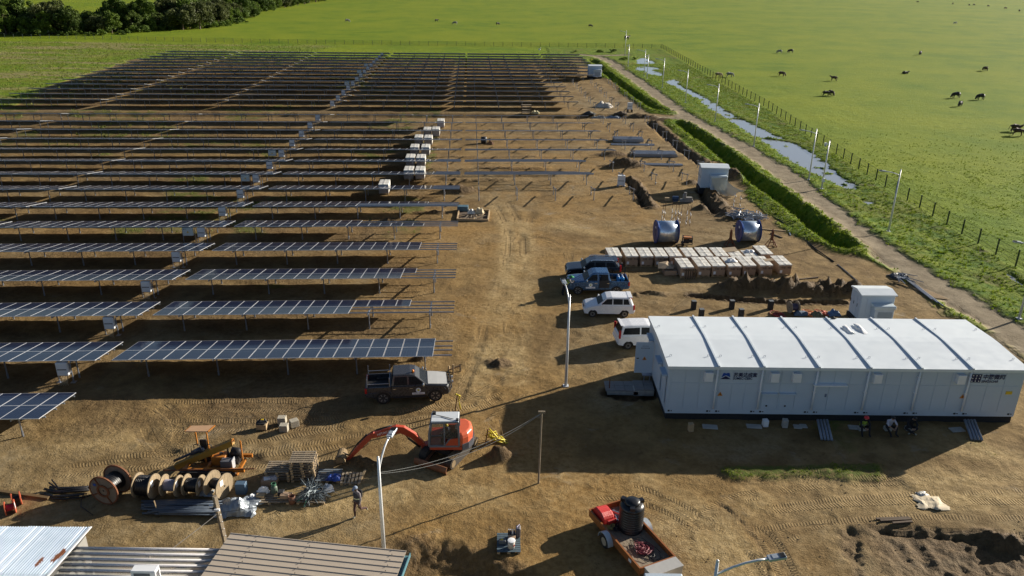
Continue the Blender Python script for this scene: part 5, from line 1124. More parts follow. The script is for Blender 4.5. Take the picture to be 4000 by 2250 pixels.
def decal(t, x, z, sgn, W, flip):
    o = put('door_decal', None, t, (x, sgn * (W / 2 + .014), z)); o.rotation_euler = (PI / 2, 0, PI if sgn > 0 else 0)
    mb = MB(); mb.cyl((0, .15, 0), (0, .15, .006), .15, n=18); mb.box((0, -.07, .003), (.74, .13, .006)); mb.build('decal_plate', white, o)
    mb = MB(); mb.cyl((0, .15, .004), (0, .15, .010), .07, n=9); mb.build('decal_sun', M('decal_yellow', (.55, .52, .04), .5), o); text('FITSAW ENERGY', 'lettering', .085, navy, o, (0, -.10, .008), (0, 0, 0), 0, 'CENTER', .001)
# dark pickup in front of the solar rows
q0 = gp(1497, 1577); q1 = gp(1703, 1566); hd = math.atan2(q1.y - q0.y, q1.x - q0.x); mid = (q0 + q1) / 2; nrm = Vector((-math.sin(hd), math.cos(hd), 0))
pk = car('pickup_truck', 'dark grey double-cab pickup with pale bonnet and amber roof beacon', Vector((mid.x, mid.y, gz(mid.x, mid.y) + .0)) + nrm * .82 - Vector((math.cos(hd), math.sin(hd), 0)) * .08, hd, {**PICK, 'r': .42, 'mirm': chrome}, p_dark); bed(pk, p_dark)
mb = MB(); mb.add([(2.33, -.72, 1.075), (2.33, .72, 1.075), (1.75, .78, 1.145), (1.2, .80, 1.192), (1.2, -.80, 1.192), (1.75, -.78, 1.145), (2.33, -.72, 1.05), (2.33, .72, 1.05)], [(0, 1, 2, 5), (5, 2, 3, 4), (6, 7, 1, 0)]); mb.build('bonnet', silver, pk)
mb = MB(); mb.sm = True; mb.cyl((.34, -.38, 1.78), (.34, -.38, 1.92), .075, .065, 12); mb.sm = False; mb.mat(1); mb.cyl((.34, -.38, 1.75), (.34, -.38, 1.79), .09, n=12); mb.build('beacon', [amber, dark], pk)
mb = MB()
for y in (-.5, -.2, .2, .5): mb.tube([(2.50, y, .5), (2.62, y, .8), (2.52, y, 1.08)], .025, 6)
for z, x in ((.5, 2.52), (.72, 2.62), (.9, 2.60), (1.08, 2.52)): mb.tube([(x - .12, -.78, z), (x, -.55, z), (x, .55, z), (x - .12, .78, z)], .03, 6)
mb.build('bull_bar', black, pk); mb = MB(); mb.cyl((2.64, -.28, .98), (2.72, -.28, .98), .09, n=10); mb.cyl((2.64, .28, .98), (2.72, .28, .98), .09, n=10); mb.build('spotlight', lampc, pk)
rk = MB()
for x in (-2.36, -1.06):
    for y in (-.84, .84): rk.bar((x, y, 1.1), (x, y, 1.72), .045)
for y in (-.84, .84): rk.bar((-2.36, y, 1.34), (-1.06, y, 1.34), .035)
rk.bar((-1.06, -.84, 1.34), (-1.06, .84, 1.34), .035); rk.build('ladder_rack', galv, pk); decal(pk, .62, .70, -1, 1.8, 0)
# blue pickup, rear door open
q0 = gp(2258, 1152); q1 = gp(2405, 1152); mid = (q0 + q1) / 2
bp = car('pickup_truck', 'steel blue double-cab pickup with an open rear door, among the parked cars', Vector((mid.x + .04, mid.y + .85, gz(mid.x, mid.y))), PI + .035, {**PICK, 'mirm': chrome}, p_blue); bed(bp, p_blue); decal(bp, .62, .70, 1, 1.8, 1)
mb = MB(); mb.box((-.46, .905, .92), (.82, .02, .62)); mb.build('door_opening', dark, bp)
dr = put('open_door', None, bp, (0, .9, 0), (0, 0, -PI / 2 + 2.35)); mb = MB(); mb.prism([(-.7, .56), (0, .56), (0, 1.16), (-.05, 1.6), (-.55, 1.6), (-.7, 1.16)], 0, .06); fixn(mb.build('door', p_blue, dr)); mb = MB(); mb.add([(-.62, .066, 1.2), (-.06, .066, 1.2), (-.1, .066, 1.55), (-.52, .066, 1.55)], [(0, 1, 2, 3)]); mb.build('window', glassd, dr)
rk = MB()
for x in (-2.36, -1.06):
    for y in (-.82, .82): rk.bar((x, y, 1.1), (x, y, 1.72), .05)
rk.build('rack_post', black, bp)
for i, (x, y) in enumerate(((-2.05, .15), (-2.05, -.2), (-1.72, .12), (-1.74, -.22))):
    p = bp.matrix_basis @ Vector((x, y, .82)); t = thing('water_bottle', f'blue water bottle in the bed of the blue pickup, {["near rear", "far rear", "near inner", "far inner"][i]} one', 'bottle', p, 0, 'water bottles in the pickup bed'); mb = MB(); mb.sm = True; mb.lathe([(.13, 0), (.14, .05), (.125, .12), (.14, .19), (.125, .26), (.14, .33), (.05, .40), (.05, .45)], 12); mb.build('bottle', M('bottle_blue', (.05, .25, .55), .15, var=.04), t); mb = MB(); mb.cyl((0, 0, .45), (0, 0, .48), .055); mb.build('cap', white, t)
# black SUV
SUV = dict(cat='car', L=4.6, W=1.82, zb=.40, ax=(1.40, -1.32), r=.36, front=[(2.24, .46), (2.28, .72), (2.2, .92)], top=[(2.05, 1.02), (1.5, 1.09), (.98, 1.13), (-2.05, 1.14), (-2.24, 1.08)], rear=[(-2.27, .5), (-2.29, .8)],
           cabin=[(1.02, 1.10), (.28, 1.64), (-.2, 1.71), (-1.75, 1.66), (-2.15, 1.12)], wins=[[(.86, 1.17), (.30, 1.58), (-.05, 1.6), (-.05, 1.17)], [(-.13, 1.17), (-.13, 1.6), (-.95, 1.6), (-.95, 1.17)], [(-1.05, 1.17), (-1.05, 1.58), (-1.65, 1.54), (-1.9, 1.2)]], doors=[[(.95, .5), (.95, 1.1), (-.05, 1.1), (-.05, .5)], [(-.09, .5), (-.09, 1.1), (-.95, 1.1), (-.95, .8), (-.8, .5)]],
           mir=(.82, 1.22), hl=(2.16, .86, .2, .11), tl=(-2.2, 1.12, .1, .28), tumble=.26, mirm=chrome, spk=7)
sv = car('suv', 'black car with silver roof rails behind the blue pickup', Vector((6.75, 61.45, gz(6.75, 61.4))), PI + .02, SUV, p_black)
for y in (-.62, .62): mb = MB(); mb.tube([(.25, y, 1.67), (.1, y, 1.76), (-1.5, y, 1.75), (-1.7, y, 1.68)], .032, 6); mb.build('roof_rail', chrome, sv)
mb = MB(); mb.box((-1.86, 0, 1.70), (.3, 1.3, .05)); mb.build('rear_spoiler', p_black, sv); mb = MB(); mb.cyl((-2.36, 0, .98), (-2.52, 0, .98), .34, n=18); mb.build('spare_wheel', dark, sv)
HATCH = dict(L=3.8, W=1.67, zb=.30, ax=(1.22, -1.17), r=.29, front=[(1.84, .34), (1.88, .52), (1.83, .70)], top=[(1.68, .80), (1.2, .92), (.80, .98), (-1.72, .98), (-1.86, .92)], rear=[(-1.88, .36), (-1.90, .62)],
             cabin=[(.86, .95), (.22, 1.46), (-.2, 1.53), (-1.45, 1.50), (-1.76, .95)], wins=[[(.62, 1.02), (.18, 1.42), (-.22, 1.44), (-.22, 1.02)], [(-.29, 1.02), (-.29, 1.44), (-1.0, 1.43), (-1.0, 1.02)], [(-1.05, 1.02), (-1.05, 1.43), (-1.40, 1.42), (-1.52, 1.02)]], doors=[[(.74, .40), (.74, .96), (-.22, .96), (-.22, .40)], [(-.26, .40), (-.26, .96), (-1.05, .96), (-1.05, .72), (-.85, .40)]],
             mir=(.62, 1.04), hl=(1.78, .66, .2, .10), tl=(-1.84, .78, .1, .18), tumble=.18, spk=12)
q0 = gp(2313, 1238); q1 = gp(2438, 1238); mid = (q0 + q1) / 2
ha = car('hatchback', 'white hatchback parked in front of the blue pickup', Vector((mid.x + .02, mid.y + .75, gz(mid.x, mid.y + .7))), PI + .012, HATCH, p_white); mb = MB(); mb.box((-1.55, 0, 1.535), (.34, 1.2, .04)); mb.build('rear_spoiler', p_white, ha, .015)
MPV = dict(L=3.88, W=1.66, zb=.30, ax=(1.28, -1.22), r=.295, front=[(1.88, .34), (1.93, .55), (1.86, .80)], top=[(1.7, .92), (1.4, .98), (1.1, 1.03), (-1.8, 1.02), (-1.90, .95)], rear=[(-1.92, .36), (-1.95, .65)],
           cabin=[(1.25, 1.0), (.58, 1.58), (.1, 1.67), (-1.0, 1.68), (-1.62, 1.63), (-1.84, 1.0)], wins=[[(.95, 1.07), (.52, 1.52), (.32, 1.55), (.32, 1.07)], [(.22, 1.07), (.22, 1.55), (-.35, 1.57), (-.35, 1.07)], [(-.45, 1.08), (-.45, 1.57), (-1.5, 1.54), (-1.62, 1.1)]], doors=[[(.98, .42), (.98, 1.0), (.25, 1.0), (.25, .42)], [(.21, .42), (.21, 1.0), (-.85, 1.0), (-.85, .72), (-.65, .42)]],
           mir=(.95, 1.12), hl=(1.78, .8, .2, .13), tl=(-1.83, 1.12, .1, .30), tumble=.16, yplate=1, spk=9)
q0 = gp(2443, 1366); mp = car('people_carrier', 'white boxy people carrier half hidden behind the white building', Vector((q0.x + 1.30, q0.y + .95, gz(q0.x, q0.y))), .10, MPV, p_white)
mb = MB(); mb.box((-1.66, 0, 1.69), (.2, 1.26, .04)); mb.build('rear_spoiler', p_white, mp, .015)
# ================================================================ PEOPLE AND CATTLE
def skin(name, pts, edges, root, mats, labels, extra=None, sub=2):
    """one continuous skinned surface; labels give each bone's material slot"""
    me = bpy.data.meshes.new('tmp'); names = list(pts); ix = {n: i for i, n in enumerate(names)}
    me.from_pydata([pts[n][:3] for n in names], [(ix[a], ix[b]) for a, b in edges], []); o = bpy.data.objects.new('tmp', me); C.objects.link(o)
    o.modifiers.new('s', 'SKIN'); sd = o.modifiers.new('u', 'SUBSURF'); sd.levels = sub; sd.render_levels = sub
    for i, n in enumerate(names):
        r = pts[n][3]; sv_ = me.skin_vertices[0].data[i]; sv_.radius = r if isinstance(r, tuple) else (r, r); sv_.use_root = n == root
    dg = bpy.context.evaluated_depsgraph_get(); out = bpy.data.meshes.new_from_object(o.evaluated_get(dg)); bpy.data.objects.remove(o); out.name = name; out.materials.clear()
    for m in mats: out.materials.append(m)
    E_ = [(Vector(pts[a][:3]), Vector(pts[b][:3]), labels.get((a, b), 0), max(np.max(pts[a][3]), np.max(pts[b][3]))) for a, b in edges]
    for p in out.polygons:
        c = p.center; best = (9, 0)
        for a, b, l, r in E_:
            d = b - a; t = max(0, min(1, (c - a).dot(d) / d.length_squared)); k = (c - a - d * t).length / r
            if k < best[0]: best = (k, l)
        p.material_index = best[1]; p.use_smooth = True
    if extra:
        bm = bmesh.new(); bm.from_mesh(out)
        e = extra.mesh('e', mats); bm.from_mesh(e); bm.to_mesh(out); bm.free(); bpy.data.meshes.remove(e)
    return out
skin_d = M('skin_dark', (.10, .055, .035), .55, var=.05); skin_l = M('skin_tan', (.33, .20, .135), .55, var=.05)
def person(label, loc, rz, J, cols, hat=None, hatm=None, skinm=None, vest=None, extra_fn=None):
    """J overrides joints of an upright figure looking along -Y; cols = shirt, trousers, shoes"""
    t = thing('person', label, 'person', loc, rz)
    d = dict(pel=(0, 0, .95), sp=(0, 0, 1.15), ch=(0, 0, 1.36), nk=(0, -.01, 1.50), h0=(0, -.03, 1.58), h1=(0, -.035, 1.68), h2=(0, -.03, 1.76))
    for s, n in ((-1, 'l'), (1, 'r')):
        d[n + 'sh'] = (s * .185, 0, 1.42); d[n + 'el'] = (s * .25, .02, 1.14); d[n + 'wr'] = (s * .25, -.06, .90); d[n + 'hd'] = (s * .25, -.08, .81)
        d[n + 'hp'] = (s * .10, 0, .90); d[n + 'kn'] = (s * .11, -.03, .50); d[n + 'an'] = (s * .11, .02, .09); d[n + 'to'] = (s * .12, -.15, .04)
    d.update(J)
    rad = dict(pel=(.15, .11), sp=(.14, .10), ch=(.165, .115), nk=.058, h0=.078, h1=.098, h2=.06, sh=.068, el=.05, wr=.036, hd=.042, hp=.095, kn=.066, an=.05, to=.046)
    pts = {k: tuple(v) + (rad.get(k) or rad[k[1:]],) for k, v in d.items()}
    ed = [('pel', 'sp'), ('sp', 'ch'), ('ch', 'nk'), ('nk', 'h0'), ('h0', 'h1'), ('h1', 'h2')]; lb = {('nk', 'h0'): 3, ('h0', 'h1'): 3, ('h1', 'h2'): 3}
    for n in 'lr':
        ed += [('ch', n + 'sh'), (n + 'sh', n + 'el'), (n + 'el', n + 'wr'), (n + 'wr', n + 'hd'), ('pel', n + 'hp'), (n + 'hp', n + 'kn'), (n + 'kn', n + 'an'), (n + 'an', n + 'to')]
        lb.update({(n + 'el', n + 'wr'): 3 if cols[3:] else 0, (n + 'wr', n + 'hd'): 3, (n + 'hp', n + 'kn'): 1, ('pel', n + 'hp'): 1, (n + 'kn', n + 'an'): 1, (n + 'an', n + 'to'): 2})
    ex = MB(); ex.sm = True; ex.mat(3); h1 = Vector(d['h1'])
    ex.sphere(h1 + Vector((0, -.10, -.02)), (.014, .02, .02), 6, 4); ex.sphere(h1 + Vector((-.095, 0, -.01)), (.012, .02, .03), 6, 4); ex.sphere(h1 + Vector((.095, 0, -.01)), (.012, .02, .03), 6, 4)
    ex.mat(4)
    for s in (-1, 1): ex.sphere(h1 + Vector((s * .034, -.088, .012)), .012, 6, 4)
    ex.sphere(h1 + Vector((0, -.09, -.06)), (.028, .01, .008), 6, 4); ex.mat(3)
    for n, s in (('l', -1), ('r', 1)):
        w_, h_ = Vector(d[n + 'wr']), Vector(d[n + 'hd']); ax = (h_ - w_).normalized(); sd = ax.orthogonal().normalized(); nn = ax.cross(sd)
        for i, L in enumerate((.06, .075, .08, .07)):
            b = h_ + sd * (.014 * (i - 1.5) * 1.6); ex.tube([b, b + ax * L * .55 + nn * .008, b + ax * L + nn * .03], [.010, .009, .007], 5)
        b = (w_ * .3 + h_ * .7) + sd * .03; ex.tube([b, b + sd * .03 + ax * .03, b + sd * .035 + ax * .065 + nn * .015], [.012, .010, .008], 5)
    put('body', skin('body', pts, ed, 'pel', [cols[0], cols[1], cols[2], skinm or skin_d, black], lb, ex), t)
    h2 = Vector(d['h1'])
    if hat == 'cap':
        mb = MB(); mb.sm = True; mb.lathe([(.112, .01), (.108, .06), (.07, .105), (0, .118)], 12, Matrix.Translation(h2 + Vector((0, 0, .0)))); mb.add([(h2.x - .08, h2.y - .09, h2.z + .02), (h2.x + .08, h2.y - .09, h2.z + .02), (h2.x + .055, h2.y - .19, h2.z + .0), (h2.x - .055, h2.y - .19, h2.z + .0)], [(0, 1, 2, 3)]); mb.build('cap', hatm, t)
    elif hat == 'helmet':
        mb = MB(); mb.sm = True; mb.lathe([(.15, .015), (.132, .03), (.128, .08), (.085, .135), (0, .155)], 14, Matrix.Translation(h2)); mb.build('helmet', hatm, t)
    elif hat == 'brim':
        mb = MB(); mb.sm = True; mb.lathe([(.24, .02), (.13, .04), (.115, .10), (.07, .14), (0, .15)], 14, Matrix.Translation(h2)); mb.build('hat', hatm, t)
    else:
        mb = MB(); mb.sm = True; mb.lathe([(.104, -.01), (.112, .04), (.075, .10), (0, .115)], 10, Matrix.Translation(h2 + Vector((0, .018, 0)))); mb.build('hair', black, t)
    if vest:
        ch = Vector(d['ch']); pe = Vector(d['pel']); up = (ch - pe).normalized(); T = Matrix.Translation(pe) @ up.to_track_quat('Z', 'Y').to_matrix().to_4x4(); L = (ch - pe).length
        mb = MB(); mb.sm = True; n = 14; vs = []
        for z, a, b in ((.02, .185, .145), (L * .5, .178, .138), (L * .92, .20, .150), (L * 1.12, .14, .11)):
            for i in range(n): u = 2 * PI * i / n; vs.append((a * math.cos(u), b * math.sin(u), z))
        mb.add(vs, [(k * n + i, k * n + (i + 1) % n, (k + 1) * n + (i + 1) % n, (k + 1) * n + i) for k in range(3) for i in range(n)], T); o = mb.build('vest', vest, t)
        mb = MB(); vs = []
        for z, a, b in ((L * .42, .190, .150), (L * .55, .190, .150)):
            for i in range(n): u = 2 * PI * i / n; vs.append((a * math.cos(u), b * math.sin(u), z))
        mb.add(vs, [(i, (i + 1) % n, n + (i + 1) % n, n + i) for i in range(n)], T); mb.build('reflective_band', M('reflective', (.62, .66, .45), .4), o)
    if extra_fn: extra_fn(t, d)
    return t
cl = lambda n, c: M('cloth_' + n, c, .9, var=.12)
grey_s, maroon, boot = cl('grey_shirt', (.20, .18, .19)), cl('maroon', (.07, .035, .03)), cl('pale_boot', (.30, .29, .22)); blackc = cl('black', (.014, .014, .017)); hiv = cl('hi_vis', (.30, .40, .05)); navyc = cl('navy', (.03, .035, .06)); capb = cl('cap_blue', (.22, .27, .36)); lav = cl('pale_tee', (.50, .49, .56)); vestd = cl('dark_vest', (.05, .05, .06))
p = gp(1400, 2020)
def pack(t, d): mb = MB(); mb.box((0, .19, 1.28), (.3, .14, .4)); mb.build('backpack', blackc, t, .04)
person('walking man in blue cap, grey overalls and pale boots', p, -.62, dict(lhp=(-.1, 0, .9), lkn=(-.1, -.12, .50), lan=(-.10, -.10, .09), lto=(-.1, -.26, .04), rkn=(.12, .05, .52), ran=(.13, .42, .36), rto=(.14, .46, .20), lel=(-.25, .1, 1.14), lwr=(-.24, .02, .9), lhd=(-.24, -.02, .81), rel=(.26, -.02, 1.14), rwr=(.24, -.1, .9), rhd=(.24, -.13, .82), h1=(0, -.06, 1.68), h0=(0, -.04, 1.58)), [grey_s, maroon, boot], 'cap', capb, None, vestd, pack)
p = gp(2196, 1152)
person('man in green brimmed hat and yellow vest leaning on the blue pickup', p, PI / 2 + .1, dict(pel=(0, -.22, .92), sp=(0, -.36, 1.09), ch=(0, -.50, 1.24), nk=(0, -.58, 1.36), h0=(0, -.64, 1.42), h1=(0, -.68, 1.51), h2=(0, -.68, 1.59), lsh=(-.19, -.52, 1.28), rsh=(.19, -.52, 1.28), lel=(-.24, -.66, 1.12), rel=(.24, -.66, 1.12), lwr=(-.12, -.84, 1.14), rwr=(.12, -.84, 1.14), lhd=(-.05, -.90, 1.15), rhd=(.05, -.90, 1.16), lhp=(-.1, -.2, .87), rhp=(.1, -.2, .87), lkn=(-.12, -.12, .48), rkn=(.12, -.06, .48)), [grey_s, blackc, blackc], 'brim', cl('green_hat', (.03, .22, .08)), None, hiv)
SIT = dict(pel=(0, 0, .30), sp=(0, -.03, .50), ch=(0, -.12, .70), nk=(0, -.20, .82), h0=(0, -.25, .88), h1=(0, -.29, .97), h2=(0, -.29, 1.05), lsh=(-.19, -.14, .74), rsh=(.19, -.14, .74), lhp=(-.12, -.06, .28), rhp=(.12, -.06, .28), lkn=(-.22, -.42, .52), rkn=(.22, -.42, .52), lan=(-.2, -.60, .10), ran=(.2, -.60, .10), lto=(-.22, -.78, .05), rto=(.22, -.78, .05), lel=(-.26, -.36, .56), rel=(.26, -.36, .56), lwr=(-.1, -.54, .44), rwr=(.1, -.54, .44), lhd=(-.03, -.60, .40), rhd=(.03, -.60, .42))
X2 = {**SIT, 'lkn': (-.3, -.36, .42), 'rkn': (.3, -.36, .42), 'lan': (-.12, -.52, .10), 'ran': (.14, -.60, .10)}
X3 = {**SIT, 'lkn': (-.34, -.34, .30), 'rkn': (.34, -.30, .34), 'lan': (.12, -.5, .10), 'ran': (-.1, -.48, .10), 'lto': (.26, -.55, .06), 'rto': (-.22, -.55, .06), 'h1': (.06, -.32, .95)}
for px, J, cols, hat, hm, vst, sk, lab in ((3366, SIT, [blackc, blackc, blackc], 'helmet', M('helmet_red', (.60, .02, .03), .35), hiv, skin_l, 'man in red helmet and hi-vis vest sitting against the white building'), (3467, X2, [lav, blackc, blackc, 1], None, None, None, skin_l, 'bare-headed man in pale shirt sitting between two others by the wall'), (3550, X3, [blackc, blackc, boot], None, None, None, skin_l, 'man in black sitting cross-legged, rightmost of the three by the wall')):
    q = gp(px, 1680); seat = MB(); seat.box((0, 0, .11), (.4, .3, .22)); so_ = seat.build('seat_block', conc, None, .02); so_.location = q + Vector((0, .02, 0)); tag(so_, f'low block under the {lab.split(" sitting")[0]}', 'block')
    person(lab, q, rng.uniform(-.15, .15), J, cols, hat, hm, sk, vst)
def cow_mesh(name, pose, mats):
    b = dict(rump=(-.66, 0, 1.06, (.24, .26)), hip=(-.46, 0, 1.04, (.30, .34)), mid=(0, 0, .96, (.35, .41)), sho=(.45, 0, 1.05, (.29, .38)), nk=(.70, 0, 1.04, (.19, .25)))
    if pose == 'graze': b.update(n2=(.86, 0, .78, (.15, .19)), hd=(.98, 0, .48, (.13, .15)), mz=(1.08, 0, .18, (.09, .09)))
    elif pose == 'up': b.update(n2=(.86, 0, 1.22, (.15, .19)), hd=(1.00, 0, 1.36, (.14, .15)), mz=(1.28, 0, 1.20, (.09, .09)))
    else: b.update(n2=(.86, 0, 1.2, (.15, .19)), hd=(1.0, 0, 1.34, (.14, .15)), mz=(1.26, 0, 1.2, (.09, .09)))
    b['t1'] = (-.84, 0, 1.05, .05); b['t2'] = (-.92, 0, .55, .035); b['t3'] = (-.93, 0, .35, .06)
    ed = [('rump', 'hip'), ('hip', 'mid'), ('mid', 'sho'), ('sho', 'nk'), ('nk', 'n2'), ('n2', 'hd'), ('hd', 'mz'), ('rump', 't1'), ('t1', 't2'), ('t2', 't3')]
    for s, n in ((-1, 'l'), (1, 'r')):
        b[n + 'f0'] = (.48, s * .17, .85, .13); b[n + 'f1'] = (.52, s * .17, .48, .075); b[n + 'f2'] = (.50, s * .17, .05, .06); b[n + 'b0'] = (-.48, s * .18, .85, .17); b[n + 'b1'] = (-.42, s * .18, .62, .10); b[n + 'b2'] = (-.60, s * .18, .38, .065); b[n + 'b3'] = (-.57, s * .18, .05, .06)
        if pose == 'lie':
            b[n + 'f1'] = (.72, s * .22, .72, .08); b[n + 'f2'] = (.45, s * .26, .66, .06); b[n + 'b1'] = (-.2, s * .34, .74, .10); b[n + 'b2'] = (-.5, s * .38, .66, .07); b[n + 'b3'] = (-.2, s * .4, .64, .06)
        ed += [('sho', n + 'f0'), (n + 'f0', n + 'f1'), (n + 'f1', n + 'f2'), ('hip', n + 'b0'), (n + 'b0', n + 'b1'), (n + 'b1', n + 'b2'), (n + 'b2', n + 'b3')]
    ex = MB(); hd = Vector(b['hd'][:3])
    for s in (-1, 1): ex.tube([hd + Vector((-.02, s * .08, .1)), hd + Vector((-.04, s * .2, .16)), hd + Vector((.02, s * .25, .28))], [.03, .022, .008], 5); ex.add([hd + Vector((-.05, s * .1, .06)), hd + Vector((-.1, s * .26, .05)), hd + Vector((-.02, s * .24, -.02))], [(0, 1, 2)])
    return skin(name, b, ed, 'mid', mats, {}, ex, 1)
CC = dict(black=M('cow_black', (.022, .019, .017), .6, var=.2), brown=M('cow_brown', (.085, .05, .03), .7, var=.3), grey=M('cow_grey', (.26, .25, .24), .75, var=.2), tan=M('cow_tan', (.42, .30, .17), .75, var=.2), white=M('cow_white', (.6, .57, .5), .75, var=.1))
_cow = {}
def cow(px, py, ang, col, pose, label, s=1.0):
    if (col, pose) not in _cow: _cow[col, pose] = cow_mesh('cow', pose, [CC[col]])
    p = g(px, py); z = gz(p.x, p.y) if p.y < 290 and p.x < 89 else 0
    o = put('cow', _cow[col, pose], None, (p.x, p.y, z - (.55 * s if pose == 'lie' else .03)), (0, 0, ang)); o.scale = (s * 1.04, s * 1.12, s * .88); tag(o, label, 'cow', 'cattle grazing in the pasture')
T4_ = lambda x, y: (3000 + x / 2.415, y / 2.415)
for q, a, c, ps, l, s in [((T4_(108, 503)), PI, 'grey', 'graze', 'grey cow grazing, left one of the pair beyond the fence corner', .95), (T4_(212, 499), PI + .1, 'black', 'graze', 'black cow grazing just right of the grey cow beyond the fence corner', 1.0), (T4_(126, 720), -.7, 'brown', 'graze', 'brown cow facing the camera, below the grey and black pair', 1.0), (T4_(620, 762), 2.4, 'brown', 'up', 'brown cow with head raised, alone in the middle of the pasture', .95),
        (T4_(543, 905), -.1, 'black', 'graze', 'dark cow grazing head to head with a brown one', .9), (T4_(590, 903), -1.2, 'brown', 'graze', 'brown cow beside the dark cow, its head down', .95), (T4_(1433, 518), -2.2, 'black', 'graze', 'black cow alone high in the pasture, seen end on', 1.0), (T4_(1292, 696), .2, 'black', 'lie', 'black cow lying down in mid pasture', 1.0), (T4_(2046, 670), 1.7, 'brown', 'graze', 'brown cow seen from behind at the far right', 1.0),
        (T4_(1770, 925), PI + .1, 'black', 'graze', 'black cow grazing, left one of the trio at right', 1.05), (T4_(2000, 942), PI + .15, 'black', 'graze', 'black cow grazing, right one of the trio', 1.05), (T4_(1808, 1005), PI + .8, 'black', 'graze', 'smaller black cow in front of the trio', .9), (T4_(2330, 1240), -.4, 'brown', 'up', 'dark brown cow at the right edge, behind another', 1.0), (T4_(2350, 1280), -.5, 'brown', 'graze', 'dark brown cow at the right edge, in front of another', 1.0),
        (T4_(1765, 228), PI, 'white', 'graze', 'white cow alone high in the pasture', 1.0), (T4_(1412, 24), PI, 'brown', 'graze', 'brown cow far out near the top of the pasture', 1.2), (T4_(1742, 40), 1.5, 'brown', 'graze', 'tiny dark cow far out, left of a pair', 1.1), (T4_(1897, 54), 1.4, 'brown', 'up', 'tiny brown cow far out, standing end on', 1.1), (T4_(1940, 50), .2, 'brown', 'graze', 'tiny brown cow far out, side on beside the end-on one', 1.1), (T4_(2076, 62), .3, 'black', 'graze', 'tiny black cow far out below the dark boundary line', 1.1), (T4_(2238, 84), 0, 'brown', 'graze', 'tiny brown cow far out, second from the right edge', 1.1), (T4_(2370, 108), .8, 'black', 'graze', 'tiny black cow far out at the right edge', 1.1),
        ((2000 + 738 / 2.415, 257 / 2.415), 0, 'black', 'graze', 'black cow grazing beyond the back fence, above the solar rows', 1.05), ((2000 + 1082 / 2.415, 376 / 2.415), .5, 'black', 'up', 'large black cow behind the farthest street lamp', 1.25), ((2000 + 1946 / 2.415, 730 / 2.415), -.5, 'tan', 'graze', 'tan cow at the fence, left of a grey one', 1.0), ((2000 + 2050 / 2.415, 728 / 2.415), -.1, 'grey', 'graze', 'grey cow grazing close behind the fence', 1.0),
        ((1000 + 862 / 2.415, 210 / 2.415), .1, 'grey', 'graze', 'grey cow far left beyond the back fence', 1.2), ((1000 + 1703 / 2.415, 205 / 2.415), .4, 'black', 'up', 'small black cow far beyond the back fence', 1.0), ((1000 + 1878 / 2.415, 233 / 2.415), PI, 'grey', 'graze', 'grey cow beyond the back fence, right of a small black one', 1.2), ((1000 + 2280 / 2.415, 236 / 2.415), .5, 'black', 'graze', 'small black cow beyond the back fence, nearest the middle', 1.0)]: cow(q[0], q[1], a, c, ps, l, s)
# ================================================================ EXCAVATOR
def gy(px, py, Y):
    """point on the upright plane y = Y seen at a photograph pixel"""
    d = RIGHT * ((px - 2000) / FPX) + DOWN * ((py - 1125) / FPX) + FWD; t = Y / d.y
    return Vector((d.x * t, Y, CAM_H + d.z * t))
exr = M('excavator_red', (.44, .06, .024), .4, var=.08, dust=.2); exo = M('excavator_orange', (.62, .12, .05), .35, var=.06, dust=.12); cabg = M('cab_grey', (.13, .15, .18), .4, var=.08); cabt = M('cab_roof', (.58, .61, .63), .45, var=.06, dust=.2); mud = M('dried_mud', (.24, .17, .09), .95, var=.2, scale=6, bump=.03); steeld = M('dark_steel', (.04, .035, .03), .6, .4, var=.3, dust=.4)
hz = PI + .04; c_ = g(1679, 1760, .75); off = Vector((math.cos(hz) * .95 - math.sin(hz) * .95, math.sin(hz) * .95 + math.cos(hz) * .95, 0)); ec = c_ - off; ec.z = gz(ec.x, ec.y)
ex = thing('excavator', 'orange-red compact excavator with grey cab, boom stretched to the left', 'excavator', ec, hz)
bl = g(1677, 1840); ua = math.atan2(bl.y - ec.y, bl.x - ec.x) - hz; UT = Matrix.Rotation(ua, 4, 'Z')
mb = MB(); mb.box((0, 0, .45), (1.3, .9, .3), 0, UT); mb.cyl((0, 0, .5), (0, 0, .76), .45, n=16); mb.build('undercarriage', steeld, ex)
for s in (-1, 1):
    mb = MB(); pr = [(-1.15 + .28 * math.cos(a), .29 + .28 * math.sin(a)) for a in [PI / 2 + i * PI / 8 for i in range(9)]] + [(1.15 + .28 * math.cos(a), .29 + .28 * math.sin(a)) for a in [-PI / 2 + i * PI / 8 for i in range(9)]]
    mb.prism(pr, s * .78 - .2, s * .78 + .2, UT); tk = fixn(mb.build('track', M('track_brown', (.045, .036, .027), .85, var=.3), ex)); mb = MB()
    for i in range(24): mb.box((-1.15 + i * .1, s * .78, .585), (.045, .41, .03), 0, UT)
    for x in (-1.15, 1.15): mb.cyl(UT @ Vector((x, s * 1.0, .29)), UT @ Vector((x, s * .9, .29)), .2, n=12)
    mb.build('cleat', mud if s > 0 else steeld, tk)
mb = MB(); q = [(1.75 + .10 * math.sin(t * PI), .02 + .42 * t) for t in (0, .25, .5, .75, 1)]; mb.prism(q + [(x + .05, z) for x, z in q[::-1]], -.98, .98, UT)
for s in (-.5, .5): mb.bar(UT @ Vector((.6, s, .35)), UT @ Vector((1.75, s, .2)), .1)
fixn(mb.build('dozer_blade', M('blade_brown', (.20, .075, .03), .7, var=.2, dust=.5), ex))
mb = MB(); out = [(.95, -.9), (.95, .95), (-.7, .97), (-1.05, .75), (-1.28, .35), (-1.32, -.1), (-1.22, -.55), (-.95, -.85), (-.6, -.95)]
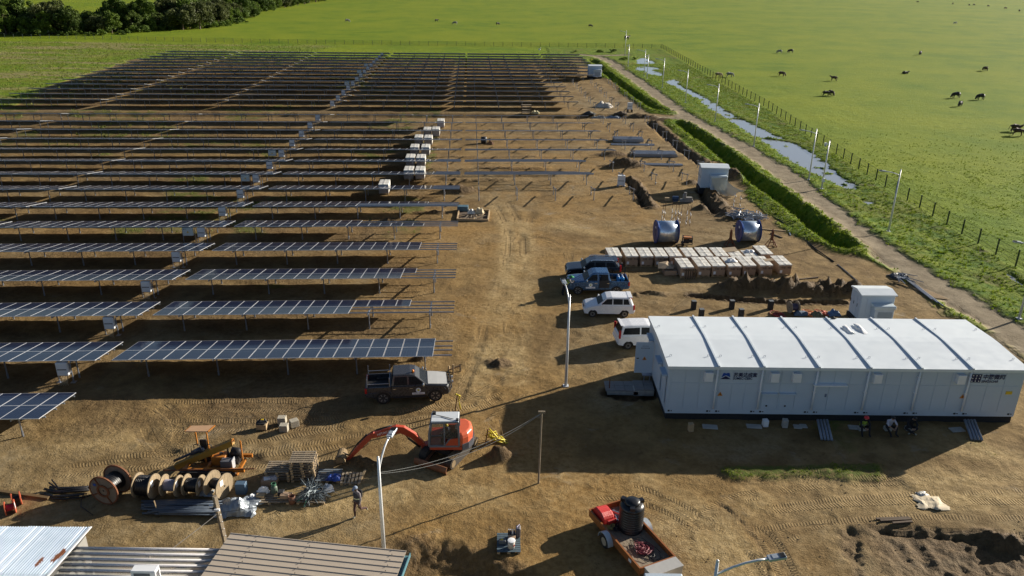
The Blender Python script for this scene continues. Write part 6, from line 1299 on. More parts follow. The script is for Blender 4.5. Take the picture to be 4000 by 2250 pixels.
mb.add([(x, y, .78) for x, y in out] + [(x, y, 1.02) for x, y in out], [tuple(range(8, -1, -1)), tuple(range(9, 18))] + [(i, (i + 1) % 9, 9 + (i + 1) % 9, 9 + i) for i in range(9)]); mb.build('deck', exr, ex, .03)
mb = MB(); o2 = [(-.56, .93), (-.75, .93), (-1.05, .72), (-1.26, .3), (-1.28, -.1), (-1.2, -.52), (-.9, -.8), (.3, -.85), (.3, -.05), (-.56, -.05)]; n = len(o2)
lv = [(1.0, 1.0), (1.45, 1.0), (1.62, .93), (1.70, .78)]; mb.sm = False
mb.add([((x + .5) * k - .5, y * k, z) for z, k in lv for x, y in o2], [(a * n + i, a * n + (i + 1) % n, (a + 1) * n + (i + 1) % n, (a + 1) * n + i) for a in range(3) for i in range(n)] + [tuple(range(3 * n, 4 * n))]); fixn(mb.build('engine_cover', exo, ex, .03))
mb = MB(); o3 = [(-.75, .99), (-1.08, .77), (-1.31, .36), (-1.35, -.1), (-1.25, -.57), (-.97, -.87), (-.9, -.8), (-1.2, -.5), (-1.25, -.1), (-1.2, .3), (-1.0, .7), (-.75, .9)]; n = 12
mb.add([(x, y, .76) for x, y in o3] + [(x, y, 1.12) for x, y in o3], [(i, (i + 1) % n, n + (i + 1) % n, n + i) for i in range(n)] + [(i, i + 1, 10 - i, 11 - i) for i in range(5)] + [(n + i, n + i + 1, n + 10 - i, n + 11 - i) for i in range(5)]); fixn(mb.build('counterweight', M('counterweight_grey', (.07, .075, .09), .5), ex))
cabp = [(.97, 1.02), (.97, 1.75), (.82, 2.42), (-.55, 2.46), (-.58, 1.02)]
cab_ = put('cab', None, ex); mb = MB()
for y in (.02, .93):
    for a, b in zip(cabp, cabp[1:] + cabp[:1]): mb.bar((a[0], y, a[1]), (b[0], y, b[1]), .10, .10)
    mb.bar((.18, y, 1.02), (.18, y, 2.44), .07)
for p in cabp: mb.bar((p[0], .02, p[1]), (p[0], .93, p[1]), .07)
mb.prism([(-.58, 1.02), (.22, 1.02), (-.05, 1.45), (-.58, 1.45)], .9, .96); fixn(mb.build('cab_frame', cabg, cab_))
mb = MB(); mb.box((.14, .475, 2.48), (1.44, 1.0, .09)); mb.build('cab_roof', cabt, cab_, .03)
gl = bpy.data.materials.new('cab_glass'); _nt, _b = nodes(gl); _b.inputs['Base Color'].default_value = (.05, .06, .06, 1); _b.inputs['Roughness'].default_value = .05; _b.inputs['Alpha'].default_value = .62
mb = MB()
mb.quad((.93, .945, 1.08), (.93, .945, 1.74), (.80, .945, 2.38), (.21, .945, 2.40), (.21, .945, 1.08)); mb.quad((.15, .945, 1.48), (.15, .945, 2.40), (-.51, .945, 2.41), (-.52, .945, 1.48)); mb.quad((.985, .07, 1.1), (.985, .88, 1.1), (.985, .88, 1.72), (.985, .07, 1.72)); mb.quad((.96, .07, 1.8), (.96, .88, 1.8), (.84, .88, 2.36), (.84, .07, 2.36)); mb.build('cab_window', gl, cab_)
mb = MB(); mb.add([(-.56, .968, 1.04), (.16, .968, 1.04), (-.14, .968, 1.46), (-.56, .968, 1.52)], [(0, 1, 2, 3)]); mb.build('side_panel', exr, cab_)
mb = MB(); mb.box((-.2, .45, 1.25), (.5, .5, .25)); mb.box((-.42, .45, 1.6), (.12, .48, .6)); mb.build('operator_seat', dark, cab_)
mb = MB(); mb.tube([(.78, .1, 2.54), (.75, .4, 2.60), (.3, .5, 2.55), (-.3, .8, 2.56)], .02, 5); mb.box((.72, .2, 2.58), (.18, .2, .14)); mb.box((-.5, .85, 2.56), (.14, .14, .1)); mb.build('roof_wiring', dark, cab_)
YB = (ex.matrix_basis @ Vector((0, .1, 0))).y; inv_ = ex.matrix_basis.inverted(); W_ = lambda px, py: inv_ @ gy(px, py, YB - .85 * (1656 - px) / 322)
bo = [W_(1656, 1738), W_(1612, 1698), W_(1572, 1677), W_(1548, 1676), W_(1500, 1687), W_(1452, 1702)]
def boxtube(mb, pts, hs, w):
    vs = []
    for i, p in enumerate(pts):
        d = (pts[min(i + 1, len(pts) - 1)] - pts[max(i - 1, 0)]).normalized(); s = Vector((0, 1, 0)); u = d.cross(s).normalized()
        for a, b in ((-1, -1), (1, -1), (1, 1), (-1, 1)): vs.append(p + s * (a * w / 2) + u * (b * hs[i] / 2))
    fs = [(i * 4 + j, i * 4 + (j + 1) % 4, i * 4 + 4 + (j + 1) % 4, i * 4 + 4 + j) for i in range(len(pts) - 1) for j in range(4)] + [(0, 1, 2, 3), tuple(range(len(vs) - 1, len(vs) - 5, -1))]; mb.add(vs, fs)
mb = MB(); boxtube(mb, bo, [.26, .34, .42, .44, .34, .24], .24); o = fixn(mb.build('boom', exr, ex, .02))
dv = (bo[5] - bo[3]); txt = text('HITACHI', 'lettering', .20, white, o, bo[4] + (bo[5] - bo[4]) * .85 + Vector((0, .126, -.06)), (0, 0, 0), 0, 'LEFT', .001)
xa = (bo[3] - bo[5]).normalized(); ya = Vector((0, 1, 0)); za = xa.cross(ya); mt = Matrix((xa, ya.cross(xa) * 1, ya)).transposed(); txt.matrix_basis = Matrix.Translation(bo[5] + (bo[3] - bo[5]) * .25 + Vector((0, .126, -.04))) @ mt.to_4x4()
stt = [W_(1462, 1690), W_(1440, 1708), W_(1395, 1755), W_(1357, 1797)]
mb = MB(); boxtube(mb, stt, [.22, .30, .24, .18], .2); fixn(mb.build('stick', exr, ex, .02))
mb = MB(); mb.sm = True; mb.cyl(W_(1530, 1662), W_(1470, 1680), .05); mb.cyl(W_(1470, 1680), W_(1448, 1690), .03); mb.cyl(W_(1640, 1745), W_(1595, 1712), .06); mb.cyl(W_(1595, 1712), W_(1580, 1694), .035); mb.cyl(W_(1432, 1697), W_(1395, 1735), .045); mb.cyl(W_(1395, 1735), W_(1362, 1778), .028); mb.build('hydraulic_cylinder', steeld, ex)
mb = MB(); mb.sm = True
for k in range(3): mb.tube([W_(1648 - k * 4, 1718), W_(1630, 1700 - k * 6), W_(1640 + k * 3, 1725 + k * 4)], .018, 5)
mb.tube([W_(1440, 1730), W_(1428, 1742), W_(1412, 1752), W_(1405, 1745)], .02, 5); mb.build('hose', dark, ex)
mb = MB(); mb.box(W_(1660, 1742), (.35, .4, .4)); mb.build('swing_bracket', exr, ex, .03)
bk = W_(1334, 1786); mb = MB(); ar = [(bk.x + .26 * math.cos(a) * 1.0, bk.z + .02 + .29 * math.sin(a)) for a in [-.5 + i * .42 for i in range(10)]]; ar2 = [(bk.x + .22 * math.cos(a), bk.z + .02 + .25 * math.sin(a)) for a in [-.5 + i * .42 for i in range(9, -1, -1)]]
yb_ = bk.y; mb.prism(ar + ar2, yb_ - .44, yb_ + .44); mb.prism(ar, yb_ - .44, yb_ - .41); mb.prism(ar, yb_ + .41, yb_ + .44)
for i in range(5): mb.bar((ar[-1][0], yb_ - .36 + i * .18, ar[-1][1]), (ar[-1][0] + .10, yb_ - .36 + i * .18, ar[-1][1] - .12), .05)
fixn(mb.build('bucket', mud, ex)); mb = MB(); mb.bar(W_(1357, 1797), W_(1338, 1772), .10, .12); mb.bar(W_(1362, 1778), W_(1342, 1768), .06); mb.build('bucket_linkage', steeld, ex)
OPJ = {**SIT, 'lkn': (-.14, -.46, .36), 'rkn': (.14, -.46, .36), 'lan': (-.14, -.50, .0), 'ran': (.14, -.50, .0), 'lto': (-.14, -.62, -.04), 'rto': (.14, -.62, -.04)}
op = person('excavator operator in yellow hat and hi-vis seen through the cab window', ex.matrix_basis @ Vector((-.15, .45, 1.08)), hz + PI / 2, OPJ, [navyc, blackc, blackc], 'helmet', M('helmet_yellow', (.62, .44, .02), .4), skin_d); op.scale = (.9, .9, .9)

# ================================================================ PILE-DRIVING RIG
def wt(name, label, cat, base, group=None): t = thing(name, label, cat, base, 0, group); return t, base
rigo = M('rig_orange', (.40, .145, .018), .5, var=.12, dust=.15); rigy = M('rig_mast_yellow', (.30, .17, .02), .6, var=.2, dust=.3); ham = M('hammer_blue_black', (.025, .035, .06), .4, var=.1)
rb = g(830, 1830); YR = rb.y; rg, B = wt('piling_rig', 'orange piling rig with canopy and tilted mast, behind the wooden cable drums', 'piling rig', rb)
L_ = lambda px, py, dy=0: gy(px, py, YR + dy) - B
mb = MB(); a, b = L_(688, 1822), L_(908, 1727)
mb.bar(a, b, .30, .30); fixn(mb.build('mast', rigy, rg)); mb = MB(); e = (b - a).normalized()
for s1, s2 in ((-1, 0), (1, 0)): mb.bar(b + e * .02 + Vector((0, s1 * .13, -.13)), b + e * .02 + Vector((0, s1 * .13, .13)), .04); mb.bar(b + e * .02 + Vector((0, -.13, s1 * .13)), b + e * .02 + Vector((0, .13, s1 * .13)), .04)
mb.build('mast_end', rigo, rg); mb = MB(); mb.box(b + e * .0, (.02, .2, .2)); mb.build('mast_mouth', black, rg)
mb = MB(); mb.sm = True; mb.cyl(L_(680, 1800, .25), L_(755, 1768, .25), .07, n=8); mb.cyl(L_(752, 1770, .25), L_(798, 1748, .25), .14, n=10); mb.build('hammer', ham, rg)
mb = MB()
for i in range(7): p = L_(700 + i * 10, 1803 - i * 4.4, .12); mb.box(p, (.1, .08, .05))
mb.build('chain', mud, rg)
cpy = [g(724, 1688, 2.35), g(811, 1688, 2.35), g(838, 1664, 2.35), g(748, 1666, 2.35)]; mb = MB(); vs = [p - B for p in cpy]; mb.add(vs + [p + Vector((0, 0, .05)) for p in vs], [(3, 2, 1, 0), (4, 5, 6, 7), (0, 1, 5, 4), (1, 2, 6, 5), (2, 3, 7, 6), (3, 0, 4, 7)]); mb.build('canopy', M('canopy_board', (.44, .27, .15), .7, var=.08), rg)
mb = MB(); mb.bar(vs[1] + (vs[2] - vs[1]) * .0 + Vector((.02, 0, .03)), vs[2] + Vector((.02, 0, .03)), .05); mb.bar(vs[0] + Vector((-.02, 0, .03)), vs[3] + Vector((-.02, 0, .03)), .04); mb.build('canopy_edge', rigo, rg)
mb = MB(); mb.bar(L_(763, 1688, .1), L_(772, 1740, .1), .06); mb.bar(L_(806, 1690, .1), L_(816, 1755, .1), .06); mb.bar(L_(800, 1783), L_(806, 1802), .07); mb.build('canopy_post', rigo, rg)
mb = MB(); mb.box(L_(796, 1735, .3) , (.38, .12, .55)); mb.box(L_(798, 1758, .2), (.4, .4, .12)); mb.build('seat', black, rg, .03)
mb = MB(); mb.sm = True
for k in (0, 1): mb.tube([L_(758 + k * 50, 1750, .05), L_(756 + k * 52, 1738, .05), L_(768 + k * 48, 1735, .05), L_(780 + k * 46, 1740, .05), L_(786 + k * 40, 1755, .05)], .022, 5)
mb.build('hose', dark, rg); mb = MB(); mb.sm = True; mb.tube([L_(788, 1795), L_(800, 1788), L_(815, 1792), L_(825, 1800)], .02, 5); mb.build('hose', dark, rg)
fz = .38; mb = MB()
for y in (-.65, .65): mb.box((.35, y, fz), (3.1, .14, .18))
for x in (-1.1, 0, 1.0): mb.box((x, 0, fz), (.12, 1.3, .14))
mb.build('chassis', rigo, rg); mb = MB()
for y in (-.75, .75): mb.prism([(-1.25, .0), (1.25, .0), (1.45, .2), (1.25, .38), (-1.25, .38), (-1.45, .2)], y - .15, y + .15)
fixn(mb.build('crawler_track', dark, rg)); mb = MB(); mb.box(L_(861, 1790, .1), (.72, .6, .5)); tk = mb.build('fuel_tank', rigo, rg, .03); mb = MB(); mb.cyl(L_(864, 1772, .1), L_(864, 1768, .1), .09); mb.build('filler_cap', dark, tk)
mb = MB(); mb.box(L_(890, 1813, -.35), (.62, .4, .55)); mb.build('control_cabinet', M('cabinet_grey', (.10, .105, .12), .5), rg, .02); mb = MB(); mb.box(L_(912, 1810, -.35), (.04, .42, .55)); mb.build('cabinet_edge', alu, rg)
mb = MB(); mb.sm = True; mb.cyl(L_(905, 1765, .4), L_(945, 1770, .4), .26, n=12); mb.sm = False; mb.box(L_(915, 1790, .2), (.6, .6, .35)); mb.cyl(L_(888, 1745, .2), L_(893, 1785, .2), .05); mb.build('engine', black, rg)
mb = MB(); mb.bar(L_(938, 1722, .1), L_(948, 1795, .1), .07); mb.bar(L_(958, 1793, .5), L_(922, 1855, -.55), .16, .12); mb.bar(L_(925, 1853, -.5), L_(908, 1850, -.5), .14, .12); mb.bar(L_(940, 1818), L_(942, 1832), .07); mb.build('outrigger', rigo, rg)
mb = MB(); mb.bar(L_(828, 1775), L_(838, 1815), .07); mb.bar(L_(834, 1778), L_(841, 1812), .05); mb.bar(L_(815, 1808), L_(828, 1822), .06); mb.build('mast_stay', rigo, rg)
t, B2 = wt('drill_rod', 'long rusty drill rod lying along the front of the piling rig', 'steel rod', g(820, 1836)); mb = MB(); mb.cyl(gy(640, 1838, YR - .85) - B2, gy(995, 1831, YR - .85) - B2, .035, n=6); mb.build('rod', rust, t)

# ================================================================ CABLE DRUMS ON THE GROUND
jute = M('cable_black', (.010, .010, .012), .45, var=.2)
def drum(c, ax, R_, wd, label, hub, fl=None, ply=True, lab=True, wound=None, group='wooden cable drums', rim=None):
    """two flanges on a wound core, standing on the flange edges; ax = direction of its axle"""
    t = thing('cable_drum', label, 'cable drum', (c.x, c.y, gz(c.x, c.y)), ax, group); X = Matrix.Translation((0, 0, R_)) @ Matrix.Rotation(PI / 2, 4, 'Y')
    mb = MB(); mb.sm = True; pr = [(hub, -wd / 2 + .03)]; n = 9
    for i in range(n): z = -wd / 2 + .03 + (wd - .06) * (i + .5) / n; pr += [(hub + .018, z), (hub - .004, z + (wd - .06) / n * .5)]
    pr.append((hub, wd / 2 - .03)); mb.lathe(pr, 22, X); mb.build('wound_cable', wound or jute, t)
    for s in (-1, 1):
        f = s * wd / 2; mb = MB()
        if ply:
            nb = 7
            for i in range(nb):
                y0 = -R_ + 2 * R_ * i / nb + .004; y1 = -R_ + 2 * R_ * (i + 1) / nb - .004; ym = [y0, (y0 + y1) / 2, y1]; up = [math.sqrt(max(0, R_ * R_ - y * y)) for y in ym]; lo = [-u for u in up[::-1]]
                pl = list(zip(ym, up)) + list(zip(ym[::-1], lo)); k = len(pl); vs = [(f + dx * s, y, z + R_) for dx in (-.02, .025) for y, z in pl]
                mb.add(vs, [tuple(range(k)), tuple(range(2 * k - 1, k - 1, -1))] + [(a, (a + 1) % k, k + (a + 1) % k, k + a) for a in range(k)])
            mb.lathe([(R_ - .03, f - .021), (R_ + .005, f - .021), (R_ + .005, f + .027), (R_ - .03, f + .027)], 28, X)
        else: mb.lathe([(.05, f - .02), (R_, f - .02), (R_, f + .02), (.05, f + .02)], 24, X)
        o = fixn(mb.build('flange', fl or M('drum_wood', (.31, .235, .145), .85, var=.3, scale=3), t)); mb = MB(); mb.cyl((f + s * .026, 0, R_), (f + s * .032, 0, R_), .05, n=10); mb.build('axle_hole', dark, o)
        if lab and s > 0: mb = MB(); mb.box((f + s * .035, -.18, R_ * 1.45), (.008, .22, .3)); mb.build('paper_label', white, o)
        if rim: mb = MB(); mb.lathe([(R_ - .05, f - .035), (R_ + .02, f - .035), (R_ + .02, f + .035), (R_ - .05, f + .035)], 28, X); fixn(mb.build('rim', rim, o))
    return t
drum(g(578, 1936), -.10, .60, .82, 'wooden drum full of black cable, leftmost of the four in line', .48)
drum(g(676, 1932), -.08, .52, .72, 'wooden drum with white-wrapped cable, second of the four in line', .27, wound=M('cable_wrap', (.25, .24, .30), .5))
drum(g(762, 1928), -.08, .52, .74, 'wooden drum of black cable, third of the four in line', .33)
drum(g(858, 1932), -.34, .62, .72, 'large wooden drum with little black cable left, rightmost of the four', .25)
a, b = g(408, 1915, .75), g(458, 1872, .75); bd = drum((a + b) / 2, math.atan2(b.y - a.y, b.x - a.x) + PI, .76, .98, 'big rust-rimmed drum of black cable lying loose beside a cable heap', .46, fl=M('drum_board', (.20, .165, .13), .85, var=.2), lab=False, group=None, rim=rust)
f = .98 / 2 + .05; mb = MB()
for i in range(4):
    an = .5 + i * PI / 2; mb.bar((f, .3 * math.cos(an), .76 + .3 * math.sin(an)), (f, .74 * math.cos(an), .76 + .74 * math.sin(an)), .05, .05, (1, 0, 0))
mb.lathe([(.24, f - .02), (.34, f - .02), (.34, f + .03), (.24, f + .03)], 18, Matrix.Translation((0, 0, .76)) @ Matrix.Rotation(PI / 2, 4, 'Y')); mb.build('spoke', rust, bd); mb = MB(); mb.box((f, -.42, 1.05), (.01, .14, .12)); mb.build('blue_label', blue, bd)
mb = MB(); mb.sm = True
for k in range(4): mb.tube([(-.2 + k * .08, -.3, .12), (-.3, -.62 - k * .06, .3), (-.25, -.8 - k * .07, .62), (-.3, -.6, .9 - k * .06), (-.2, -.3, 1.1)], .022, 5)
mb.tube([(.1, -.5, .06), (0, -1.1, .03), (.5, -1.4, .03), (1.0, -1.0, .03), (1.4, 0, .03)], .022, 5); mb.build('loose_loop', jute, bd)
ro = M('drum_orange', (.42, .085, .035), .6, var=.1)
drum(g(70, 1972), .6, .33, .34, 'small orange drum of black wire behind the red one', .17, fl=ro, ply=False, lab=False, group='small orange wire drums')
drum(g(45, 2003), .55, .33, .38, 'small orange drum of red wire in front of the black one', .15, fl=ro, ply=False, lab=True, wound=M('cable_red', (.50, .01, .04), .5), group='small orange wire drums')
def bundle(name, label, cat, base, pts_list, r, mat, part, n=6, kind=None, group=None, rr=None):
    t = thing(name, label, cat, base, 0, group)
    for i, p in enumerate(pts_list):
        mb = MB(); mb.sm = True; mb.tube([Vector(q) - base for q in p], (rr[i] if rr else r), n); mb.build(part, mat, t)
    return t
B3 = g(255, 1935); L3 = []
for i in range(16):
    y = rng.uniform(-.45, .5); z = rng.uniform(.03, .3) * (1 - abs(y)); L3.append([g(345 + rng.uniform(-10, 8), 1925) + Vector((0, y, z)), g(280, 1930) + Vector((0, y * 1.1, z)), g(222 + rng.uniform(-14, 8), 1932) + Vector((rng.uniform(-.1, .1), y + rng.uniform(-.1, .1), z * .7)), g(180 + rng.uniform(-16, 14), 1925) + Vector((0, y * .8 + .1, rng.uniform(.03, .5 if i % 4 == 0 else .1)))])
bundle('cable_heap', 'heap of black cut cables between the big drum and the red drums', 'cables', B3, L3, .035, jute, 'cable')
t, Bq = wt('brown_beam', 'brown steel beam lying past the small orange drums', 'beam', g(90, 1930)); mb = MB(); mb.bar(g(-40, 1914, .08) - Bq, g(190, 1946, .08) - Bq, .16, .12); mb.build('beam', M('beam_brown', (.12, .075, .03), .8, var=.2), t)
pg_ = M('pipe_blue_grey', (.075, .095, .125), .4, .2, var=.15); L4 = []
for i in range(26):
    z = .06 + .09 * (i % 3); py = 1955 + (i * 2.1) % 55; x0 = 545 + rng.uniform(0, 90) + (0 if i != 3 else -5); x1 = 830 + rng.uniform(-15, 60); L4.append([g(x0, py, z), g((x0 + x1) / 2, py + rng.uniform(-2, 2), z), g(x1, py + rng.uniform(-5, 4), z)])
bundle('pipe_bundle', 'bundle of blue-grey conduit pipes in front of the wooden drums', 'pipes', g(690, 1985), L4, .05, pg_, 'pipe')
mb = MB(); p0 = g(618, 2010); mb.bar((0, 0, 0), g(602, 1955, .55) - p0, .05); o = mb.build('timber_stake', woodl); o.location = p0; tag(o, 'pale timber stake leaning over the pipes', 'stake')
tarp = M('tarp_silver', (.24, .27, .30), .34, .35, var=.15, bump=.01)
p = g(935, 1985); crumple('tarpaulin', 18, 14, 1.15, .85, .75, 21, tarp, (p.x, p.y, gz(p.x, p.y) - .02), .15, 'large crumpled silver tarpaulin at the end of the pipes', 'tarpaulin', sm=False)
p = g(865, 1996); crumple('tarpaulin', 10, 9, .55, .5, .45, 24, tarp, (p.x, p.y, 0), .5, 'smaller silver tarpaulin behind the wooden pole', 'tarpaulin', sm=False)
p = g(805, 1936); crumple('tarpaulin', 9, 7, .5, .32, .28, 27, tarp, (p.x, p.y, .12), 0, 'pale tarpaulin scrap between the drums and pipes', 'tarpaulin', sm=False)
mb = MB(); mb.box((0, 0, .3), (.5, .35, .6)); o = mb.build('blue_box', M('box_blue_grey', (.07, .12, .18), .5), None, .02); o.location = g(945, 1925); tag(o, 'blue grey box behind the large tarpaulin', 'box')

# ================================================================ PALLETS AND WHAT LIES ON THEM
def pallet_meshes(W, D):
    out = []
    mb = MB(); mb.box((0, 0, 0), (W, .105, .022)); top = mb.mesh('board', woodg)
    mb = MB(); mb.box((0, 0, 0), (.1, D, .022)); run = mb.mesh('runner', woodg); mb = MB(); mb.box((0, 0, 0), (.13, .13, .085)); blk = mb.mesh('block', woodl)
    return top, run, blk
PM = {}
def pallet(loc, rz, label, W=1.2, D=1.0, nb=6, m=None, group='wooden pallets', z=0.0):
    if (W, D) not in PM: PM[W, D] = pallet_meshes(W, D)
    top, run, blk = PM[W, D]; t = thing('pallet', label, 'pallet', Vector((loc.x, loc.y, z)), rz, group)
    for i in range(nb): put('board', top if m is None else m, t, (0, -D / 2 + .055 + (D - .11) * i / (nb - 1), .135))
    for x in (-W / 2 + .07, 0, W / 2 - .07):
        put('runner', run, t, (x, 0, .112)); put('runner', run, t, (x, 0, .012))
        for y in (-D / 2 + .07, 0, D / 2 - .07): put('block', blk, t, (x, y, .062))
    return t
pa = g(1092, 1866); pb = g(1190, 1866); pc = g(1288, 1870)
for i in range(4): pallet(pa + Vector((rng.uniform(-.03, .03), .1 + rng.uniform(-.03, .03), 0)), .03 + rng.uniform(-.02, .02), f'{["bottom", "second", "third", "top"][i]} pallet of the lower stack behind the cardboard box', z=.148 * i)
for i in range(8): pallet(pb + Vector((rng.uniform(-.03, .03), .12 + rng.uniform(-.03, .03), 0)), .04 + rng.uniform(-.03, .03), f'{["bottom", "second", "third", "fourth", "fifth", "sixth", "seventh", "top"][i]} pallet of the tall stack', z=.148 * i)
_bb = MB(); _bb.box((0, 0, 0), (1.2, .12, .022)); BLUEB = _bb.mesh('board', M('board_blue_grey', (.13, .155, .18), .8, var=.25))
pallet(pc + Vector((-.05, .1, 0)), .02, 'blue-grey pallet lying right of the tall stack', m=BLUEB, z=.02); p = g(1372, 1876); pl_ = pallet(p, .10, 'loose pallet lying with its boards pointing away, right of the blue-grey one', .95, 1.0, z=.02); pl_.rotation_euler = (.06, 0, PI / 2 + .06)
t, Bq = wt('timber_post', 'short timber post leaning beside the loose pallet', 'timber', g(1402, 1890)); mb = MB(); mb.bar((0, 0, .06), (.15, 1.0, .1), .11); mb.build('post', woodl, t)
p = g(1305, 1880); crumple('blue_sheet', 8, 7, .42, .28, .3, 31, M('plastic_blue', (.02, .06, .30), .4, var=.2), (p.x, p.y, .16), 0, 'bright blue plastic bundle on the blue-grey pallet', 'plastic sheet', sm=False)
bx_ = thing('cardboard_box', 'low cardboard box with papers and film before the left stack', 'box', g(1055, 1890), .02); mb = MB(); mb.box((0, 0, .16), (.75, .45, .32)); mb.build('box', card, bx_, .01); mb = MB(); mb.box((-.12, 0, .335), (.3, .3, .02), .3); mb.build('paper', white, bx_)
p = g(1070, 1880); crumple('film', 7, 6, .25, .2, .2, 33, wrap2, (.18, .05, .3), 0, None, None, parent=bx_, sm=False)
p2 = pallet(g(1060, 1952), .03, 'pallet of odds and ends in front of the cardboard box', 1.9, .8, 5, z=0); p3 = pallet(g(1222, 1950), 0, 'pallet buried under a tangle of grey wire ties', 1.35, .9, 5, z=0)
p = g(1078, 1935); t = thing('gas_bottle', 'pale green gas bottle on the odds and ends pallet', 'gas bottle', Vector((p.x - .05, p.y, .15))); mb = MB(); mb.sm = True; mb.lathe([(.12, 0), (.16, .05), (.16, .33), (.10, .42), (.09, .42), (.09, .5)], 12); mb.build('cylinder', M('gas_green', (.10, .13, .10), .5), t); mb = MB(); mb.lathe([(.10, .44), (.12, .44), (.12, .56), (.10, .56)], 12); mb.build('collar', M('collar_green', (.06, .17, .10), .5), t)
for (px, py, s, m, nm, lab) in ((1100, 1942, (.28, .3, .22), dark, 'black_can', 'black can right of the gas bottle'), (1115, 1952, (.42, .34, .2), card, 'small_carton', 'small carton at the right end of the odds and ends pallet'), (1020, 1948, (.4, .3, .12), woodl, 'wood_block', 'wood block at the left end of the odds and ends pallet')): p = g(px, py); mb = MB(); mb.box((0, 0, s[2] / 2), s); o = mb.build(nm, m, None, .015); o.location = (p.x, p.y, .15); tag(o, lab, 'box')
p = g(1030, 1930); crumple('white_bag', 8, 7, .32, .28, .35, 35, clothw, (p.x, p.y, .14), .4, 'white plastic bag left of the gas bottle', 'bag', sm=False); p = g(1010, 1985 - 40); crumple('white_bag', 6, 6, .22, .24, .25, 36, clothw, (p.x - .25, p.y - .1, .1), .1, 'white bag half behind the silver tarpaulin', 'bag', sm=False)
p = g(1285, 1925); crumple('white_sack', 7, 7, .28, .34, .45, 38, clothw, (p.x, p.y, .16), .5, 'bright white sack at the right end of the wire tangle', 'sack', sm=False)
p = g(1142, 1965); t = thing('clay_pipe', 'short brown open pipe standing left of the wire tangle', 'pipe', p); mb = MB(); mb.sm = True; mb.lathe([(.17, 0), (.17, .42), (.14, .42), (.14, .02)], 14); mb.build('pipe', M('pipe_brown', (.20, .09, .05), .7), t)
wt_ = thing('wire_tangle', 'tangle of grey wire ties and black hose on a pallet', 'wire', g(1222, 1945)); wm_ = M('wire_grey', (.20, .24, .26), .45, .3, var=.2); mb = MB()
for i in range(240):
    a = rng.uniform(0, 2 * PI); L = rng.uniform(.35, .95); z = rng.uniform(.2, .5); c0 = Vector((rng.gauss(0, .12), rng.gauss(.02, .12), z)); e_ = c0 + Vector((math.cos(a) * L, math.sin(a) * L * .75, rng.uniform(-.28, .12) + (.35 if 1.3 < a < 2.4 else 0))); e_.z = max(.08, e_.z); mb.tube([c0, (c0 + e_) / 2 + Vector((0, 0, .07)), e_], .008, 3, False)
o = mb.build('wire_tie', wm_, wt_); o['kind'] = 'stuff'; mb = MB(); mb.sm = True
for k in range(4): mb.tube([(.05 + (.38 + .02 * k) * math.cos(a), (.30 + .02 * k) * math.sin(a), .42 + .02 * k) for a in [i * PI / 8 for i in range(17)]], .018, 5)
mb.build('hose_coil', jute, wt_); mb = MB(); mb.tube([(-.1, -.3, .4), (-.25, -.75, .05)], .022, 5); mb.tube([(-.15, -.25, .4), (-.6, -.55, .2)], .02, 5); mb.build('green_rod', M('rod_green', (.05, .2, .13), .5), wt_)
for i, (px, py, lab) in enumerate(((1103, 1660, 'concrete block standing farthest back of the three'), (1111, 1690, 'concrete block nearest of the three'), (1150, 1672, 'concrete block turned on edge, right one of the three'))): mb = MB(); mb.box((0, 0, .2), (.46, .4, .4)); o = mb.build('concrete_block', M('concrete_pale', (.40, .36, .28), .9, var=.15, bump=.02), None, .015); o.location = g(px, py - 8); o.rotation_euler = (0, 0, (.05, .0, .6)[i]); tag(o, lab, 'block', 'concrete blocks')
tb = thing('tool_crate', 'open wooden crate of tools left of the concrete blocks', 'crate', g(1026, 1672)); mb = MB(); mb.box((0, 0, .16), (.55, .45, .32)); mb.build('crate', woodl, tb); mb = MB(); mb.tube([(-.25, 0, .35), (-.1, .1, .52), (.15, .1, .5), (.28, 0, .36)], .05, 6); mb.box((-.05, 0, .36), (.5, .35, .08)); mb.build('tool', dark, tb); mb = MB(); mb.box((.02, .05, .52), (.14, .08, .06)); mb.build('yellow_grip', yel, tb)

# ================================================================ SHEDS AT THE BOTTOM EDGE
def worn_metal():
    m = bpy.data.materials.new('galvanised_sheet'); nt, b = nodes(m); q = G(nt); pos = q.n('ShaderNodeNewGeometry').outputs['Position']
    c = q.mix(q.noise(pos, 2.5, 4), (.26, .34, .44), (.42, .49, .57)); s_ = q.sep(pos); c = q.mix(q.ramp(q.noise(q.n('ShaderNodeCombineXYZ', X=s_[0]).outputs[0], 9.0, 2), .52, .66), c, (.62, .68, .75)); w_ = lambda x0, y0, a: q.m('SQRT', q.m('ADD', q.m('POWER', q.m('MULTIPLY', q.m('SUBTRACT', s_[0], x0), a), 2.0), q.m('POWER', q.m('SUBTRACT', s_[1], y0), 2.0))); r = q.ramp(q.m('ADD', q.m('MINIMUM', w_(-17.25, 23.75, 3.5), q.m('ADD', w_(-17.75, 23.35, 4.0), .15)), q.m('MULTIPLY', q.noise(pos, 3.0, 6, .7), 1.0)), .85, 1.0, 1, 0); c = q.mix(r, c, (.16, .055, .02)); q.set(b.inputs['Base Color'], c); b.inputs['Metallic'].default_value = .55; q.set(b.inputs['Roughness'], q.m('MULTIPLY_ADD', r, .5, .32)); return m
galvs = worn_metal()
sh = thing('tin_shed', 'shed with a bright corrugated tin roof at the bottom left corner', 'shed', (-17.0, 25.6, -.5))
def corr(x0, x1, y0, y1, z0, z1, per, amp, n):
    mb = MB(); mb.sm = True; m = int((x1 - x0) / per * n); vs = []
    for i in range(m + 1): x = x0 + (x1 - x0) * i / m; h = amp * math.sin((x) / per * 2 * PI); vs += [(x, y0, z0 + h), (x, y1, z1 + h)]
    mb.add(vs, [(2 * i, 2 * i + 2, 2 * i + 3, 2 * i + 1) for i in range(m)]); return mb
